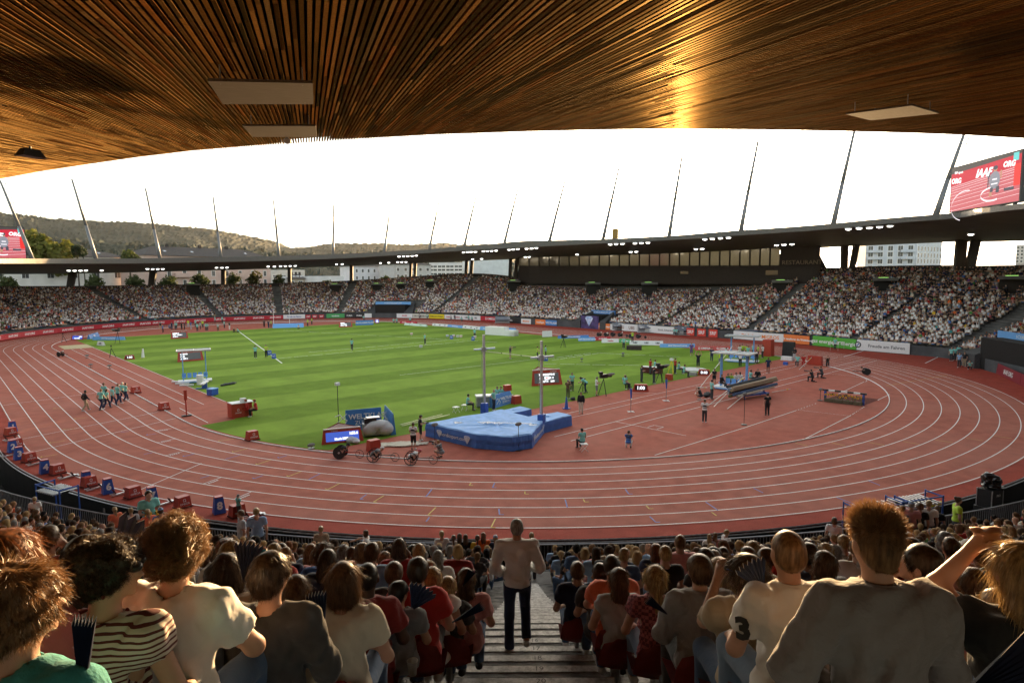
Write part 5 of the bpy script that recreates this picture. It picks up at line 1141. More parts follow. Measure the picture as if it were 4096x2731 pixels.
def diamond(q, M, s, m):
 P = [(-.5, .28), (-.3, .45), (.3, .45), (.5, .28), (0, -.5)]
 q.poly([M@Vector((x*s, y*s, .006)) for x, y in P], m)
 for a, b_ in (((-.5, .28), (.5, .28)), ((-.18, .28), (0, -.45)), ((.18, .28), (0, -.45)), ((-.18, .28), (-.3, .44)), ((.18, .28), (.3, .44)), ((-.18, .28), (0, .44)), ((.18, .28), (0, .44))):
  q.tube(M@Vector((a[0]*s, a[1]*s, .01)), M@Vector((b_[0]*s, b_[1]*s, .01)), s*.018, M_lblue, 4, cap=False)
def side_text(a, b_, z, items, parent, c):
 a, b_ = Vector(a), Vector(b_); d = (b_-a).normalized(); nrm = Vector((d.y, -d.x)); az = math.degrees(math.atan2(nrm.x, nrm.y)); L = (b_-a).length
 for kind, t, s in items:
  p = a+d*t*L+nrm*.09; M = face_mat((p.x-c.x, p.y-c.y, z), az)
  if kind == 'D': q = MB(); diamond(q, M, s, M_white); q.build('diamond_mark', parent)
  else: text(kind, s, M_white, parent, M, .004)
side_text((-25.7, -17.4), (-25.2, -22.2), .45, [('D', .3, .55), ('nordicsport.com', .58, .36), ('D', .85, .6)], pad, pc)
side_text((-22.6, -24.6), (-19.3, -22.4), .5, [('D', .12, .6), ('nordicsport.com', .48, .36), ('D', .85, .6)], pad, pc)
q = MB()
for x, y in ((-1.6, 2.4), (1.6, -1.6)): M = Matrix.Translation((x, y, .99)) @ Matrix.Rotation(rad(-60), 4, 'Z'); diamond(q, M, .7, M_white)
q.build('diamond_mark', pad)
text('IAAF', .7, M_white, pad, Matrix.Translation((.0, .6, 1.02)) @ Matrix.Rotation(rad(130), 4, 'Z'), .004, shear=.3); text('Diamond League', .55, M_white, pad, Matrix.Translation((.6, 0, 1.02)) @ Matrix.Rotation(rad(130), 4, 'Z'), .004, shear=.3)
# vault standards
def standard(uv, vtop, label, arm_v):
 p = foot(*uv); zt = zfor(p.x, p.y, vtop); e = empty('vault_standard', p); tag(e, label, 'upright')
 q = MB(); q.box((0, 0, zt/2+.2), (.16, .12, zt-.4), M_alu); q.tube((.12, 0, .3), (.12, 0, zt*.8), .012, M_grey, 4); q.build('post', e)
 q = MB(); q.box((0, 0, .9), (.5, .42, .85), M_blue, rz=.4); q.build('base_pad', e)
 za = zfor(p.x, p.y, arm_v); d = Vector((_cy, -_sy, 0)); q = MB(); q.tube(d*-.75+Vector((0, 0, za)), d*.85+Vector((0, 0, za+.12)), .07, M_alu, 6); q.box((0, 0, za), (.3, .3, .35), M_grey); q.build('peg_arm', e)
 q = MB(); q.tube(d*-.12+Vector((0, 0, .8)), d*-.2+Vector((0, 0, za)), .012, M_grey, 4); q.build('chain', e); return e, p, za
s1, p1, z1_ = standard((1113, 965), 769, 'left aluminium vault standard with blue padded base behind the landing mat', 803)
s2, p2, z2_ = standard((1244, 994), 783, 'right aluminium vault standard with blue padded base in front of the landing mat', 822)
q = MB(); a = p1+Vector((0, 0, z1_-.12)); c = p2+Vector((0, 0, z2_+.0)); q.tube((0, 0, 0), (c-a)*.985, .028, mat('crossbar', (.6, .62, .35), .5, .1), 6)
for t in (.32, .66): q.tube((c-a)*t, (c-a)*(t+.02), .031, M_black, 6)
o = q.build('vault_crossbar'); o.location = a; tag(o, 'long thin crossbar resting between the two vault standards', 'crossbar')
# scoreboards: red wedge towers with screen
M_scr = mat('display_panel', (.07, .07, .075), .4, .05, emit=.5); M_scrb = mat('display_blue', (.05, .10, .45), .3, .02, emit=1.0); M_scrw = mat('display_white', (.9, .9, .95), .3, 0, emit=1.3)
M_omega = mat('scoreboard_red', (.40, .045, .025), .45, .08); M_omdark = mat('scoreboard_dark', (.10, .015, .012), .6, .2)
def omega_board(uvL, uvR, vtop, lines, label, scr=M_scr, flag=None, yawoff=0, head='Ω OMEGA'):
 A, B = foot(*uvL), foot(*uvR); X = (B-A); X.z = 0; Lw = X.length; X.normalize(); c = (A+B)/2; N = Vector((X.y, -X.x, 0)); H = zfor(c.x, c.y, vtop)
 e = empty('scoreboard', (c.x, c.y, 0)); M = Matrix((X, -N, Vector((0, 0, 1)))).transposed().to_4x4(); M.translation = (c.x, c.y, 0); e.matrix_world = M; tag(e, label, 'scoreboard')
 q = MB(); w2 = Lw/2; t = w2*.88
 P = [(-w2, 0, 0), (w2, 0, 0), (t, .28, H), (-t, .28, H), (0, Lw*.95, 0), (0, Lw*.8, H)]
 q.poly(P, M_omega, [(0, 1, 2, 3), (1, 4, 5, 2), (4, 0, 3, 5)]); q.build('housing', e)
 q = MB(); q.poly([(-t*.93, .38, H-.02), (t*.93, .38, H-.02), (0, Lw*.72, H-.02)], M_omdark); q.poly([(-t*.93, .38, H-.7), (t*.93, .38, H-.7), (0, Lw*.72, H-.7)], M_omdark)
 q.box((0, .3, H+.01), (2*t, .12, .07), mat('scoreboard_trim', (.6, .5, .48), .4, .1)); q.build('open_top', e)
 sl = math.atan2(.28, H); q = MB(); q.box((0, .135, H*.47), (2*w2*.78, .05, H*.66), scr, tilt=-sl); sc = q.build('screen', e)
 F0 = Matrix.Translation((0, .10, H*.47)) @ Matrix.Rotation(pi/2-sl, 4, 'X')
 n = len(lines)
 for k, (s, al, sz) in enumerate(lines):
  y = (H*.66)*((n-1)/2-k)/n; x = {'L': -w2*.74, 'C': 0, 'R': w2*.74}[al]
  text(s, H*sz, M_scrw, sc, F0 @ Matrix.Translation((x, y, .012)), .003, align={'L': 'LEFT', 'C': 'CENTER', 'R': 'RIGHT'}[al], bold=.016)
 if flag:
  q = MB(); q.poly([F0@Vector(p) for p in ((-.25, -.17, .013), (.25, -.17, .013), (.25, .17, .013), (-.25, .17, .013))], M_scrw)
  q.poly([F0@Vector((.09*cos(a), .09*sin(a), .016)) for a in np.arange(0, 6.28, .5)], mat('flag_red', (.7, .03, .03), .4, 0, emit=.8)); q.build('flag_image', sc)
 text(head, H*.10, M_white, e, Matrix.Translation((w2*(-.35 if lines[0][0].startswith('1:') else .45), .235, H*.875)) @ Matrix.Rotation(pi/2-sl, 4, 'X'), .003)
 return e
omega_board(C5(148, 998), C5(440, 968), (1200+890*.5808)/K, [('1:53.6', 'R', .26), ("Men's 3000m", 'C', .21)], "red three sided scoreboard reading 1:53.6 Men's 3000m beside the landing mat", M_scrb)
omega_board(C5(1595, 594), C5(1808, 580), (1200+482*.5808)/K, [('YAMAMOTO S', 'C', .17), ('JPN    RANK 11', 'C', .15), ('ATT.PT 3    5.58', 'C', .15)], 'red scoreboard showing YAMAMOTO S RANK 11 5.58 on the grass edge', M_scr, flag=True)
omega_board(C4(1222, 428), C4(1405, 412), (1200+348*.5808)/K, [('CREW B', 'L', .17), ('CAN', 'L', .17), ('ATTPT 1', 'L', .17)], 'red scoreboard showing CREW B CAN behind the blue shelter on the left of the grass', M_scr)
omega_board(C4(1175, 268), C4(1298, 262), (1200+213*.5808)/K, [('BARBER K', 'L', .17), ('AUS 7   RANK 7', 'L', .16), ('ATTPT 2', 'L', .16)], 'red scoreboard at the far left grass edge with a grey screen', M_scr)
omega_board(C4(487, 275), C4(575, 274), (1200+240*.5808)/K, [('1:53.6', 'R', .26), ("Men's 3000m", 'C', .2)], 'small red scoreboard with bright blue screen beyond the sand pit', M_scrb)
omega_board(((1300+163/2.94)/K, (1230+232/2.94)/K), ((1300+325/2.94)/K, (1230+228/2.94)/K), (1230+160/2.94)/K, [('PUMAS Y', 'L', .17), ('CHN  RANK 6', 'L', .16), ('ATTPT 3   1.88', 'L', .16)], 'red scoreboard at the far end beside blue lettered barrier boards', M_scr)
omega_board(((1300+590/2.94)/K, (1230+184/2.94)/K), ((1300+640/2.94)/K, (1230+182/2.94)/K), (1230+135/2.94)/K, [('1:53', 'C', .3), ('3000', 'C', .25)], 'small red scoreboard with blue screen, right of the blue barrier at the far end', M_scrb)
def clock(uv, w_, txt, label, da=0):
 p = foot(*uv); e = empty('timing_clock', p, -rad(az_view(p)+da)); tag(e, label, 'clock'); q = MB(); q.box((0, 0, w_*.22), (w_, .5, w_*.44), M_omega, taper=.78); q.build('housing', e)
 q = MB(); q.box((0, -.235, w_*.22), (w_*.72, .03, w_*.28), M_black); s_ = q.build('display', e); text(txt, w_*.3, M_scrw, s_, Matrix.Translation((0, -.262, w_*.22)) @ Matrix.Rotation(pi/2, 4, 'X'), .004, bold=.01)
clock(C6(365, 815), 1.5, '1:00', 'red clock box reading 1:00 at the end of the runway'); clock(C6(932, 672), 1.4, '0:40', 'red clock box reading 0:40 right of the throwing circle'); clock(C4(893, 408), 1.3, '1:00', 'small red clock box on the grass near the long jump runway')
# lane marker boxes, loudspeaker boxes, starting blocks along the outer line
def marker(uv, n_, label, h=.85):
 p = foot(*uv); e = empty('lane_marker', p, -rad(az_view(p)-12)); tag(e, label, 'marker', 'blue lane number boxes along the outer lane')
 q = MB(); q.box((0, 0, h*.47), (.52, .46, h*.94), M_blue, taper=.66); q.build('box', e); q = MB(); q.box((0, 0, h*.96), (.36, .32, h*.06), M_red); q.build('lid', e)
 for s_, da in ((0, 0), (pi/2, 1)):
  sl = math.atan2(.085, h*.94)
  M = Matrix.Rotation(s_, 4, 'Z') @ Matrix.Translation((0, -.20, h*.45)) @ Matrix.Rotation(pi/2-sl, 4, 'X'); text(n_, h*.6, M_white, e, M, .006, bold=.02, name='number')
NUMW = ['numbered one, farthest of the left edge row', 'numbered two, at the left edge of the view', 'numbered three, right beside box two', 'numbered four, standing alone between red boxes', 'numbered five, partly behind a red box', 'numbered six, alone left of the sunflowers', 'numbered seven, right of the sunflower bearer', 'numbered eight, rightmost and beside the grey haired volunteer']
for n_, x, y in [('1', 88, 905), ('2', 88, 1045), ('3', 133, 1095), ('4', 312, 1190), ('5', 598, 1275), ('6', 745, 1328), ('7', 1048, 1440)]:
 if n_ != '7': marker(C4(x, y), n_, 'blue tapered box '+NUMW[int(n_)-1], .78)
marker(((0+1048*.5808)/K, (1900+185*.5808)/K), '7', 'blue tapered box '+NUMW[6], .78); marker(((0+1510*.5808)/K, (1900+258*.5808)/K), '8', 'blue tapered box '+NUMW[7], .8)
def spk(uv, label, sc=1.0, grp='red loudspeaker boxes behind the starting blocks'):
 p = foot(*uv); e = empty('speaker_box', p, -rad(az_view(p)-25)); e.scale = (sc,)*3; tag(e, label, 'loudspeaker', grp)
 q = MB(); q.box((0, 0, .27), (.66, .5, .54), M_omega, taper=.82); q.build('housing', e); q = MB(); q.box((0, 0, .03), (.72, .56, .06), M_omdark); q.build('base', e)
 text('Ω', .2, M_white, e, Matrix.Translation((0, -.232, .36)) @ Matrix.Rotation(pi/2-.08, 4, 'X'), .004); text('OMEGA', .13, M_white, e, Matrix.Translation((0, -.245, .2)) @ Matrix.Rotation(pi/2-.08, 4, 'X'), .004)
def block(uv, label):
 p = foot(*uv); e = empty('starting_block', p, -rad(az_view(p)+60)); tag(e, label, 'starting block', 'starting blocks stored along the outer lane')
 q = MB(); q.box((0, 0, .05), (.10, 1.0, .06), M_alu); q.box((0, .4, .04), (.5, .08, .05), M_alu); q.build('rail', e)
 for sx in (-1, 1): q = MB(); q.box((sx*.14, -.1+.2*sx, .19), (.16, .03, .26), M_omdark, tilt=.5); q.box((sx*.14, -.2+.2*sx, .1), (.05, .24, .05), M_alu); q.build('pedal', e)
for k_, (x, y) in enumerate([(75, 930), (112, 1010), (203, 1110), (397, 1195), (615, 1282)]):
 spk(C4(x, y), 'red lettered loudspeaker box '+('behind lane box one', 'behind lane box two, partly hidden', 'between lane boxes three and four', 'just right of lane box four', 'in front of lane box five')[k_]);
for k_, (x, y) in enumerate([(85, 965), (75, 1072), (255, 1130), (475, 1222), (665, 1300)]): block(C4(x, y), 'starting block with red pedals, %s from the left along the outer lane' % ordn[k_])
for k_, (x, y) in enumerate([(918, 150), (1258, 220), (1635, 280)]): spk((x*.5808/K, (1900+y*.5808)/K), 'red lettered loudspeaker box %s' % ('behind the volunteer holding sunflowers', 'between lane boxes seven and eight', 'rightmost, beyond lane box eight')[k_])
for k_, (x, y) in enumerate([(840, 130), (1145, 200), (1755, 288)]): block((x*.5808/K, (1900+y*.5808)/K), 'starting block with red pedals, %s from the left along the outer lane' % ordn[k_+5])
for k_, (uv, l) in enumerate([(C4(935, 640), 'plain red box on the inner side of the left kerb'), (C4(1130, 755), 'plain red box beside the high jump apron corner'), (C4(1738, 962), 'red box with black side at the lower grass edge'), (C5(1490, 712), 'small red cooler at the right end of the judges table'), (C5(508, 1035), 'red box behind the second racing wheelchair')]): spk(uv, l, 1.15, 'red boxes on the field') if k_ < 3 else (lambda p: tag(MB().box((p.x, p.y, .35), (.8, .55, .7), M_omega, taper=.85).build('red_box'), l, 'box'))(foot(*uv))
p = foot(*C4(1285, 800)); e = empty('distance_gauge', p); tag(e, 'slim red measuring stand near the high jump apron', 'stand'); q = MB(); q.box((0, 0, .05), (.7, .25, .1), M_black); q.tube((0, 0, 0), (0, 0, 2.0), .05, M_red); q.box((0, 0, 1.7), (.22, .12, .8), M_omega); q.build('post', e)
# timing desk with the red crew
p = foot(*C4(1655, 800)); e = empty('timing_desk', p, -rad(az_view(p)-20)); tag(e, 'red cabinet desk with lettered panel used by the red timekeepers', 'desk'); q = MB(); q.box((0, 0, .55), (1.6, .9, 1.1), M_omega); q.build('cabinet', e); q = MB(); q.box((.1, 0, 1.13), (1.75, 1.05, .05), M_white); q.box((.2, -.2, 1.3), (.4, .3, .3), M_white); q.build('top', e); text('Ω', .25, M_white, e, Matrix.Translation((-.3, -.46, .6)) @ Matrix.Rotation(pi/2, 4, 'X')); text('OMEGA', .14, M_white, e, Matrix.Translation((-.3, -.46, .38)) @ Matrix.Rotation(pi/2, 4, 'X'))
# blue draped barriers with lettering
def drape(uvL, uvR, vt, txt, m, label, tm=M_white, name='barrier_board', cat='board', depth=.35, n=1, z=None, sz=.55, sh=.2, back=True, grp=None, bold=.012):
 A, B = foot(*uvL), foot(*uvR); c = (A+B)/2; X = B-A; X.z = 0; L = X.length; X.normalize(); N = Vector((X.y, -X.x, 0)); H = z or zfor(c.x, c.y, vt)
 M = Matrix((X, -N, Vector((0, 0, 1)))).transposed().to_4x4(); M.translation = (c.x, c.y, 0)
 q = MB(); q.poly([(-L/2, 0, 0), (L/2, 0, 0), (L/2, depth*.45, H), (-L/2, depth*.45, H), (-L/2, depth, 0), (L/2, depth, 0), (L/2, depth*.55, H), (-L/2, depth*.55, H)], m, [(0, 1, 2, 3), (3, 2, 6, 7), (5, 4, 7, 6), (1, 5, 6, 2), (4, 0, 3, 7)])
 o = q.build(name); o.matrix_world = M; tag(o, label, cat, grp)
 if txt:
  sl = math.atan2(depth*.45, H)
  for k, t in enumerate(txt if isinstance(txt, list) else [txt]*n):
   nn = len(txt) if isinstance(txt, list) else n
   text(t, H*sz, tm, o, Matrix.Translation((L*((k+.5)/nn-.5), depth*.2, H*.48)) @ Matrix.Rotation(pi/2-sl, 4, 'X') @ Matrix.Translation((0, 0, .025)), .004, shear=sh, bold=bold)
 return o
M_bb = mat('board_blue', (.06, .20, .50), .55, .08, scale=2); M_bl2 = mat('board_light_blue', (.14, .34, .66), .5, .06); M_br = mat('board_red', (.45, .02, .035), .55, .06); M_bw = mat('board_white', (.70, .70, .70), .5, .04); M_bg = mat('board_green', (.06, .32, .10), .5, .06); M_bk = mat('board_black', (.02, .02, .022), .5, .1); M_by = mat('board_yellow', (.72, .58, .02), .5, .05); M_bo = mat('board_orange', (.75, .20, .05), .5, .06); M_bmar = mat('board_dark_red', (.22, .02, .03), .5, .06)
M_tr = mat('letter_red', (.5, .02, .03), .5, 0); M_tk = mat('letter_black', (.03, .03, .03), .5, 0); M_tb = mat('letter_blue', (.03, .08, .35), .5, 0); M_tg = mat('letter_green', (.05, .3, .08), .5, 0); M_to = mat('letter_orange', (.8, .22, .03), .5, 0)
def wk_logo(o, x, z, s, y=-.05):
 q = MB()
 for a, b_ in (((-.5, -.4), (.1, .1)), ((.1, .1), (.5, .5)), ((.1, .1), (-.1, .45)), ((-.1, .45), (-.55, .3)), ((.1, .1), (.5, -.1)), ((.5, -.1), (.25, -.5))): q.tube((x+a[0]*s, y, z+a[1]*s), (x+b_[0]*s, y, z+b_[1]*s), s*.05, M_white, 4, s*.03)
 q.build('emblem', o)
o = drape(C5(320, 905), C5(565, 880), (1200+795*.5808)/K, None, M_bb, 'blue draped barrier lettered WELTKLASSE behind the scoreboard at the landing mat', z=1.5); text('WELTKLASSE', .5, M_white, o, Matrix.Translation((.45, -.02, 1.0)) @ Matrix.Rotation(pi/2-.08, 4, 'X'), .004, bold=.01, sx=1.05); text('ZÜRICH', .42, M_white, o, Matrix.Translation((.1, -.02, .55)) @ Matrix.Rotation(pi/2-.08, 4, 'X')); wk_logo(o, -1.6, .9, .8)
o = drape(C5(572, 860), C5(628, 930), (1200+790*.5808)/K, None, M_bb, 'blue draped barrier panel standing at an angle behind the covered equipment cart', z=1.5); text('WELT', .42, M_white, o, Matrix.Translation((.1, -.02, .75)) @ Matrix.Rotation(pi/2-.08, 4, 'X')); wk_logo(o, -.6, .9, .6)
o = drape(C5(1340, 745), C5(1475, 705), (1200+672*.5808)/K, None, M_bb, 'blue judges table front lettered WELTKLASSE ZÜRICH with emblem', depth=.9, name='judges_table', cat='table', z=1.0); text('WELTKLASSE', .34, M_white, o, Matrix.Translation((.45, .02, .62)) @ Matrix.Rotation(pi/2-.2, 4, 'X'), .004, bold=.006, sx=.95); text('ZÜRICH', .28, M_white, o, Matrix.Translation((.2, -.01, .32)) @ Matrix.Rotation(pi/2-.2, 4, 'X')); wk_logo(o, -.95, .5, .55)
p = foot(*C5(1275, 735)); e = empty('equipment_case', p, -rad(az_view(p)-8)); tag(e, 'white lidded equipment case on wheels beside the judges table', 'case'); q = MB(); q.box((0, 0, .5), (1.5, .8, .8), M_grey); q.build('body', e); q = MB(); q.box((0, 0, .95), (1.6, .9, .12), M_white); q.build('lid', e)
q = MB(); p = foot(*C5(1428, 700)); q.box((p.x, p.y, 1.25), (.65, .5, .5), M_omega, taper=.9); tag(q.build('red_box'), 'red cooler box standing on the judges table', 'box')
def case_cart(uv, label):
 p = foot(*uv); e = empty('covered_cart', p, -rad(az_view(p)-10)); tag(e, label, 'cart'); q = MB(); q.box((0, 0, .5), (1.4, .7, .8), M_grey); q.box((-.2, 0, 1.1), (.8, .5, .3), M_black); q.box((0, 0, 1.3), (.9, .5, .05), M_alu); q.build('rack', e)
 V, F = snet([ell((.3, -.1, .75), (.9, .5, .35)), ell((.8, -.2, .45), (.6, .45, .45)), ell((-.3, -.35, .5), (.5, .2, .4))], .06, .1, (), nzf(5, .03, 2)); o = bpy.data.objects.new('cover_sheet', npmesh('cover_sheet', V, F, [mat('grey_plastic_sheet', (.50, .50, .50), .6, .05, bump=.4, bscale=5)], smooth=True)); link(o, e)
case_cart(C5(505, 935), 'equipment cart half covered with pale grey plastic sheet beside the scoreboard')
# poles and bags on the ground
def ground_bag(uv, label, m, r=(.3, .2, .14), sd_=1):
 p = foot(*uv); V, F = snet([ell((0, 0, r[2]*.8), r), ell((r[0]*.7, 0, r[2]*.7), (r[0]*.5, r[1]*.8, r[2]*.7))], .035, .05, (), nzf(14, .03, sd_)); o = bpy.data.objects.new('bag', npmesh('bag', V, F, [m], smooth=True)); link(o); o.location = p; o.rotation_euler.z = random.random()*6; tag(o, label, 'bag')
ground_bag(C5(360, 980), 'crumpled pale cover sheet on the grass in front of the scoreboard', mat('grey_plastic_sheet', (.50, .50, .50), .6, .05, bump=.4, bscale=5), (.6, .35, .2)); ground_bag(C5(715, 995), 'flat cream cloth lying on the red apron left of the mat', cloth('cream'), (1.6, .6, .05), 2); ground_bag(C4(1580, 583), 'black bag and clothes lying on the grass beyond the white bench', cloth('charcoal'), (.9, .25, .12), 3); ground_bag(C6(960, 860), 'dark kit bags beside the official near the poles', cloth('black'), (.7, .3, .2), 4); ground_bag(C5(1880, 688), 'black bag on the grass edge behind the photographer', cloth('black'), (.35, .2, .14), 5)
for k_, (a, c) in enumerate([((690, 865), (1030, 798)), ((700, 878), (1020, 806)), ((695, 872), (980, 805))]):
 A, B = foot(*C5(*a)), foot(*C5(*c)); q = MB(); q.tube(A+Vector((0, 0, .06+k_*.05)), B+Vector((0, 0, .10+k_*.05)), .035, mat('yellow_pole', (.62, .62, .30), .4, .1), 6); tag(q.build('crossbar'), 'pale yellow crossbar lying on the grass behind the landing mat, %s of three' % ('front', 'middle', 'back')[k_], 'crossbar', 'crossbars lying behind the landing mat')
# racing wheelchairs on the inner lane
M_tyre = mat('tyre', (.02, .02, .02), .7, .1); M_cf = mat('carbon_disc', (.03, .03, .033), .3, .1)
def wheelchair(uv, uvf, top, helm, frame, label, spoke):
 p = foot(*uv); pf = foot(*uvf); d = (pf-p); L = d.length; az = math.degrees(math.atan2(d.x, d.y)); e = empty('racing_wheelchair', p, -rad(az)); tag(e, 'three wheeled racing wheelchair '+label, 'wheelchair', 'racing wheelchairs on the inner lane'); R = .36
 for sx in (-1, 1):
  q = MB(); N = 20; x0, x1 = sx*.30, sx*.22
  pr = None; P = []
  for i in range(N): t = 2*pi*i/N; P.append(Vector((x0+(x1-x0)*(.5+.5*sin(t)), cos(t)*R, R+sin(t)*R)))
  for i in range(N): q.tube(P[i], P[(i+1) % N], .022, M_tyre, 5, cap=False)
  w_ = q.build('wheel', e); q = MB()
  if spoke:
   for i in range(4): q.tube(P[i*5], Vector(((x0+x1)/2, 0, R)), .02, M_cf, 5, .03)
  else: q.poly([Vector(((x0+x1)/2+(pp.x-(x0+x1)/2)*.95, pp.y*.95, R+(pp.z-R)*.95)) for pp in P], M_cf)
  q.tube(((x0+x1)/2-.03, 0, R), ((x0+x1)/2+.03, 0, R), .06, M_alu, 10); q.build('rim', w_)
 q = MB(); P = [Vector((0, L+cos(2*pi*i/16)*.25, .25+sin(2*pi*i/16)*.25)) for i in range(16)]
 for i in range(16): q.tube(P[i], P[(i+1) % 16], .016, M_tyre, 5, cap=False)
 for i in range(3): q.tube(P[i*5], Vector((0, L, .25)), .008, M_cf, 4)
 q.build('front_wheel', e); q = MB(); q.tube((0, .1, .36), (0, L, .36), .028, frame, 6); q.tube((0, L, .25), (0, L, .38), .02, frame, 6); q.box((0, .05, .36), (.36, .5, .1), frame); q.tube((-.12, L-.3, .44), (.12, L-.3, .44), .012, M_black, 5); q.build('frame', e)
 o = person(p+Vector((0, 0, .02)), az, 'racer', top, 'black', 'brown', 'bald', label='athlete leaning forward in the racing wheelchair '+label, sleeve=0, shoes=False); put('helmet', helmet_mesh('racer'), o, helm)
wheelchair(C5(280, 1085), C5(412, 1088), 'black', cloth('black'), M_omega, 'with dark red frame, leftmost of three', False)
wheelchair(C5(512, 1108), C5(655, 1110), 'grey', cloth('white'), M_cf, 'with athlete in a white helmet, middle of three', True)
wheelchair(C5(768, 1128), C5(918, 1128), 'white', cloth('rose'), M_cf, 'with athlete in a striped helmet, rightmost of three', True)
for k_, (x, y) in enumerate([(2060, 250), (2110, 250), (2155, 248), (2205, 252), (2280, 262), (2330, 262)]):
 p = foot(*C5(x, y)); e = empty('racing_wheelchair', p, -rad(180)); tag(e, 'racing wheelchair with rider on the far straight, %s from the left' % ordn[k_], 'wheelchair', 'racing wheelchairs on the far straight'); q = MB()
 for sx in (-.3, .3): q.tube((sx-.02, 0, .36), (sx+.02, 0, .36), .36, M_tyre, 14)
 q.build('wheel', e); q = MB(); q.tube((0, .1, .36), (0, 1.5, .36), .04, M_cf, 5); q.build('frame', e); q = MB(); q.tube((-.02, 1.5, .25), (.02, 1.5, .25), .25, M_tyre, 10); q.build('front_wheel', e)
 o = person(p, 180, 'racer', ('charcoal', 'white', 'navy')[k_ % 3], 'black', 'brown', 'bald', label='wheelchair racer bent forward on the far straight, %s from the left' % ordn[k_], sleeve=0, shoes=False, group='wheelchair racers on the far straight'); put('helmet', helmet_mesh('racer'), o, cloth(('white', 'black', 'red')[k_ % 3]))
for uv, az, l in ((C7(722, 585), -40, 'at the kerb, right side of the bend'), (C4(418, 390), 150, 'at the kerb beside the long jump runway')):
 p = foot(*uv); e = empty('racing_wheelchair', p, -rad(az)); tag(e, 'dark racing wheelchair '+l, 'wheelchair'); q = MB()
 for sx in (-.3, .3): q.tube((sx-.02, 0, .36), (sx+.02, 0, .36), .36, M_tyre, 14)
 q.build('wheel', e); q = MB(); q.tube((0, .1, .36), (0, 1.4, .36), .04, M_cf, 5); q.build('frame', e); o = person(p, az, 'racer', 'black', 'black', 'brown', 'bald', label='rider in black in the racing wheelchair '+l, sleeve=0, shoes=False); put('helmet', helmet_mesh('racer'), o, cloth('black' if 'right' in l else 'white'))
# shelters
def shelter(uv, H, w_, d_, label, da=0, seats=True, yaw=0):
 p = foot(*uv); e = empty('athlete_shelter', p, -rad(az_view(p)+da)); tag(e, label, 'shelter');
 for sx in (-1, 1):
  q = MB(); q.box((sx*w_*.34, 0, H/2), (.10, .10, H), M_lblue); q.box((sx*w_*.34, .35, H/2), (.08, .08, H), M_lblue)
  for z in np.arange(.6, H-.2, .5): q.tube((sx*w_*.34, 0, z), (sx*w_*.34, .35, z+.4), .025, M_lblue, 4)
  q.build('post', e)
 q = MB(); q.box((0, .2, H+.05), (w_, d_, .07), mat('shelter_roof_sheet', (.55, .60, .62), .2, .1)); ro = q.build('roof', e)
 q = MB()
 for sx in (-.5, 0, .5): q.box((sx*w_, .2, H+.12), (.07, d_, .07), M_alu)
 for sy in (-.5, .5): q.box((0, .2+sy*d_, H+.12), (w_, .07, .07), M_alu)
 q.build('roof_frame', ro)
 q = MB(); q.box((0, 0, .18), (w_, d_*.7, .12), M_white); q.box((0, 0, .1), (w_*.8, d_*.8, .08), M_lblue); q.build('platform', e)
 for i in range(5 if seats else 0): q = MB(); x = w_*.32*(i-2)/2; q.box((x, 0, .55), (w_*.12, .4, .06), M_lblue); q.box((x, .2, .78), (w_*.12, .05, .42), M_lblue); q.build('seat', e)
shelter(C4(1345, 565), 3.3, 3.2, 1.7, 'light blue open shelter with row of blue seats and white roof on the left grass'); shelter(C6(1190, 800), 3.4, 3.6, 2.2, 'nearer open shelter with framed glass roof among the vaulting poles', 20); shelter(C6(1270, 555), 3.2, 4.0, 2.0, 'farther blue open shelter crowded with people by the throwing circle', 10)
p = foot(*C4(1380, 580)); q = MB(); q.tube((p.x, p.y, 0), (p.x, p.y, 1.0), .34, M_white, 14); tag(q.build('white_barrel', smooth=False), 'white cylindrical bin beside the blue shelter', 'bin')
p = foot(*C4(1410, 610)); e = empty('bench', p, rad(60)); tag(e, 'white plank bench on blue trestle beside the blue shelter', 'bench'); q = MB(); q.box((0, 0, .6), (2.2, .35, .1), M_white); q.build('seat', e); q = MB(); q.box((0, 0, .3), (.1, .5, .6), M_blue); q.box((0, 0, .05), (.2, 1.6, .08), M_blue); q.build('leg', e)
p = foot(*C4(1465, 655)); q = MB(); q.box((p.x, p.y, .33), (.8, .6, .55), M_blue, rz=.5); q.box((p.x, p.y, .63), (.85, .65, .07), M_lblue, rz=.5); tag(q.build('cooler'), 'blue cooler box with pale lid at the left runway edge', 'box')
for k_, (x, y) in enumerate([(1230, 565), (1255, 578), (1285, 590)]): p = foot(*C4(x, y)); q = MB(); q.box((p.x, p.y, .08), (1.3, .25, .12), M_white, rz=-.5); tag(q.build('plank'), 'white plank lying on the grass left of the blue shelter, %s of three' % ('farthest', 'middle', 'nearest')[k_], 'plank', 'planks left of the shelter')
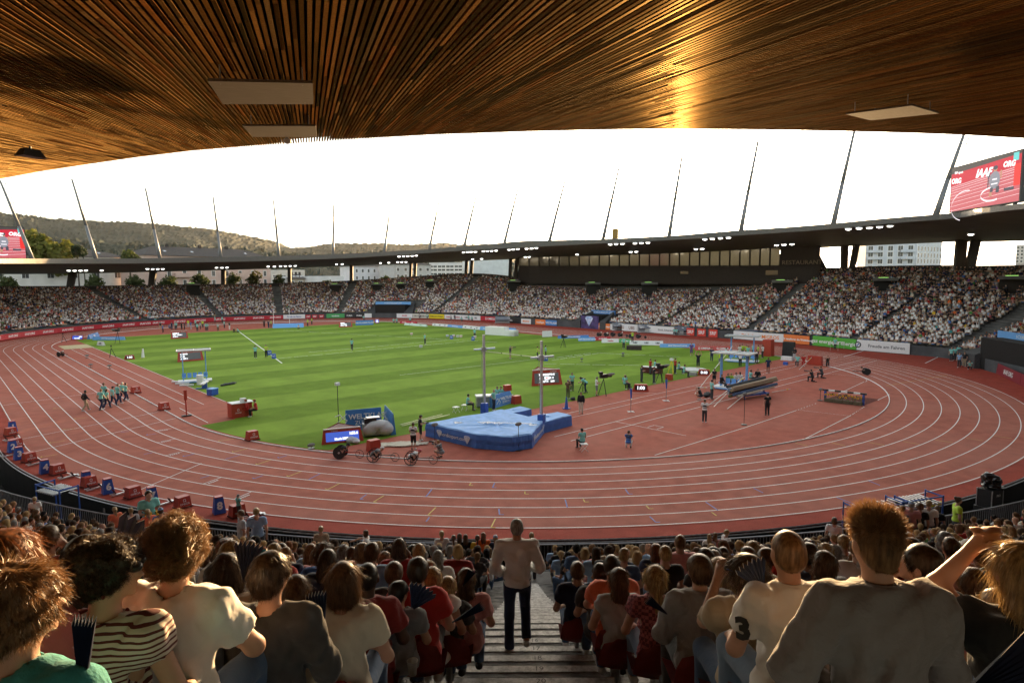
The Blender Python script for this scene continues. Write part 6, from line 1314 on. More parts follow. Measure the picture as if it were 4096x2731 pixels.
# pole rack with wrapped vaulting pole bags
p = foot(*C6(1370, 870)); e = empty('pole_rack', p, rad(-14)); tag(e, 'blue wheeled rack stacked with long wrapped vaulting poles', 'rack'); q = MB()
for sx in (-1.4, 1.4): q.tube((sx, -.4, 0), (sx, .4, .9), .04, M_blue, 5); q.tube((sx, .4, 0), (sx, -.4, .9), .04, M_blue, 5)
q.box((0, 0, .3), (3.2, .9, .08), M_blue); q.build('frame', e)
rk = [('cream', 0), ('olive', 1), ('light grey', 2), ('denim', 3), ('black', 4), ('navy', 5), ('khaki', 6), ('light denim', 7), ('charcoal', 8), ('beige', 9)]
for c_, i in rk:
 q = MB(); zz_ = .45+.24*(i//2)*.8; yy = -.4+.35*(i % 3); q.tube((-3.2+random.uniform(-.5, .5), yy-.3, zz_), (2.6+random.uniform(-.4, .4), yy+.35, zz_+.30), .14, cloth(c_), 8)
 o = q.build('pole_bag'); o.location = p; o.rotation_euler.z = rad(-14); tag(o, 'long %s wrapped vaulting pole bag on the blue rack' % c_, 'pole bag', 'wrapped pole bags on the rack')
for k_, (a, c, za, zb) in enumerate([((850, 850), (1180, 590), .1, 3.0), ((1020, 960), (1260, 780), .05, 1.0), ((975, 945), (1310, 760), .05, 1.2), ((1140, 980), (1330, 865), .05, .6), ((860, 780), (960, 790), .05, .05), ((1540, 835), (1705, 808), .1, .15), ((1785, 625), (1895, 560), .05, .9)]):
 A = foot(*C6(*a)); X = foot(*C6(c[0], c[1]+60*zb*.35)); B = X+Vector((0, 0, zb)); A.z = za; q = MB(); q.tube(A, B, .03, mat('fibreglass_pole', (.60, .58, .52), .35, .1), 6); q.tube(B-(B-A)*.22, B-(B-A)*.12, .034, M_by, 6)
 tag(q.build('vaulting_pole'), 'bare vaulting pole %s' % ('leaning steeply against the nearer shelter roof', 'slanting up to the rack, right one of the near pair', 'slanting up to the rack, left one of the near pair', 'short and low in front of the rack', 'lying flat beside the shelter', 'lying right of the rack', 'propped against the red box at the far runway')[k_], 'pole')
# water jump barrier with sunflowers
A, B = foot(*C7(400, 790)), foot(*C7(700, 825)); c = (A+B)/2; X = (B-A); L = X.length; e = empty('water_jump_barrier', c, math.atan2(X.y, X.x)); tag(e, 'steeplechase water jump barrier with black and white beam and sunflowers in front', 'barrier')
q = MB(); zb_ = .95; Lb = L*1.15
for i in range(7): q.box((-Lb/2+Lb*(i+.5)/7, 0, zb_), (Lb/7, .14, .14), M_white if i in (1, 3, 5) else M_black)
q.build('beam', e)
for sx in (-1, 1): q = MB(); q.box((sx*L/2, 0, .45), (.12, .3, .9), M_blue); q.build('post', e)
q = MB()
for i in range(4): q.box((-L/2+L*(i+.5)/4, -.25, .14), (L/4-.04, .28, .28), mat('planter_wood', (.12, .10, .06), .8, .2))
q.build('planter', e); rng = np.random.default_rng(4); q = MB(); mlf = leaf_mat((.06, .11, .02)); myf = mat('sunflower_petal', (.75, .42, .02), .6, .1); mct = mat('sunflower_centre', (.06, .03, .01), .9, .1)
for i in range(170): a = Vector((rng.uniform(-L/2, L/2), -.25+rng.normal()*.1, rng.uniform(.2, .72))); b_ = a+Vector((rng.normal()*.1, rng.normal()*.08, rng.uniform(.0, .14))); q.poly([a, b_, a+Vector((rng.normal()*.07, rng.normal()*.07, .02))], mlf)
q.build('foliage', e)['kind'] = 'stuff'
for i in range(13): x = -L/2+L*(i+.5)/13; z = rng.uniform(.5, .74); q = MB(); q.tube((x, -.38, z), (x, -.41, z), .085, myf, 9); q.tube((x, -.41, z), (x, -.425, z), .035, mct, 8); q.build('sunflower', e)
# microphones, cones, small cameras, stools
def mic(uv, h, label, tilt=0):
 p = foot(*uv); e = empty('microphone', p); tag(e, label, 'microphone', 'furry microphones on stands round the field'); q = MB(); q.tube((0, 0, 0), (0, 0, h), .02, M_black, 5); q.tube((0, 0, 0), (0, 0, .04), .22, M_black, 10); q.build('stand', e); q = MB(); q.ell((0, 0, h+.08), (.27, .12, .12), mat('grey_fur', (.22, .21, .20), .95, .4, scale=30, bump=1), 10, 6); q.xform(Matrix.Identity(4)); o = q.build('windshield', e)
for k_, (uv, h, l) in enumerate([(C5(1505, 1035), 1.6, 'on a stand in front of the large landing mat'), (C5(930, 990), 1.2, 'at the left corner of the landing mat'), (C6(1290, 1118), 2.2, 'on a tall stand in front of the pole rack'), (C6(1972, 900), .9, 'beside the sunflower barrier'), (C5(78, 1022), .15, 'lying at the kerb left of the scoreboard'), (C5(1940, 425), .3, 'on the grass in the javelin sector'), (C5(2225, 388), .3, 'on the grass near the camera podium'), (C6(205, 500), .3, 'low on the grass left of the judges desk'), (C4(600, 400), .3, 'on the long jump runway, farther one'), (C4(755, 472), .3, 'on the long jump runway, nearer one'), (C4(625, 465), .3, 'beside the kerb by the runway')]): mic(uv, h, 'grey furry microphone '+l)
for k_, (uv, l) in enumerate([(C5(1835, 748), 'blue traffic cone with white patch at the red runway edge'), (C6(592, 905), 'furled blue windsock on a stand, farther one'), (C6(276, 1003), 'furled blue windsock on a stand, nearer one')]):
 p = foot(*uv); q = MB()
 if 'cone' in l: q.box((0, 0, .03), (.5, .5, .05), M_blue); q.tube((0, 0, .05), (0, 0, 1.0), .17, M_blue, 12, .04)
 else: q.tube((0, 0, 0), (0, 0, 2.1), .025, M_grey, 6); q.box((0, 0, .03), (.7, .08, .04), M_white); q.box((0, 0, .03), (.08, .7, .04), M_white); q.tube((0, 0, 1.9), (.02, 0, 1.1), .10, M_blue, 7, .05); q.tube((0, 0, 2.1), (0, 0, 1.9), .04, M_black, 6)
 o = q.build('traffic_cone' if 'cone' in l else 'windsock'); o.location = p; tag(o, l, 'cone' if 'cone' in l else 'windsock')
def tripod_cam(uv, h, label, big=True, da=0):
 p = foot(*uv); e = empty('television_camera', p, -rad(az_view(p)+da)); tag(e, label, 'camera'); q = MB()
 for a in (0, 2.1, 4.2): q.tube((cos(a)*.5, sin(a)*.5, 0), (0, 0, h-.2), .035, M_black, 5)
 q.build('tripod', e); q = MB(); s = 1 if big else .5; q.box((0, 0, h+.05), (.3*s, .7*s, .35*s), M_lens); q.tube((0, .3*s, h+.05), (0, .8*s, h+.05), .12*s, M_lens, 8, .15*s); q.box((0, -.3*s, h+.35*s), (.35*s, .3*s, .22*s), M_black); q.build('camera_body', e)
 if big: q = MB(); q.ell((.1, .7, h+.2), (.12, .45, .12), mat('grey_fur', (.22, .21, .20), .95, .4, scale=30, bump=1), 8, 6); q.build('microphone', e)
tripod_cam(C5(2090, 658), 1.75, 'large television camera on tripod beside the man in white shirt', da=60); tripod_cam(C5(1948, 636), 1.2, 'small camera on tripod beside the bending volunteer', False, 30); tripod_cam(C6(540, 745), 1.6, 'large television camera on tripod left of the throwing circle', da=50); tripod_cam(C5(1815, 328), 1.6, 'television camera with blue cover on the far grass', da=40); tripod_cam(C4(770, 395), 1.5, 'small tripod camera on the left grass beyond the runway', False); tripod_cam(C4(815, 300), 2.2, 'tall television camera on black platform beyond the sand pit', da=-60); tripod_cam(C4(437, 292), 1.4, 'camera under blue cover at the far left bend', False)
p = foot(*C6(305, 445)); q = MB(); q.box((0, 0, .3), (2.2, 1.2, .6), mat('podium_brown', (.05, .035, .03), .8, .2)); o = q.build('camera_podium'); o.location = p; o.rotation_euler.z = -rad(az_view(p)); tag(o, 'small dark brown camera podium on the far grass', 'podium')
p = foot(*C6(640, 660)); q = MB()
for a in (0, 2.1, 4.2): q.tube((cos(a)*.4, sin(a)*.4, 0), (0, 0, 1.5), .04, M_by, 5)
q.box((0, 0, 1.6), (.25, .35, .25), M_white); o = q.build('survey_tripod'); o.location = p; tag(o, 'yellow surveying tripod behind the throwing circle', 'tripod')
p = foot(*C6(835, 622)); q = MB(); q.tube((0, 0, 0), (0, 0, .05), 1.5, mat('circle_white', (.6, .6, .57), .7, .1), 28); q.box((-.4, 1.6, .08), (1.6, .2, .14), M_white); o = q.build('throwing_circle'); o.location = p; tag(o, 'white shot put circle ring on the grass edge', 'throwing circle')
p = foot(*C6(470, 655)); e = empty('judges_desk', p, -rad(az_view(p)+15)); tag(e, 'judges desk with red front and clutter at the grass edge', 'desk'); q = MB(); q.box((0, 0, .7), (2.4, .7, .06), M_white); q.box((.9, -.1, .85), (.5, .5, .25), M_omega); q.build('top', e); q = MB(); q.box((0, 0, .35), (2.2, .6, .66), M_omdark); q.build('front', e)
for x, y, s_, m_, l in [(1505, 500, (1.2, 1.4, 2.2), M_omega, 'tall dark red three sided board by the far shelter'), (1690, 500, (1.5, .9, 1.9), M_bk, 'box covered with crumpled black plastic at the far grass end'), (1675, 540, (1.4, .6, .5), M_white, 'low white box in front of the black covered box'), (1925, 580, (1.7, .5, 1.1), M_omega, 'plain red cabinet at the end of the runway'), (1662, 580, (.5, .4, .35), M_blue, 'small blue box on the red apron'), (833, 675, (.8, .5, .35), M_grey, 'grey flat case beside the red clock'), (618, 715, (.7, .5, .6), M_omega, 'small red box in front of the seated judges'), (1680, 540, (.1, .1, .1), M_white, '')]:
 if not l: continue
 p = foot(*C6(x, y)); q = MB(); q.box((0, 0, s_[2]/2), s_, m_, taper=.92); o = q.build('covered_box' if 'covered with' in l else 'box'); o.location = p; o.rotation_euler.z = -rad(az_view(p)+20); tag(o, l, 'box')
# light rope and flags on far grass
for x, y, t in [(1043, 268, '60'), (1192, 278, '65'), (1655, 412, '17'), (1692, 418, '18')]:
 p = foot(*C5(x, y)); e = empty('distance_marker', p, -rad(az_view(p))); tag(e, 'small blue distance marker box %s%s' % ({'60': 'where the dashed lines cross', '65': 'right of the dashed line crossing', '17': 'behind the right standard, left one', '18': 'behind the right standard, right one'}[t], ''), 'marker'); q = MB(); q.box((0, 0, .32), (.6, .4, .64), M_blue, taper=.8); q.build('box', e); text(t, .4, M_white, e, Matrix.Translation((0, -.21, .34)) @ Matrix.Rotation(pi/2-.06, 4, 'X'))
for x, y, t in [(1857, 378, '60'), (1887, 402, '65')]:
 p = foot(*C4(x, y)); e = empty('distance_marker', p, -rad(az_view(p))); tag(e, 'small blue distance marker box at the diagonal white tape, %s one' % ('farther' if t == '60' else 'nearer'), 'marker'); q = MB(); q.box((0, 0, .32), (.6, .4, .64), M_blue, taper=.8); q.build('box', e); text(t, .4, M_white, e, Matrix.Translation((0, -.21, .34)) @ Matrix.Rotation(pi/2-.06, 4, 'X'))
for k_, (x, y) in enumerate([(768, 248), (1015, 262), (1058, 262), (1085, 266), (1108, 266), (1205, 270), (833, 338)]):
 p = foot(*C5(x, y)); q = MB(); q.tube((0, 0, 0), (0, 0, .6), .02, M_grey, 4); q.box((.0, 0, .45), (.5, .04, .35), M_white); q.box((0, -.025, .42), (.5, .02, .1), (M_tr, M_tb, M_tr, M_tk, M_tr, M_tr, M_tk)[k_]); o = q.build('flag_marker'); o.location = p; o.rotation_euler.z = -rad(az_view(p)); tag(o, 'little white flag marker on the far grass, %s from the left' % ordn[sorted([768, 1015, 1058, 1085, 1108, 1205, 833]).index(x)], 'flag', 'flag markers on the far grass')
for k_, (uv, l) in enumerate([(C5(1075, 775), 'white folding stool left of the seated volunteer'), (C5(1955, 1040), 'white folding chair under the volunteer right of the mat'), (C5(1135, 760), 'white folding stool under the volunteer left of the case')]):
 p = foot(*uv); q = MB()
 for s in (-.2, .2): q.tube((s, -.22, 0), (s, .22, .45), .015, M_white, 5); q.tube((s, .22, 0), (s, -.22, .45), .015, M_white, 5)
 q.box((0, 0, .46), (.44, .44, .03), M_white); o = q.build('folding_stool'); o.location = p; o.rotation_euler.z = k_; tag(o, l, 'stool')
p = foot(*C5(267, 870)); q = MB(); q.tube((0, 0, 0), (0, 0, 3.1), .03, M_black, 6); q.box((0, 0, 3.15), (.3, .25, .2), M_white); o = q.build('camera_mast'); o.location = p+Vector((0, 0, 0)); tag(o, 'thin black mast with small white camera rising from the scoreboard', 'mast')
o = drape(C5(1670, 255), C5(1737, 252), (1200+212*.5808)/K, None, M_bw, 'white sign board with rows of letters on top, far grass', depth=.2)
# white podium on the grass
A, B = foot(*C5(1275, 238)), foot(*C5(1475, 250));
X = B-A; L = X.length; e = empty('winners_podium', (A+B)/2, math.atan2(X.y, X.x)); tag(e, 'plain white stepped winners podium on the far grass', 'podium')
for x0, x1, h in ((-.5, .18, 1.55), (.18, .5, 1.05), (.3, .5, .7)): q = MB(); q.box((L*(x0+x1)/2, .7, h/2), (L*(x1-x0)-.02, 1.4, h), M_white); q.build('block', e)
# board rows around the field
def RB(x, y, o, s): return ((o[0]+x*s)/K, (o[1]+y*s)/K)
o2, s2_ = (1300, 1230), 1/2.94; o3, s3 = (2500, 1300), 1/2.94; o4, s4 = (3200, 1300), 1/2.94; o1, s1_ = (0, 1280), .2551; o0, s0_ = (500, 1230), 1/2.94
def bd(x0, y0, x1, y1, yt, O, s_, txt, m, tm, label, **kw): return drape(RB(x0, y0, O, s_), RB(x1, y1, O, s_), (O[1]+yt*s_)/K, txt, m, label, tm, **kw)
bd(928, 205, 1185, 225, 190, o2, s2_, ['swiss', 'athletics'], mat('board_pale_green', (.55, .68, .60), .5, .05), M_tg, 'pale green and white low board on the far grass', sz=.45, depth=.6)
bd(878, 188, 1070, 196, 160, o2, s2_, ['TOYOTA', 'swiss'], M_br, M_white, 'low red and white board behind the pale green one', sz=.5, depth=.6)
bd(1258, 212, 1435, 226, 192, o2, s2_, 'UBS', M_bw, M_tk, 'white low board lettered UBS three times, left one of the far row', n=3, depth=.6, sz=.55, sh=0)
bd(1437, 226, 1612, 242, 206, o2, s2_, 'IAAF Diamond League', M_bl2, M_white, 'light blue Diamond League board left of the second UBS board', depth=.6, sz=.45)
bd(1614, 242, 1815, 262, 216, o2, s2_, 'UBS', M_bw, M_tk, 'second white low board lettered UBS, between blue ones', n=3, depth=.6, sz=.5, sh=0)
bd(1817, 264, 2235, 288, 232, o2, s2_, ['IAAF Diamond League', 'IAAF Diamond League'], M_bl2, M_white, 'long light blue Diamond League board at the right end of the far row', depth=.6, sz=.42)
for L_ in [(75, 1466, 350, 1458, 1438, (2200, 700), .4464, 'WELTKLASSEZÜRICH', M_bb, M_white, 'low blue board lettered WELTKLASSEZÜRICH on the far side of the grass'), (258, 1488, 405, 1486, 1455, (2200, 700), .4464, 'IAAF Diamond League', M_bl2, M_white, 'light blue board before the WELTKLASSEZÜRICH board'), (405, 1484, 545, 1480, 1450, (2200, 700), .4464, 'IAAF.ORG', M_br, M_white, 'low red board lettered IAAF.ORG between blue and white boards'), (468, 1503, 617, 1500, 1468, (2200, 700), .4464, 'medica', M_bw, M_tr, 'low white board lettered medica on the far grass'), (617, 1500, 720, 1505, 1468, (2200, 700), .4464, 'vaudoise', M_bg, M_white, 'low green board behind the camera podium'), (712, 1520, 1013, 1526, 1485, (2200, 700), .4464, ['UBS', 'UBS', 'UBS'], M_bw, M_tk, 'white low board lettered UBS right of the camera podium'), (988, 1545, 1300, 1545, 1512, (2200, 700), .4464, 'IAAF Diamond League', M_bl2, M_white, 'light blue Diamond League board behind the purple athlete')]:
 x0, y0, x1, y1, yt, O, s_, txt, m, tm, lb = L_; bd(x0, y0, x1, y1, yt, O, s_, txt, m, tm, lb, depth=.5, sz=.55)
bd(825, 298, 1258, 302, 250, o3, s3, ['Ω OMEGA', 'Ω OMEGA'], mat('board_coral_red', (.50, .07, .06), .5, .05), M_white, 'low red board lettered OMEGA twice left of the far shelter', depth=.5, sz=.6, sh=0)
bd(365, 210, 570, 202, 150, o2, s2_, ['WELTKLASSE', 'WELTKLASSE'], M_bb, M_white, 'blue barrier boards right of the far red scoreboard', depth=.4, sz=.35)
bd(1445, 315, 1940, 312, 262, o1, s1_, 'IAAF Diamond League', M_bl2, M_white, 'light blue Diamond League board beyond the sand pit', depth=.6, sz=.45)
bd(1420, 300, 1565, 255, 208, o1, s1_, 'WELT', M_bb, M_white, 'small blue lettered cover at the left end of the Diamond League board', depth=.6)
bd(1515, 395, 1605, 402, 335, o1, s1_, 'UBS', M_bw, M_tk, 'tiny white and blue wedge board near the sand pit', depth=.5)
bd(1735, 242, 2100, 232, 190, o0, s0_, None, M_bl2, M_white, 'light blue high jump landing mat with white diamonds at the far end', depth=2.2, name='landing_mat', cat='mat')
for k_, x in enumerate((1750, 1938)): p = foot(*RB(x, 215, o0, s0_)); q = MB(); q.tube((0, 0, 0), (0, 0, 4.2 if k_ else 4), .06, M_white, 6); o = q.build('vault_standard'); o.location = p; tag(o, 'slim white upright at the far light blue mat, %s one' % ('left', 'right')[k_], 'upright')
# perimeter boards on the bowl wall: placed against the wall, each panel a board of its own
def wallboard(u0, u1, v0b, txt, m, tm, label, H=1.1, sz=.6, sh=0, oo=.12, bold=.015, grp=None, name='advertising_board', sx=1.0, tx=0):
 p0, i0 = ringhit(u0, oo); p1, i1 = ringhit(u1, oo); X = Vector((p1.x-p0.x, p1.y-p0.y, 0)); L = X.length; X.normalize(); c = (p0+p1)/2; N = Vector((X.y, -X.x, 0))
 if (Vector((CAMX, CAMY, 0))-Vector((c.x, c.y, 0))).dot(N) < 0: N = -N
 M = Matrix((X, -N, Vector((0, 0, 1)))).transposed().to_4x4(); M.translation = (c.x, c.y, 0); q = MB(); q.box((0, 0, .08+H/2), (L-.03, .08, H), m); o = q.build(name); o.matrix_world = M; tag(o, label, 'board', grp)
 if txt:
  T = txt if isinstance(txt, list) else [txt]
  for k, t in enumerate(T):
   mm_ = tm;
   text(t, H*sz, mm_, o, Matrix.Translation((L*((k+.5)/len(T)-.5)+tx, -.05, .08+H*.48)) @ Matrix.Rotation(pi/2, 4, 'X'), .004, shear=sh, bold=bold, sx=sx)
 return o
def U(x, O, s_): return (O[0]+x*s_)/K
# IAAF boards, left
xs = [-290, 0, 245, 530, 835, 1150, 1475, 1800, 2120, 2352]
for k_, (a, c) in enumerate(zip(xs, xs[1:])): wallboard(U(a, o1, s1_), U(c, o1, s1_), 0, 'IAAF.ORG', M_br, M_white, 'red board lettered IAAF.ORG on the left stand front, %s from the left' % ordn[k_], grp='red IAAF boards', sh=.25, sz=.62, H=1.0)
xs = [235, 480, 735, 965, 1200, 1440, 1650, 1840]
for k_, (a, c) in enumerate(zip(xs, xs[1:])): wallboard(U(a, o0, s0_), U(c, o0, s0_), 0, 'IAAF.ORG', M_br, M_white, 'red board lettered IAAF.ORG on the far end front, %s from the left' % ordn[k_+8], grp='red IAAF boards', sh=.25, sz=.62, H=1.0)
wallboard(U(1842, o0, s0_), U(2100, o0, s0_), 0, 'Freude am Fahren', M_bw, M_tb, 'white board lettered Freude am Fahren at the far end', sz=.45, H=1.1)
for k_, x in enumerate((2100, 2178, 2256)): wallboard(U(x+4, o0, s0_), U(x+68, o0, s0_), 0, 'SRF', M_br, M_white, 'small red board lettered SRF at the far end, %s of three' % ordn[k_], sz=.6, H=.95)
for a, c, t, m, tm, lb in [(0, 215, 'vaudoise', M_bg, M_white, 'green board lettered vaudoise left of the far tunnel'), (217, 330, 'PUMA', M_bk, M_white, 'black board lettered PUMA, left of two'), (332, 447, 'PUMA', M_bk, M_white, 'black board lettered PUMA, right of two'), (452, 536, '', M_bw, M_tk, 'short white board beside the black ones left of the tunnel'), (832, 1020, 'SWISS', M_bw, M_tr, 'white board lettered SWISS right of the far tunnel'), (1022, 1212, ['LE GRUYÈRE', 'LE GRUYÈRE'], mat('board_cream', (.62, .60, .52), .5, .05), M_tk, 'cream board lettered LE GRUYÈRE twice'), (1214, 1396, "CHICCO D'ORO", M_by, M_tk, "yellow board lettered CHICCO D'ORO"), (1398, 1600, ['medica', 'medica'], M_bw, M_tr, 'white board lettered medica twice'), (1602, 1822, ['UBS', 'UBS'], M_bw, M_tk, 'white board lettered UBS twice, left of the red OMEGA board'), (1824, 2054, 'Ω OMEGA', M_br, M_white, 'red board lettered OMEGA on the far straight'), (2056, 2302, 'PUMA', M_bk, M_white, 'black board lettered PUMA right of the red OMEGA board'), (2304, 2420, 'MIGROS', M_bw, M_to, 'white board lettered MIGROS partly hidden by a bench cover')]:
 wallboard(U(a, o2, s2_), U(c, o2, s2_), 0, t or None, m, tm, lb, sz=.7 if 'OMEGA' in lb and 'red' in lb[:4] else .5, H=1.15)
Om = (1200, 1200); sm = .5808
for a, c, t, m, tm, lb in [(1620, 1690, 'verpflegen', M_bo, M_white, 'orange board left of the middle tunnel'), (1692, 1768, 'WELTKLASSE', M_bb, M_white, 'dark blue board left of the middle tunnel'), (1997, 2046, 'suva', M_bw, M_tk, 'short white board lettered suva right of the middle tunnel'), (2048, 2138, 'sicher betreut', M_bo, M_white, 'orange board lettered sicher betreut'), (2140, 2222, 'suva', M_bw, M_tk, 'white board lettered suva behind a bench cover')]:
 wallboard(U(a, Om, sm), U(c, Om, sm), 0, t, m, tm, lb, sz=.5, H=1.2)
for a, c, t, m, tm, lb in [(-100, 150, ['UBS', 'UBS'], M_bw, mat('letter_brown', (.16, .06, .03), .5, 0), 'white board with large brown UBS letters'), (152, 290, 'UB', M_bw, mat('letter_brown', (.16, .06, .03), .5, 0), 'white board with UBS letters partly hidden by a bench cover'), (292, 700, 'Zürich, Switzerland.', M_bw, mat('letter_grey', (.2, .2, .2), .5, 0), 'white board lettered For every kind of meeting Zürich Switzerland'), (738, 830, 'SRF', mat('board_srf_red', (.62, .06, .04), .5, .05), M_white, 'red SRF board, left of three right of the meeting board'), (864, 966, 'SRF', mat('board_srf_red', (.62, .06, .04), .5, .05), M_white, 'red SRF board, middle of three'), (1000, 1105, 'SRF', mat('board_srf_red', (.62, .06, .04), .5, .05), M_white, 'red SRF board, right of three'), (1295, 1890, ['urDinkel', 'MIGROS'], M_bw, M_to, 'long white board lettered MIGROS in orange'), (1892, 2200, 'Wir verpflegen die Weltklasse', M_bo, M_white, 'orange board lettered Wir verpflegen die Weltklasse')]:
 wallboard(U(a, o3, s3), U(c, o3, s3), 0, t, m, tm, lb, sz=.62 if 'SRF' in lb or 'MIGROS' in lb or 'brown' in lb else .32, H=1.35)
for a, c, t, m, tm, lb in [(180, 420, 'gaz energie', mat('board_lime_green', (.10, .40, .05), .5, .05), M_white, 'green board lettered gaz energie, left half'), (422, 700, 'gaz energie', mat('board_lime_green', (.10, .40, .05), .5, .05), M_white, 'green board lettered gaz energie, right half behind the hurdles'), (706, 1340, 'Freude am Fahren', M_bw, mat('letter_grey', (.2, .2, .2), .5, 0), 'long white board lettered Freude am Fahren with a round emblem')]:
 o = wallboard(U(a, o4, s4), U(c, o4, s4), 0, t, m, tm, lb, sz=.40 if 'Freude' in t else .5, H=1.5, sx=1.1, tx=.5 if 'Freude' in t else 0)
q = MB(); L_ = 5.2
for i, mm_ in enumerate((M_tk, M_white)): q.tube((-3.3, -.055-.01*i, .85), (-3.3, -.065-.01*i, .85), .44-.15*i, mm_, 20)
q.poly([(-3.3, -.09, .85), (-3.02, -.09, .85), (-3.3, -.09, 1.13)], M_blue); q.poly([(-3.3, -.09, .85), (-3.58, -.09, .85), (-3.3, -.09, .57)], M_blue); q.build('emblem', o)
for a, c, k_ in ((0, 150, 0), (152, 330, 1), (332, 520, 2)):
 A, B = foot(*C7(1590+a*.5, 515+a*.24)), foot(*C7(1590+c*.5, 515+c*.24)); drape(C7(1590+a*1.02, 500+a*.5), C7(1590+c*1.02, 500+c*.5), (1200+(500+(a+c)*.25-75)*.5102)/K, 'IAAF.ORG', M_bmar, 'dark red board lettered IAAF.ORG at the right edge, %s from the left' % ordn[k_], depth=.12, sz=.62, sh=.25, z=1.15)
# fence beside the white board, tunnels with blue banners
for k_, (s_, hw_, nm_, p, i) in enumerate(TUNS):
 u = (893, 1357, 2320)[k_]; i_ = int(i); n_ = NRM[i_ % NR]; tdir = Vector((-n_.y, n_.x)); e = empty('stand_tunnel', (p.x, p.y, 0)); X = Vector((tdir.x, tdir.y, 0)); tag(e, 'dark tunnel opening under a blue banner, %s' % ('across the field left of centre', 'in the middle of the far straight', 'at the right edge')[k_], 'tunnel')
 Y = Vector((n_.x, n_.y, 0)); M = Matrix((X, Y, Vector((0, 0, 1)))).transposed().to_4x4(); M.translation = (p.x, p.y, 0); e.matrix_world = M; dep = (8, 5.5, 8.5)[k_]; hh = (3.6, 2.9, 3.6)[k_]
 q = MB(); q.box((0, dep/2+.3, hh/2), (2*hw_*.8, dep, hh), mat('tunnel_shade', (.012, .010, .009), .9, .1)); q.build('passage', e)  # tunnel filled by a near-black box, its shade painted in
 for sx in (-1, 1): q = MB(); q.poly([(sx*hw_*1.25, -.3, 0), (sx*hw_*1.25, -.3, 1.6), (sx*hw_*.85, dep*.9, hh+.9), (sx*hw_*.85, dep*.9, 0), (sx*hw_*.78, -.3, 0), (sx*hw_*.78, -.3, 1.6), (sx*hw_*.78, dep*.9, hh+.9), (sx*hw_*.78, dep*.9, 0)], mat('tunnel_wall', (.06, .06, .062), .8, .2), [(0, 1, 2, 3), (7, 6, 5, 4), (0, 4, 5, 1), (1, 5, 6, 2)]); q.build('side_wall', e)
 q = MB(); q.box((0, dep*.3 if k_ != 1 else dep*.75, hh+.35), (2*hw_*.95, .15, .8), M_bl2 if k_ != 1 else M_bb); bn = q.build('banner', e); text('WELTKLASSEZÜRICH', .55, M_white, e, Matrix.Translation((0, (dep*.3 if k_ != 1 else dep*.75)-.1, hh+.33)) @ Matrix.Rotation(pi/2, 4, 'X') @ Matrix.Diagonal((-1, 1, 1, 1)) if False else Matrix.Translation((0, (dep*.3 if k_ != 1 else dep*.75)-.1, hh+.33)) @ Matrix.Rotation(pi/2, 4, 'X'), .004)
 if k_ == 1:
  q = MB(); q.box((0, -.2, 1.35), (2*hw_*.7, .1, 2.7), mat('poster_violet', (.06, .04, .13), .5, .5, scale=1.2)); po = q.build('poster', e); q = MB(); diamond(q, Matrix.Translation((.2, -.27, 1.6)) @ Matrix.Rotation(pi/2, 4, 'X'), 2.2, mat('poster_diamond', (.55, .60, .75), .4, .3, scale=2)); q.build('diamond_mark', po)
# covered benches before the boards
def dugout(uv, label):
 p = foot(*uv); e = empty('covered_bench', p, -rad(az_view(p))); tag(e, label, 'bench', 'covered benches before the boards'); q = MB(); q.poly([(-1.7, .5, 1.6), (1.7, .5, 1.6), (1.9, -.3, .9), (-1.4, -.3, .9)], mat('smoked_acrylic', (.14, .15, .18), .15, .1, spec=.8)); q.poly([(-1.7, .52, 1.6), (1.7, .52, 1.6), (1.7, .52, .2), (-1.7, .52, .2)], mat('smoked_acrylic', (.14, .15, .18), .15, .1, spec=.8)); q.build('canopy', e)
 q = MB(); q.box((0, -.1, .45), (3.2, .5, .06), M_alu); q.tube((-1.6, -.3, 0), (-1.6, .5, 1.6), .03, M_alu, 5); q.tube((1.6, -.3, 0), (1.6, .5, 1.6), .03, M_alu, 5); q.box((0, -.2, .12), (3.6, .9, .06), M_alu); q.build('seat', e)
for k_, uv in enumerate([RB(2085, 188, o2, s2_), C5(1895, 175), C5(2005, 185), C5(2210, 212), RB(255, 92, o3, s3), RB(690, 122, o3, s3), RB(1415, 168, o3, s3), RB(2160, 222, o3, s3), RB(565, 245, o4, s4)]): dugout(uv, 'covered bench with smoked canopy before the far boards, %s from the left' % ordn[k_])
for k_, (x, y) in enumerate([(400, 300), (470, 280), (660, 282)]):
 p = foot(*RB(x, y, o4, s4)); e = empty('hurdle', p, -rad(az_view(p))); tag(e, 'white and grey hurdle before the green boards, %s of three' % ordn[k_], 'hurdle', 'hurdles before the green boards'); q = MB(); q.box((0, 0, 1.0), (1.2, .03, .1), M_white); q.build('bar', e); q = MB()
 for sx in (-.5, .5): q.tube((sx, 0, 0), (sx, 0, 1), .025, M_alu, 5); q.box((sx, .3, .03), (.05, .6, .04), M_alu)
 q.build('leg', e)
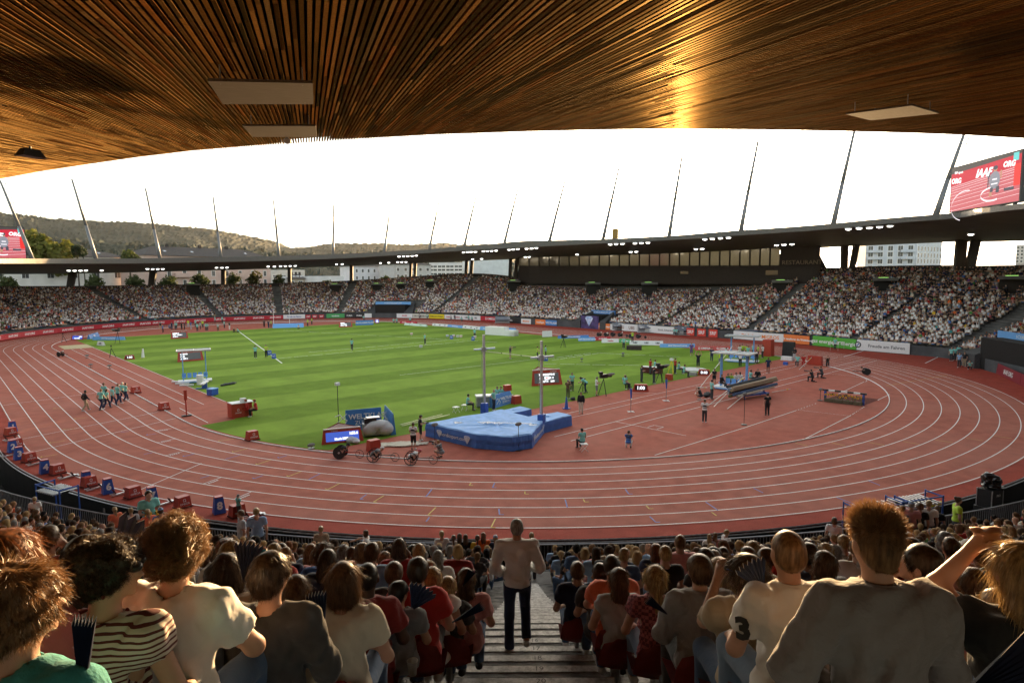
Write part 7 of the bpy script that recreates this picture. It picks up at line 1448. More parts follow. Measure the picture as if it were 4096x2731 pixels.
# moat furniture: stacked hurdles, black loudspeaker on flight case
def hstack(uv_u, vtop, da, label, w_=3.2, z=-.2, om=2.0):
 best = None
 for th in np.arange(pi*.95, rad(280), .003):
  q_ = polar(th, 47.7+om); dd = abs(img_u(q_.x, q_.y)-uv_u);
  if best is None or dd < best[0]: best = (dd, q_, th)
 p = best[1]; zt = zfor(p.x, p.y, vtop); e = empty('hurdle_trolley', (p.x, p.y, 0), best[2]+pi/2); tag(e, label, 'trolley'); q = MB()
 for sx in (-w_/2, w_/2): q.tube((sx, -.4, -2.1), (sx, -.4, zt+.25), .035, M_blue, 5); q.tube((sx, .4, -2.1), (sx, .4, zt+.25), .035, M_blue, 5); q.tube((sx, -.4, zt+.2), (sx, .4, zt+.2), .035, M_blue, 5)
 q.tube((-w_/2, -.4, zt+.2), (w_/2, -.4, zt+.2), .035, M_blue, 5); q.build('frame', e)
 for k in range(9): q = MB(); q.box((-w_/2+.3+k*(w_-.6)/8, 0, zt), (.05, 1.1, .07), M_alu); q.box((-w_/2+.3+k*(w_-.6)/8, 0, zt-.02), (.065, .35, .1), M_black); q.build('hurdle_bar', e)
hstack(95, 1124, 0, 'blue trolley stacked with hurdles in the moat at the left', 1.9); hstack(2045, 1165, 0, 'trolley of stacked hurdles in the moat at the right, nearer one', 2.6); hstack(2130, 1150, 0, 'trolley of stacked hurdles in the moat at the right, farther one', 2.2)
best = min((abs(img_u(*polar(th, 49.2))-2312), th) for th in np.arange(rad(230), rad(285), .002)); p = polar(best[1], 49.2); zt = zfor(p.x, p.y, 1120); e = empty('flight_case', (p.x, p.y, zt-.84), best[1]); e.scale = (.7,)*3; tag(e, 'black flight case with metal edges lettered PRO in the moat at right', 'case'); q = MB(); q.box((0, 0, .6), (.9, 1.2, 1.15), M_bk); q.build('body', e)
for a in (-.45, .45):
 for b_ in (-.6, .6): q = MB(); q.box((a, b_, .6), (.05, .05, 1.2), M_alu); q.build('edge_trim', e)
q = MB(); q.box((p.x, p.y, (zt-.84-2.2)/2), (.8, .95, zt-.84+2.2), M_black, rz=best[1]); tag(q.build('case_stand'), 'dark stand under the black flight case in the moat', 'stand')
text('PRO', .22, M_white, e, Matrix.Translation((.46, .1, .8)) @ Matrix.Rotation(pi/2, 4, 'Z') @ Matrix.Rotation(pi/2, 4, 'X'))
V, F = snet([ell((0, 0, .45), (.38, .5, .45)), ell((0, -.1, .15), (.5, .65, .16)), cap((0, .2, .7), (0, -.3, .5), .3)], .05, .08, (), nzf(9, .05, 6)); o = bpy.data.objects.new('covered_loudspeaker', npmesh('covered_loudspeaker', V, F, [mat('black_plastic_sheet', (.015, .015, .016), .25, .2, bump=.8, bscale=6, spec=.6)], smooth=True)); link(o); o.location = (p.x, p.y, zt); o.scale = (.7,)*3; tag(o, 'loudspeaker wrapped in crumpled black plastic on top of the flight case', 'loudspeaker')
q = MB(); a_, c_ = polar(rad(250.2), 47.62), polar(rad(251.1), 47.62); q.tube((a_.x, a_.y, .05), (c_.x, c_.y, .05), .09, M_by, 8); tag(q.build('foam_roll'), 'yellow foam roll lying on the rim of the moat', 'foam roll')
# big video walls on the roof
def videowall(quad, side, label, full=True):
 (ul, ur, lr_, ll_) = quad; d = []
 P = [];
 for (u, v), dd in zip(quad, side): P.append(FP(u, v, dd))
 c = sum(P, Vector())/4; X = ((P[1]-P[0])+(P[2]-P[3])).normalized(); Zv = Vector((0, 0, 1)); X.z = 0; X.normalize(); N = Vector((X.y, -X.x, 0)); W_ = ((P[1]-P[0]).length+(P[2]-P[3]).length)/2; H_ = ((P[0]-P[3]).length+(P[1]-P[2]).length)/2
 if (Vector((CAMX, CAMY, c.z))-c).dot(N) < 0: N = -N
 M = Matrix((X, -N, Zv)).transposed().to_4x4(); M.translation = c; e = empty('video_wall', c); e.matrix_world = M; tag(e, label, 'screen')
 q = MB(); q.box((0, .55, 0), (W_*1.03, .9, H_*1.04), M_black); q.build('housing', e); q = MB()
 for x in np.linspace(-.42, .42, 6): q.box((x*W_, .4, -H_/2-.45), (.3, .3, .9), M_black)
 q.build('foot', e)
 def em(n, c, s=.75): return mat('screen_'+n, c, .5, .04, emit=s)
 w_, h_ = W_, H_
 def rect(x0, z0, x1, z1, m, y=.09, nm='picture_area'): q = MB(); q.poly([(x0*w_, y, z0*h_), (x1*w_, y, z0*h_), (x1*w_, y, z1*h_), (x0*w_, y, z1*h_)], m); return q
 q = rect(-.5, -.5, .5, .5, em('track', (.45, .09, .11), .8)); sc = q.build('screen', e)
 q = MB(); q.poly([(-.5*w_, .075, .08*h_), (.5*w_, .075, .22*h_), (.5*w_, .075, .44*h_), (-.5*w_, .075, .36*h_)], em('board', (.42, .008, .03), .9)); q.poly([(-.5*w_, .075, .36*h_), (.5*w_, .075, .44*h_), (.5*w_, .075, .5*h_), (-.5*w_, .075, .5*h_)], em('crowd', (.06, .05, .05), .5)); q.build('picture_board', sc)
 q = MB(); wl = em('line', (.75, .7, .75), .9)
 for k in range(9): z0 = .06-.035*k*(1+k*.12); q.poly([(-.5*w_, .07, z0*h_), (.5*w_, .07, (z0+.13)*h_), (.5*w_, .07, (z0+.136)*h_), (-.5*w_, .07, (z0+.005)*h_)], wl)
 pts = [Vector((-.25+.3*cos(t)*.75-.0, 0, -.42+.33*sin(t))) for t in np.linspace(1.3, 4.4, 22)]
 for a, b_ in zip(pts, pts[1:]): q.poly([(a.x*w_, .066, a.z*h_), (b_.x*w_, .066, b_.z*h_), (b_.x*w_, .066, (b_.z+.02)*h_), (a.x*w_, .066, (a.z+.02)*h_)], wl)
 pts = [Vector((.14+.16*cos(t), 0, -.28+.14*sin(t))) for t in np.linspace(1.4, 5.2, 22)]
 for a, b_ in zip(pts, pts[1:]): q.poly([(a.x*w_, .066, a.z*h_), (b_.x*w_, .066, b_.z*h_), (b_.x*w_, .066, (b_.z+.035)*h_), (a.x*w_, .066, (a.z+.035)*h_)], wl)
 q.build('picture_lines', sc)
 q = MB(); dk = em('dark', (.05, .05, .07), .8); gy = em('grey', (.20, .20, .24), .8); skn = em('skin', (.40, .2, .13), .8)
 bx = lambda x0, z0, x1, z1, m, y=.06: q.poly([(x0*w_, y, z0*h_), (x1*w_, y, z0*h_), (x1*w_, y, z1*h_), (x0*w_, y, z1*h_)], m)
 q.poly([(w_*(.165+.075*cos(t)), .06, h_*(.02+.19*sin(t))) for t in np.linspace(0, 6.1, 14)], gy); q.poly([(w_*(.17+.03*cos(t)), .055, h_*(.25+.055*sin(t))) for t in np.linspace(0, 6.1, 12)], skn); q.poly([(w_*(.17+.032*cos(t)), .054, h_*(.275+.045*sin(t))) for t in np.linspace(0, 6.1, 12)], dk)
 bx(.11, -.22, .15, -.13, dk); bx(.19, -.25, .235, -.12, dk); bx(.10, -.31, .14, -.22, skn); bx(.135, .02, .2, .05, wl, .055); bx(.12, -.07, .21, -.045, wl, .055); bx(.24, .03, .26, .2, skn); bx(.06, .1, .10, .25, dk); bx(.3, -.25, .43, -.19, dk); bx(.07, -.12, .085, .1, dk)
 bx(.42, -.18, .5, .25, em('omega_red', (.6, .02, .02), .9)); bx(.40, .32, .47, .48, em('mint', (.1, .45, .45), .9)); q.build('picture_figures', sc)
 F0 = lambda x, z: Matrix.Translation((x*w_, .05, z*h_)) @ Matrix.Rotation(.06, 4, 'Y') @ Matrix.Rotation(pi/2, 4, 'X'); tw = em('white', (.9, .9, .92), 1.0)
 text('IAAF', h_*.24, tw, sc, F0(.0, .22), .003, shear=.3, bold=.05); text('ORG', h_*.16, tw, sc, F0(.35, .28), .003, shear=.15, bold=.04); text('ORG', h_*.16, tw, sc, F0(-.41, .18), .003, bold=.04); text('SRF sport', h_*.075, tw, sc, F0(-.38, .365), .003, bold=.01)
videowall([(2181, 388), (2341, 345), (2343, 462), (2184, 486)], (98, 88, 88, 98), 'large video wall on the right roof showing a kneeling photographer and red lettered board')
videowall([(-95, 512), (58, 528), (57, 592), (-95, 592)], (165, 168, 168, 165), 'video wall at the left edge of the roof showing a photographer on the track')
q = MB(); p = RPt(1412, 549, RIN+2); q.box((0, 0, .9), (1.1, .8, 2.2), mat('ochre_paint', (.25, .15, .03), .7, .1)); o = q.build('roof_box'); o.location = p; tag(o, 'small ochre box standing on the far roof rim left of the sun', 'box')
q = MB(); p = foot(*C4(985, 400)); q.tube((0, 0, 0), (.05, 0, 1.3), .22, M_white, 8, .1); q.tube((0, 0, .02), (0, 0, .08), .4, mat('cloth_neon', (.4, .5, .02), .8, .1), 8); o = q.build('covered_stand'); o.location = p; tag(o, 'stand wrapped in white cloth on the left grass', 'stand')
# ============ spectators nearest the camera, one by one
HERO = []; HOBJ = {}
M_fan = mat('fan_navy_card', (.012, .02, .055), .5, .1)
def hero(u, v, Z, top, hair, style, label, pose='sit', sk='fair', sleeve=.55, bottom='denim', az=0, hy=0, hp=0, fat=1.0, scale=1.0, ov=None, strands=5000, slen=.05, curl=0, wr=.009, hem=-.06, collar=False, capc=None, res=.0135, hands=True, leg=1.0, seed=0, group=None, topm=None, haircol=None, cut=True):
 key = 'h%d_%d' % (u, v); J = joints(pose, ov); Z *= 1.09 if Z < 5 else 1; c = ZP(u, v, Z); a = rad(math.degrees(YAW)+az)
 off_ = Matrix.Rotation(-a, 3, 'Z') @ (Vector(J['H']+np.array([0, 0, .035]))*scale); loc = c-off_
 far_ = Z > 5; rr_ = res if not far_ else max(res, .019)
 body = bpy.data.objects.new('person', body_mesh(pose, key, ov=ov, hy=hy, hp=hp, fat=fat, res=rr_)); link(body); body.material_slots[0].link = 'OBJECT'; body.material_slots[0].material = skin(sk)
 body.location = loc; body.rotation_euler = (0, 0, -a); body.scale = (scale,)*3; tag(body, label, 'person', group)
 sh = put('shirt', shirt_mesh(pose, sleeve, key, ov, rr_, fat, hem, seed, wr, collar), body, topm or cloth(top, True))
 put('trousers' if leg > .8 else 'shorts', pants_mesh(pose, leg, key, ov, max(rr_, .018), fat, .003), body, cloth(bottom, True))
 if style != 'bald':
  hm = hair_mesh(pose, style, key, hy, hp, ov, max(.0125, rr_*.9), strands if not far_ else int(strands*.5), seed+3, slen, curl, .0011 if not far_ else .0017); put('hair', hm, body, haircol or hairm(hair))
 for me in shoe_mesh(pose, key, ov): put('shoe', me, body, random.choice((M_sole, M_black)))
 if capc: put('cap', cap_mesh(pose), body, cloth(capc))
 if collar:
  q = MB(); up = Vector(J['N']-J['C']).normalized(); qt = up.to_track_quat('Z', 'Y'); P = []
  for h_, r_ in ((-.030, .074), (.026, .062), (.020, .070), (-.036, .084)):
   for i in range(16): P.append(Vector(J['N'])+qt@Vector((cos(i*pi/8)*r_, sin(i*pi/8)*r_, h_)))
  q.poly(P, topm or cloth(top, True), [(j_*16+i, j_*16+(i+1) % 16, (j_+1)*16+(i+1) % 16, (j_+1)*16+i) for j_ in range(3) for i in range(16)]); q.build('collar', body, True)
 HOBJ[(u, v)] = body; HERO.append((loc.x, loc.y, u, v, Z)); return body, J
M_stripe = bpy.data.materials.new('striped_jersey'); M_stripe.use_nodes = True; n = M_stripe.node_tree; p = n.nodes['Principled BSDF']; p.inputs['Roughness'].default_value = .85
tc = n.nodes.new('ShaderNodeTexCoord'); wv = n.nodes.new('ShaderNodeTexWave'); wv.wave_type = 'BANDS'; wv.bands_direction = 'Z'; wv.inputs['Scale'].default_value = 15; wv.inputs['Distortion'].default_value = .5; wv.inputs['Detail'].default_value = 1; wv.inputs['Detail Scale'].default_value = .8
n.links.new(tc.outputs['Object'], wv.inputs['Vector']); cr = n.nodes.new('ShaderNodeValToRGB'); cr.color_ramp.elements[0].position = .30; cr.color_ramp.elements[1].position = .36; cr.color_ramp.elements[0].color = (.10, .015, .02, 1); cr.color_ramp.elements[1].color = (.55, .48, .42, 1); n.links.new(wv.outputs[0], cr.inputs[0]); n.links.new(cr.outputs[0], p.inputs['Base Color'])
M_check = bpy.data.materials.new('checked_cotton'); M_check.use_nodes = True; n = M_check.node_tree; p = n.nodes['Principled BSDF']; p.inputs['Roughness'].default_value = .9
tc = n.nodes.new('ShaderNodeTexCoord'); ck = n.nodes.new('ShaderNodeTexChecker'); ck.inputs['Scale'].default_value = 34; ck.inputs[1].default_value = (.42, .12, .14, 1); ck.inputs[2].default_value = (.16, .04, .06, 1); n.links.new(tc.outputs['Object'], ck.inputs[0]); n.links.new(ck.outputs[0], p.inputs['Base Color'])
h_golden = hairm('blond')
hero(48, 1372, 1.5, 'teal', 'light brown', 'curly', 'boy with tousled light brown hair in a dark teal shirt, nearest at the left edge', scale=.86, slen=.045, strands=9000, seed=1, curl=.1, hy=-.5)
hero(12, 1268, 2.05, 'rose', 'red', 'bob', 'person with smooth auburn hair behind the tousled boy at the left edge', slen=.08, strands=7000, seed=2)
b_, J = hero(248, 1292, 2.15, 'white', 'dark brown', 'curly', 'woman in striped top with dark curly hair turned to the right, wearing sunglasses', hy=rad(-68), slen=.03, curl=.5, strands=11000, topm=M_stripe, sleeve=.28, fat=.9, seed=4, az=3, scale=.97)
R_, c_ = head_tf(J, rad(-68), 0); q = MB()
for sx in (-.033, .033): P0 = c_+R_@np.array((sx, .098, .018)); q.ell(tuple(P0), (.027, .027, .020), M_lens, 10, 6)
for sx in (-.078, .078): q.tube(tuple(c_+R_@np.array((sx*.75, .095, .022))), tuple(c_+R_@np.array((sx, .0, .018))), .003, mat('tortoise_frame', (.12, .05, .02), .3, .1), 5)
q.build('sunglasses', b_, True); q = MB(); q.ell(tuple(c_+R_@np.array((.078, -.004, -.062))), (.007, .007, .011), mat('earring', (.15, .02, .02), .3, .1), 8, 6); q.build('earring', b_)
hero(405, 1243, 2.42, 'white', 'light brown', 'curly', 'man with bushy curly brown hair in a white T-shirt, large at left', slen=.035, curl=1.0, strands=14000, seed=5, fat=1.0, sleeve=.62, wr=.011, az=4, ov=dict(Er=(.285, .14, .80), Ar=(.12, .36, .68)))
hero(622, 1303, 2.95, 'charcoal', 'dark brown', 'short', 'man with tousled dark hair in a dark hooded jacket, right of the curly haired man', slen=.045, strands=9000, sleeve=1.9, seed=6, hy=-.35, wr=.008, bottom='khaki', fat=1.05)
hero(788, 1320, 3.6, 'cream', 'brown', 'bob', 'woman with brown bob in a cream T-shirt beside the man in red polo', slen=.09, strands=8000, seed=7, fat=.92)
hero(845, 1316, 4.5, 'dark red', 'black', 'cropped', 'bald man with dark skin in a dark red polo shirt, left of the stairs', sk='dark', slen=.004, strands=1500, collar=True, seed=8, fat=1.1, bottom='grey', sleeve=.6)
hero(917, 1352, 4.7, 'grey', 'black', 'short', 'dark haired boy with earring beside the man in red T-shirt', sk='tan', scale=.82, slen=.03, seed=9, hy=-.6)
hero(960, 1300, 5.4, 'red', 'dark brown', 'short', 'man with short dark hair in a bright red T-shirt at the left of the stairs', slen=.025, seed=10, fat=1.05, bottom='charcoal', leg=.6)
hero(993, 1322, 5.9, 'white', 'blond', 'short', 'older woman with fluffy ash blond hair in a white sleeveless top', slen=.05, seed=11, sleeve=.1)
hero(1028, 1340, 6.0, 'charcoal', 'blond', 'pony', 'girl with blond ponytail in a dark top, left of the stairs', slen=.07, seed=12, scale=.88)
hero(1070, 1322, 6.3, 'pink', 'brown', 'long', 'girl with long brown hair in a pink T-shirt at the left edge of the stairs', slen=.1, seed=13, scale=.93, ov=dict(Ar=(.18, .45, .60)))
hero(520, 1298, 3.9, 'beige', 'dark brown', 'bob', 'person with smooth dark hair behind the curly haired man', slen=.1, seed=14)
hero(195, 1262, 3.2, 'black', 'black', 'bob', 'person with dark hair partly hidden between the boy and the striped woman', slen=.08, seed=15)
hero(905, 1308, 6.2, 'charcoal', 'brown', 'short', 'balding man in dark clothes behind the man in red T-shirt', slen=.02, seed=16)
hero(680, 1345, 4.4, 'black', 'brown', 'long', 'person with smooth brown hair and dark top behind the hooded man', slen=.1, seed=17)
# standing man on the stairs
b_, J = hero(1187, 1205, 8.0, 'white', 'grey', 'cropped', 'bald man in white shirt and dark trousers walking down the stairs', pose='down', sleeve=1.9, bottom='navy', slen=.004, strands=300, sk='tan', collar=True, hem=-.03, wr=.013, res=.015, seed=20, fat=.87, scale=1.03, ov=dict(El=(-.27, -.03, 1.14), Al=(-.20, .16, 1.0), Er=(.275, .0, 1.14), Ar=(.19, .2, 1.06)))
put('belt', npmesh('belt', *snet([ell(J['P']+np.array([0, 0, .04]), (.178, .142, .035))], .02, .01), [None], smooth=True), b_, cloth('black'))
# right of the stairs
hero(1505, 1318, 5.7, 'rose', 'blond', 'pony', 'woman with blond ponytail in a red checked shirt, right of the stairs', topm=M_check, slen=.09, strands=7000, seed=21, sleeve=.3, bottom='light denim', fat=.9)
hero(1421, 1322, 6.4, 'light grey', 'brown', 'wavy', 'woman with long wavy hair and bare shoulders by the stairs', slen=.1, seed=22, sleeve=0, hem=-.06)
hero(1405, 1292, 6.7, 'coral', 'dark brown', 'short', 'man in a coral pink T-shirt leaning by the right of the stairs', pose='sit_lean', slen=.03, seed=23)
hero(1326, 1304, 8.0, 'navy', 'brown', 'short', 'man in a navy T-shirt at the right edge of the stairs', slen=.03, seed=24); hero(1378, 1308, 7.4, 'charcoal', 'dark brown', 'short', 'man in charcoal T-shirt behind the one in coral', slen=.03, seed=25)
b_, J = hero(1606, 1297, 4.3, 'smoke blue', 'brown', 'short', 'man with glasses in a pale grey-blue long sleeved shirt, right of the stairs', slen=.03, sleeve=1.6, collar=True, seed=26, wr=.008, hy=.15, bottom='charcoal', strands=7000)
hero(1652, 1303, 4.6, 'cream', 'blond', 'pony', 'woman with blond hair tied back between the two people with glasses', slen=.08, seed=27, hy=.4)
b_, J = hero(1712, 1302, 3.55, 'beige', 'dark brown', 'long', 'woman with long dark hair in a beige top holding a folded fan', hy=rad(55), slen=.12, strands=8000, seed=28, ov=dict(El=(-.2, .22, .86), Al=(-.08, .36, 1.06)))
R_, c_ = head_tf(J, rad(55), 0); q = MB()
for sx in (-.033, .033): q.ell(tuple(c_+R_@np.array((sx, .096, .018))), (.026, .012, .020), M_lens, 10, 6)
for sx in (-.078, .078): q.tube(tuple(c_+R_@np.array((sx*.75, .095, .022))), tuple(c_+R_@np.array((sx, .0, .018))), .003, M_blue, 5)
q.build('sunglasses', b_, True)
b_, J = hero(1809, 1254, 2.95, 'white', 'light brown', 'cropped', 'man with short cropped hair in a white polo with number 3 on its sleeve', slen=.012, strands=9000, sleeve=.62, collar=True, seed=30, wr=.010, bottom='light denim', fat=1.02, az=-4)
sp = (J['Sl']+(J['El']-J['Sl'])*.42); text('3', .15, M_tk, b_, Matrix.Translation(Vector(sp)+Vector((-.052, -.072, 0))) @ Matrix.Rotation(rad(-38), 4, 'Z') @ Matrix.Rotation(pi/2, 4, 'X') @ Matrix.Rotation(.12, 4, 'Z'), .002, bold=.008, name='number')
hero(2011, 1226, 2.28, 'smoke blue', 'light brown', 'spiky', 'tall man with spiky golden hair in a long sleeved grey shirt, largest at right', slen=.055, strands=16000, sleeve=1.95, collar=True, seed=31, wr=.013, fat=1.0, scale=1.02, bottom='charcoal', ov=dict(Er=(.30, .08, .74), El=(-.31, .06, .76), Al=(-.22, .28, .66)))
hero(2114, 1283, 3.3, 'black', 'dark brown', 'short', 'man in a black polo turned to the left behind the tall man', hy=rad(50), slen=.03, collar=True, seed=32, fat=1.08, strands=8000, ov=dict(El=(-.2, .2, .84), Al=(-.1, .2, 1.10)))
hero(2338, 1292, 2.35, 'black', 'blond', 'wavy', 'blond person in a black T-shirt raising both hands to the eyes at the right edge', pose='sit_up', slen=.09, strands=8000, seed=33, ov=dict(El=(-.23, .22, 1.12), Al=(-.07, .25, 1.26), Er=(.23, .22, 1.12), Ar=(.07, .25, 1.26)))
hero(2235, 1330, 3.3, 'red', 'brown', 'short', 'child in a bright red T-shirt behind the pink dress at right', scale=.8, seed=34); hero(2290, 1380, 2.9, 'pink', 'blond', 'long', 'girl in a pink dress seated at the right edge', scale=.78, seed=35, sleeve=0, bottom='pink')
hero(1562, 1240, 9.2, 'pink', 'light brown', 'cropped', 'man standing in a pale pink polo shirt in the right hand crowd', pose='stand', slen=.008, strands=1500, collar=True, seed=36, res=.02)
hero(1690, 1330, 5.2, 'black', 'dark brown', 'curly', 'person with dark curly hair in front of the pale grey shirt', slen=.04, curl=.6, seed=37)
# folded card fans held by spectators
def fan(u, v, Z, w_, h_, rot, label, n_=7, open_=1.0, pts=True):
 c = ZP(u, v, Z); e = empty('folding_fan', c, -YAW); tag(e, label, 'fan', 'navy folded card fans'); M = Matrix.Rotation(rot, 4, 'Y')
 for k in range(n_):
  a0 = (k/n_-.5)*open_; a1 = ((k+.5)/n_-.5)*open_; a2 = ((k+1)/n_-.5)*open_; q = MB(); f_ = lambda a, r, y: M@Vector((sin(a)*r, y, cos(a)*r-h_/2)); z_ = h_*.96
  q.poly([f_(a0, .02, 0), f_(a0, z_, 0), f_(a1, h_*1.06, .012), f_(a1, .02, .012)], M_fan); q.poly([f_(a1, .02, .012), f_(a1, h_*1.06, .012), f_(a2, z_, 0), f_(a2, .02, 0)], M_fan)
  q.poly([f_(a0, z_-.004, -.001), f_(a0, z_, -.001), f_(a1, h_*1.06, .011), f_(a1, h_*1.06-.004, .011)], M_white); q.build('fold', e)
fan(300, 1262, 3.4, .2, .32, .75, 'large navy folding card fan raised beside the curly haired man', open_=1.1); fan(566, 1296, 3.6, .2, .25, .15, 'navy folding fan held up left of the dark haired man', open_=.7)
fan(735, 1405, 3.3, .1, .2, -.2, 'navy zigzag fan in front of the woman in cream', open_=.6); fan(960, 1375, 4.4, .1, .2, .5, 'small open navy fan held beside the dark haired boy', open_=1.1); fan(1070, 1412, 4.7, .1, .28, 1.05, 'closed navy fan held by the man in red T-shirt', open_=.25)
fan(1738, 1325, 3.3, .1, .18, -.5, 'navy fan with white card held by the dark haired woman', open_=1.0); fan(1513, 1395, 4.6, .1, .2, -.9, 'closed navy fan with white edge beside the checked shirt', open_=.35); fan(2300, 1552, 1.6, .1, .26, 1.0, 'blurred navy fan in the lower right corner', open_=.6); fan(2255, 1490, 4, .1, .01, 0, 'x') if False else None
fan(1072, 1330, 6.1, .1, .2, .55, 'navy fan held up beside the girl in pink', open_=.4); fan(188, 1530, 1.6, .1, .24, .1, 'navy fan edge with pale printed panel at the lower left', open_=.25)
# red shell seats
def seat_mesh():
 q = MB(); P = []; F = []; N = 8
 for j in range(9):
  t = j/8; y = .36*(1-min(1, t*2))-.13; z = .42 if t < .5 else .42+(t-.5)*2*.36
  yb = -.15-(t-.5)*.12 if t > .5 else y
  for i in range(N+1):
   s = i/N*2-1; wv_ = .23*(1-.12*(t if t > .5 else 0)**2)*(1 if t < .7 else math.sqrt(max(.1, 1-((t-.7)/.3)**2*.85))); P.append((s*wv_, (yb if t > .5 else y)+(.05*s*s if t > .5 else 0), z+.05*s*s*(1 if t < .6 else .2)-.06*abs(s)**4*(t > .9)))
 for j in range(8):
  for i in range(N): F.append((j*(N+1)+i, j*(N+1)+i+1, (j+1)*(N+1)+i+1, (j+1)*(N+1)+i))
 q.poly(P, mat('seat_dark_red', (.17, .014, .010), .4, .08, spec=.3), F); return q.mesh('shell', True)
SEAT = seat_mesh(); q = MB(); q.tube((0, .1, 0), (0, .1, .42), .03, M_grey, 6); SLEG = q.mesh('leg')
for k_, (key, l) in enumerate([((1809, 1254), 'under the man in white polo'), ((788, 1320), 'under the woman in the cream T-shirt'), ((622, 1303), 'under the man in the dark hooded jacket'), ((845, 1316), 'under the man in dark red polo'), ((2114, 1283), 'under the man in black polo'), ((1405, 1292), 'under the man in coral'), ((1505, 1318), 'under the checked shirt'), ((960, 1300), 'under the man in bright red T-shirt'), ((1606, 1297), 'under the pale grey-blue shirt'), ((1712, 1302), 'under the woman in beige'), ((1421, 1322), 'under the bare shouldered woman'), ((1028, 1340), 'under the girl with blond ponytail'), ((2011, 1226), 'under the tall man in grey'), ((405, 1243), 'under the curly haired man'), ((1326, 1304), 'under the man in navy')]):
 bo = HOBJ[key]; e = empty('stadium_seat', bo.location, bo.rotation_euler.z); tag(e, 'dark red plastic shell seat '+l, 'seat', 'dark red shell seats'); link(bpy.data.objects.new('shell', SEAT), e); link(bpy.data.objects.new('leg', SLEG), e)
M_cup = mat('clear_plastic_cup', (.45, .45, .43), .15, .05, trans=.5, spec=.6)
for u, v, Z, l in [(950, 1530, 5.2, 'upper one at the left edge of the stairs'), (948, 1548, 4.9, 'lower one at the left edge of the stairs'), (1377, 1415, 7.6, 'standing right of the stairs'), (1362, 1530, 5.2, 'on the steps at lower right')][:3]:
 c = ZP(u, v, Z); q = MB(); P = []; F = []
 for h_, r_ in ((0, .03), (.11, .042), (.112, .045), (.116, .042), (.11, .039), (.01, .028)):
  for i in range(14): P.append((cos(i*pi/7)*r_, sin(i*pi/7)*r_, h_))
 for j in range(5):
  for i in range(14): F.append((j*14+i, j*14+(i+1) % 14, (j+1)*14+(i+1) % 14, (j+1)*14+i))
 q.poly(P, M_cup, F); o = q.build('plastic_cup', smooth=True); o.location = c; tag(o, 'clear plastic cup, '+l, 'cup')
# bare knees and legs at the aisle come from the seated bodies; standing row at the railing
GR = 'spectators standing at the railing'
for u, vh, t, h, s, az, l in [(40, 1140, 'white', 'blond', 'short', 20, 'child in white at the far left railing'), (225, 1163, 'coral', 'blond', 'pony', -20, 'girl in coral T-shirt with ponytail at the left railing'), (262, 1165, 'light grey', 'blond', 'bun', -10, 'woman in light grey T-shirt with tied hair between two coral shirts'), (300, 1168, 'coral', 'blond', 'pony', -20, 'girl in coral T-shirt right of the grey T-shirt'), (335, 1165, 'blue', 'dark brown', 'short', 0, 'person with blue T-shirt and cap right of the coral shirts'), (375, 1173, 'black', 'grey', 'short', 0, 'person in black with grey cap at the railing'),
  (533, 1170, 'light grey', 'brown', 'short', -100, 'man in pale polo leaning on the railing at left'), (568, 1165, 'light blue', 'blond', 'bun', 0, 'steward in pale blue bib at the railing'), (716, 1207, 'beige', 'blond', 'bun', 10, 'woman in beige hooded top at the railing'), (818, 1216, 'white', 'brown', 'bob', -80, 'small girl in white dress reaching out at the railing'),
  (1010, 1218, 'white', 'blond', 'bun', 0, 'woman in white T-shirt with dark shoulder strap at the railing'), (1030, 1228, 'grey', 'brown', 'pony', 0, 'girl in grey T-shirt beside the one with the shoulder strap'), (1045, 1224, 'white', 'brown', 'long', 0, 'girl in white at the railing left of the dark haired one'), (1065, 1226, 'black', 'brown', 'long', 0, 'girl with long hair in black at the railing'), (1084, 1228, 'yellow', 'brown', 'pony', 0, 'girl in yellow T-shirt at the railing'), (1108, 1222, 'orange', 'red', 'wavy', 0, 'girl in orange T-shirt with long red hair at the railing'), (1132, 1228, 'navy', 'blond', 'short', 0, 'child in navy with blue cap near the stairs'), (1222, 1222, 'white', 'blond', 'short', 0, 'person in white just right of the standing man'),
  (1688, 1215, 'white', 'blond', 'short', 60, 'child in printed white T-shirt on the right railing'), (1640, 1226, 'white', 'blond', 'wavy', 0, 'girl with sunglasses in white near the right railing'), (1655, 1222, 'pink', 'light brown', 'long', 0, 'girl in pink near the right railing'), (1945, 1187, 'white', 'brown', 'bob', 0, 'small child in white left of the tall man at the railing'),
  (2078, 1165, 'black', 'white', 'short', -40, 'child in black at the green railing'), (2100, 1160, 'navy', 'brown', 'short', 30, 'boy in navy at the green railing'), (2130, 1150, 'pink', 'grey', 'short', 0, 'person in pink with cap at the green railing'), (2150, 1155, 'black', 'brown', 'afro', 0, 'person with full brown hair in a black vest at the right railing'), (2165, 1148, 'white', 'blond', 'short', 0, 'child in white beside the full haired person'), (2190, 1160, 'black', 'brown', 'short', 10, 'boy in black T-shirt by the right railing'), (2235, 1140, 'neon yellow', 'dark brown', 'bun', 70, 'steward in neon yellow shirt bending over the right railing')]:
 stand_at(u, vh, 4.1, az, l, .35, pose='stand' if 'reaching' not in l else 'point', top=t, bottom='charcoal', hair=h, style=s, capc='light blue' if 'cap' in l else None, group=GR, shoes=False, leg=.6 if 'child' in l else 1)
stand_at(310, 1124, 1.0, 150, 'dark haired volunteer in teal shirt holding a bunch of sunflowers at the moat rim', -1.0 if False else .0, pose='hold', top='teal', bottom='charcoal', hair='dark brown', style='short') if False else None
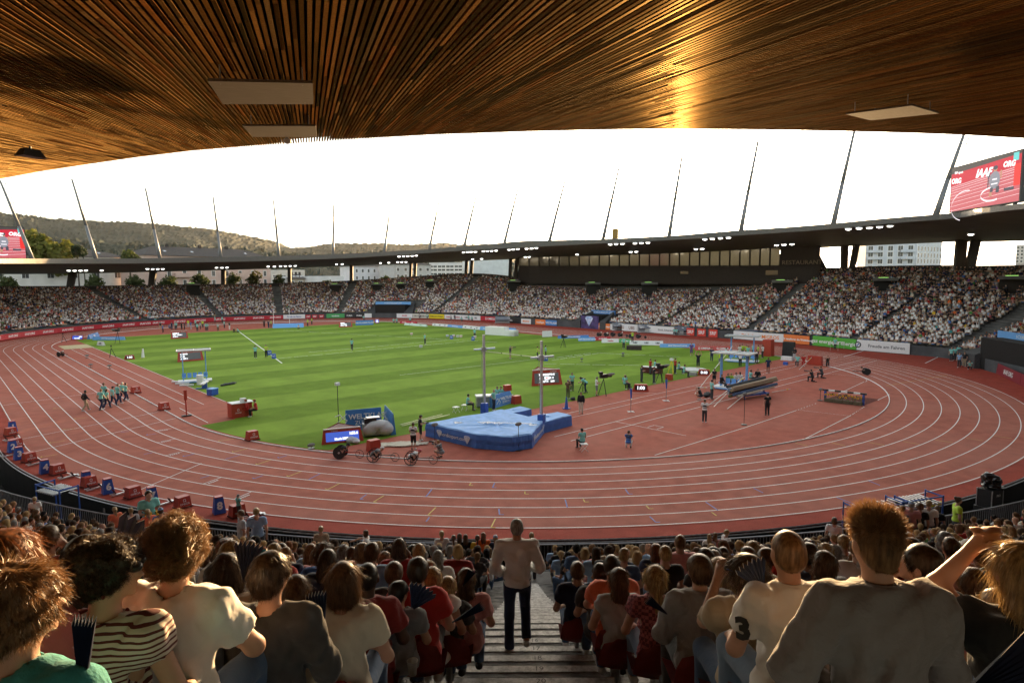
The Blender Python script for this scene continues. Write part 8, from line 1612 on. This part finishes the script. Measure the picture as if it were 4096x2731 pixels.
for u, vh, az, l, h in [(309, 1123, 165, 'dark haired volunteer in mint shirt holding a bunch of sunflowers above the crowd', 'dark brown'), (519, 1134, 60, 'grey haired volunteer in mint shirt beside lane box 8', 'grey')]:
 o = stand_at(u, vh, -.7 if 'box 8' in l else 3.3, az, l, 0.0, pose='hold' if 'sun' in l else 'stand', top='mint', bottom='charcoal', hair=h, style='short')
 if 'sun' in l:
  e = empty('flower_bunch', (0, 0, 0)); e.matrix_world = Matrix.LocRotScale(o.location, o.rotation_euler, o.scale); tag(e, 'bunch of sunflowers held by the volunteer in mint shirt', 'flowers')
  for k in range(7): q = MB(); a = Vector((random.uniform(-.16, .16), .34+random.uniform(-.08, .1), 1.12+random.uniform(-.1, .12))); d = Vector((a.x*1.5, .6, .5)).normalized()*.02; q.tube(a, a+d, .07, myf, 9); q.tube(a+d, a+d*1.6, .03, mct, 8); q.build('sunflower', e)
  q = MB()
  for k in range(30): a = Vector((random.uniform(-.15, .15), .32+random.uniform(-.1, .1), 1.05+random.uniform(-.15, .15))); q.poly([a, a+Vector((random.uniform(-.1, .1), .05, .1)), a+Vector((random.uniform(-.1, .1), 0, -.05))], mlf)
  q.build('foliage', e)
# ------------ seated rows of the near stand
SHIRTS = ['white']*9+['light grey']*4+['grey']*4+['charcoal']*6+['black']*7+['navy']*6+['blue']*2+['light blue']*3+['cream']*3+['beige']*3+['pink']*3+['rose']*1+['red']*3+['dark red']*2+['coral']*1+['olive']*2+['green']*1+['yellow']*1+['brown']*2+['teal']*1+['denim']*2+['purple']*1+['orange']*1
HAIRS = ['brown']*9+['dark brown']*8+['black']*4+['light brown']*7+['blond']*9+['grey']*4+['red']*1+['white']*1
STY = ['short']*10+['cropped']*3+['bob']*3+['long']*5+['wavy']*2+['pony']*5+['bun']*1+['curly']*2+['bald']*1
PS = ['sit']*5+['sit_lean']*2+['sit_clap']*1+['sit_hand']*1+['sit_twist']*3
cand = []
for j in range(0, 24):
 r = 47.7+O0+ROWP*(j+.45); z = nz(O0+ROWP*(j+.5))
 step = .53/r
 for side in (-1, 1):
  th = aisle_theta(r, side)+side*(.30/r); n_ = 0
  while True:
   t = th+side*n_*step; n_ += 1
   if side < 0 and t < rad(172): break
   if side > 0 and t > rad(284): break
   tt_ = t+random.uniform(-.09, .09)/r; rr = r+random.uniform(-.10, .10)
   p = polar(tt_, rr) if tt_ >= pi else Vector((-rr, (pi-tt_)*rr)); hp_ = proj((p.x, p.y, z+1.25));
   if hp_[2] < 4.3 or hp_[0] < -260 or hp_[0] > 2600 or hp_[1] > 1600: continue
   if random.random() < .06: continue
   bad = j <= 1 and 985 < hp_[0] < 1150
   for (hx, hy_, hu, hv, hZ) in HERO:
    if (p.x-hx)**2+(p.y-hy_)**2 < .22: bad = True; break
    if hZ > 4 and hp_[2] < hZ and abs(hp_[0]-hu) < 26*6/hp_[2] and hp_[1] < hv+75: bad = True; break
    if hZ <= 5.5 and hp_[2] < hZ-.3: bad = True; break
   if bad: continue
   if hp_[2] < 6.2 and hp_[1] < 1325: pass
   cand.append((hp_[2], p, z, j, n_, side))
cand.sort(key=lambda c: c[0])
def rint(n_): return ordn[n_] if n_ < 30 else 'far'
seenlab = {}; NEARSET = set([i for i, c in enumerate(cand) if -25 < proj((c[1].x, c[1].y, c[2]+1.2))[0] < 2380][:105])
PEOPLE_REST = []
for k_, (Z, p, z, j, n_, side) in enumerate(cand):
 kid = random.random() < .12; sc = random.uniform(.93, 1.05)*(.78 if kid else 1); pose = random.choice(PS); top = random.choice(SHIRTS); sty = random.choice(STY); hc = random.choice(HAIRS)
 face = math.degrees(math.atan2(0-p.x, 8-p.y))+random.gauss(0, 16)
 if random.random() < .12: face += random.choice((-55, 55))
 zz_ = z+(0 if not kid else .22)+random.uniform(-.03, .05)
 skc = random.choice(['fair']*8+['tan']*3+['brown'])
 if k_ in NEARSET:
  cp = random.choice(['white', 'navy', 'light blue', 'charcoal']) if random.random() < .08 and sty in ('short', 'cropped') else None
  hd = {'bald': 'bald head', 'cropped': 'cropped %s hair' % hc, 'short': 'short %s hair' % hc, 'bob': '%s bob' % hc, 'long': 'long %s hair' % hc, 'wavy': 'wavy %s hair' % hc, 'pony': '%s ponytail' % hc, 'bun': '%s hair bun' % hc, 'curly': 'curly %s hair' % hc}[sty]
  lab = '%s, %s, %s top, %s row up, %s seat %s of stairs' % ('child' if kid else 'spectator', hd if not cp else 'cap', top, rint(j), rint(min(29, n_-1)), 'left' if side < 0 else 'right')
  person((p.x, p.y, zz_), face, pose, top, random.choice(['denim', 'charcoal', 'khaki', 'navy', 'beige', 'light denim']), hc, sty, skc, sleeve=random.choice((.5, .55, .55, .62, 1.9) if top in ('white', 'light blue', 'grey', 'navy', 'black') else (.3, .55, .6)), leg=random.choice((.6, 1, 1)), scale=sc, label=lab, group='seated spectators of the near stand', shoes=Z < 8, capc=cp, hs=1300)
 else: PEOPLE_REST.append((p, zz_, face, sc, pose if pose in ('sit', 'sit_lean') else 'sit', top, sty, hc, skc))
print('near spectators', len(cand), 'rest', len(PEOPLE_REST))
# ------------ everyone farther off: one mass of seated people
VV = []; FF = []; TT = []; base = 0
def proto(pose, sty, sleeve):
 J = joints(pose); bp_ = body_prims(J, res=.05); V1, F1 = snet(bp_[6:12]+[bp_[i] for i in (12, 13, 17, 18, 19, 23)], .043, .03); V2, F2 = snet(shirt_prims(J, sleeve, 1, .025), .058, .04, [lambda X: (J['P'][2]-.06)-X[..., 2]]); out_ = [(V1, F1, 0), (V2, F2, 1)]
 V3, F3 = snet([ell(J['P'], (.18, .14, .12)), cap(J['HPl'], J['KNl'], .10, .075), cap(J['HPr'], J['KNr'], .10, .075), cap(J['KNl'], J['ANl'], .075, .06), cap(J['KNr'], J['ANr'], .075, .06)], .072, .04); out_.append((V3, F3, 2))
 if sty != 'bald':
  P, cu = hair_prims(J, 0, 0, sty); V4, F4 = snet(P, .037, .025, cu); out_.append((V4, F4, 3))
 return out_
PR = {}
def addm(V, F, T):
 global base
 VV.append(V); FF.append(F+base); TT.append(T); base += len(V)
for (p, z, face, sc, pose, top, sty, hc, skc) in PEOPLE_REST:
 if sty in ('curly', 'wavy', 'bun', 'cropped'): sty = {'curly': 'short', 'wavy': 'long', 'bun': 'pony', 'cropped': 'short'}[sty]
 k = (pose, sty)
 if k not in PR: PR[k] = proto(pose, sty, .55)
 a = -rad(face); R = np.array([[cos(a), -sin(a), 0], [sin(a), cos(a), 0], [0, 0, 1]])
 for V, F, part in PR[k]:
  col = (SKIN[skc], CL[top], CL[random.choice(('denim', 'charcoal', 'khaki'))], HAIRC[hc])[part]; f_ = random.uniform(.9, 1.1)
  addm((V@R.T)*sc+np.array([p.x, p.y, z]), F, np.tile(np.array(col)*f_, (len(V), 1)))
print('near rest verts', base)
# far figures: head, hair, torso, arms, lap in low polygons
def lp(c, r, n_=6, rings=3):
 V = [(c[0], c[1], c[2]+r[2])]; F = []
 for j in range(1, rings):
  t = pi*j/rings
  for i in range(n_): a = 2*pi*i/n_; V.append((c[0]+r[0]*sin(t)*cos(a), c[1]+r[1]*sin(t)*sin(a), c[2]+r[2]*cos(t)))
 V.append((c[0], c[1], c[2]-r[2])); m_ = len(V)-1
 for i in range(n_): F.append((0, 1+i, 1+(i+1) % n_, 1+(i+1) % n_))
 for j in range(rings-2):
  for i in range(n_): a = 1+j*n_; F.append((a+i, a+n_+i, a+n_+(i+1) % n_, a+(i+1) % n_))
 a = 1+(rings-2)*n_
 for i in range(n_): F.append((a+(i+1) % n_, a+i, m_, m_))
 return V, F
def bxv(c, d, t=1.0):
 V = []
 for z, s in ((-1, 1), (1, t)):
  for x, y in ((-1, -1), (1, -1), (1, 1), (-1, 1)): V.append((c[0]+x*d[0]*s, c[1]+y*d[1]*s, c[2]+z*d[2]))
 return V, [(4, 5, 6, 7), (0, 1, 5, 4), (1, 2, 6, 5), (2, 3, 7, 6), (3, 0, 4, 7)]
tri_parts = []
for (V, F), part in ((lp((0, .05, 1.13), (.095, .10, .13)), 0), (lp((0, .02, 1.17), (.10, .105, .115)), 3), (bxv((0, 0, .72), (.20, .12, .28), .8), 1), (bxv((0, .20, .60), (.24, .10, .06), .8), 0), (bxv((0, .22, .46), (.19, .26, .08), .9), 2)):
 F3 = []
 for f in F:
  if f[2] == f[3]: F3.append(f[:3])
  else: F3 += [(f[0], f[1], f[2]), (f[0], f[2], f[3])]
 tri_parts.append((np.array(V, float), np.array(F3), part))
tv = np.concatenate([t[0] for t in tri_parts]); tp = np.concatenate([np.full(len(t[0]), t[2]) for t in tri_parts]); tf = []; b0 = 0
for V, F, part in tri_parts: tf.append(F+b0); b0 += len(V)
tf = np.concatenate(tf)
pos = [];
for r in range(NROW):
 for a in range(NF-1):
  i = FARIDX[a]; q0, q1 = off(i, .9+(r+.45)*PITCH), off(i+1, .9+(r+.45)*PITCH); L = (q1-q0).length; n_ = int(L/.52+random.random()); z = rowz(i, r+.0)
  for k in range(n_):
   t = (k+random.uniform(.3, .7))/n_; p = q0.lerp(q1, t); s = ARC[i % NR]+(ARC[i % NR+1]-ARC[i % NR])*t; o = .9+r*PITCH
   if any(abs(s-x) < .85 for x in AIS): continue
   if any(abs(s-x) < hw_*(1.35 if k2 != 0 else 1.2) and o < (9, 6.5, 9.5)[k2] for k2, (x, hw_, *_r) in enumerate(TUNS)): continue
   u = img_u(p.x, p.y)
   if u < -260 or u > 2600: continue
   if any(abs(u-uv_) < 13 and 17.0 < o < 20.5 for uv_ in (2034, 2330, 1797)) or any(abs(u-uv_) < 9 and 17.0 < o < 20.5 for uv_ in (1492, 1362, 990, 922, 866, 770, 442, 1180)): continue
   if 1195 < u < 1815 and o > DEP-4.2: continue
   if random.random() < (.05 if o < 22 else .10)+.10*(sin(p.x*.9)*sin(p.y*.8) > .55): continue
   n2 = NRM[i % NR]; pos.append((p.x, p.y, z, math.atan2(n2.x, -n2.y)+0, u, o))
pos = np.array(pos); N = len(pos); rng = np.random.default_rng(11)
ang = pos[:, 3]+rng.normal(0, .3, N); ca, sa = np.cos(ang), np.sin(ang); sc = rng.uniform(.9, 1.08, N)
sc[rng.random(N) < .08] *= 1.12
X = tv[None, :, 0]*ca[:, None]-tv[None, :, 1]*sa[:, None]; Y = tv[None, :, 0]*sa[:, None]+tv[None, :, 1]*ca[:, None]
Vf = np.stack([X*sc[:, None]+pos[:, 0:1], Y*sc[:, None]+pos[:, 1:2], (tv[None, :, 2]*sc[:, None]-.08)+pos[:, 2:3]], -1)
wt = dict(zip(sorted(set(SHIRTS)), [0]*50)); names = list(CL); pr = np.array([dict(white=25, cream=6, black=16, charcoal=10).get(c, SHIRTS.count(c)*1.05) for c in names], float); pr /= pr.sum()
ci = rng.choice(len(names), N, p=pr)
clus = np.sin(pos[:, 0]*.31+pos[:, 1]*.17)*np.sin(pos[:, 1]*.23-pos[:, 0]*.11)+.35*np.sin(pos[:, 0]*1.3)*np.sin(pos[:, 1]*1.1)      # groups in like clothes
pw = np.clip(.42-.030*pos[:, 5]+.16*clus, 0, .6)*np.where(pos[:, 4] > 950, 1.2, .6); ci = np.where(rng.random(N) < pw, names.index('white'), ci)
dk_ = np.array([names.index(x) for x in ('black', 'charcoal', 'navy', 'brown')]); ci = np.where(rng.random(N) < np.clip(.022*pos[:, 5]-.12-.1*clus, 0, .6), dk_[rng.choice(4, N)], ci); CT = np.array([CL[c] for c in names])[ci]*rng.uniform(.8, 1.12, (N, 1)); SKa = np.array([SKIN['fair'], SKIN['tan'], SKIN['brown']])[rng.choice(3, N, p=[.7, .22, .08])]; HA = np.array([HAIRC[h] for h in HAIRC])[rng.choice(len(HAIRC), N)]; LP = np.array([CL[c] for c in ('denim', 'charcoal', 'navy', 'khaki', 'beige')])[rng.choice(5, N)]  # dark clothes favoured up the rows, roof shade put into the colours
allc = np.stack([SKa, CT, LP, HA], 1); Tf = allc[:, tp, :].reshape(-1, 3)
Ff = (tf[None]+(np.arange(N)*len(tv))[:, None, None]).reshape(-1, 3)
print('far figures', N, 'tris', len(Ff))
Vn = np.concatenate(VV) if VV else np.zeros((0, 3)); Fn = np.concatenate(FF) if FF else np.zeros((0, 4), int)
Ft = np.concatenate([Fn[:, [0, 1, 2]], Fn[:, [0, 2, 3]]]) if len(Fn) else np.zeros((0, 3), int)
M_crowd = attr_mat('crowd_clothes', .85, spec=.2)
o = bpy.data.objects.new('spectator_crowd', npmesh('spectator_crowd', np.concatenate([Vn, Vf.reshape(-1, 3)]), np.concatenate([Ft, Ff+len(Vn)]), [M_crowd], tint=np.concatenate([np.concatenate(TT) if TT else np.zeros((0, 3)), Tf]))); link(o)
tag(o, 'dense crowd of seated spectators filling the stands round the field', 'crowd', kind='stuff')
# ------------ the evening haze, one even box of air
q = MB(); q.box((300, 600, 170), (8600, 8600, 352), M_white); hz = q.build('haze'); hz['kind'] = 'stuff'; hm = bpy.data.materials.new('haze_air'); hm.use_nodes = True; n = hm.node_tree; n.nodes.clear()
ho = n.nodes.new('ShaderNodeOutputMaterial'); pv = n.nodes.new('ShaderNodeVolumePrincipled'); pv.inputs['Color'].default_value = (.95, .93, .90, 1); pv.inputs['Density'].default_value = .000012; pv.inputs['Anisotropy'].default_value = .6; n.links.new(pv.outputs[0], ho.inputs['Volume'])
hz.data.materials.clear(); hz.data.materials.append(hm)
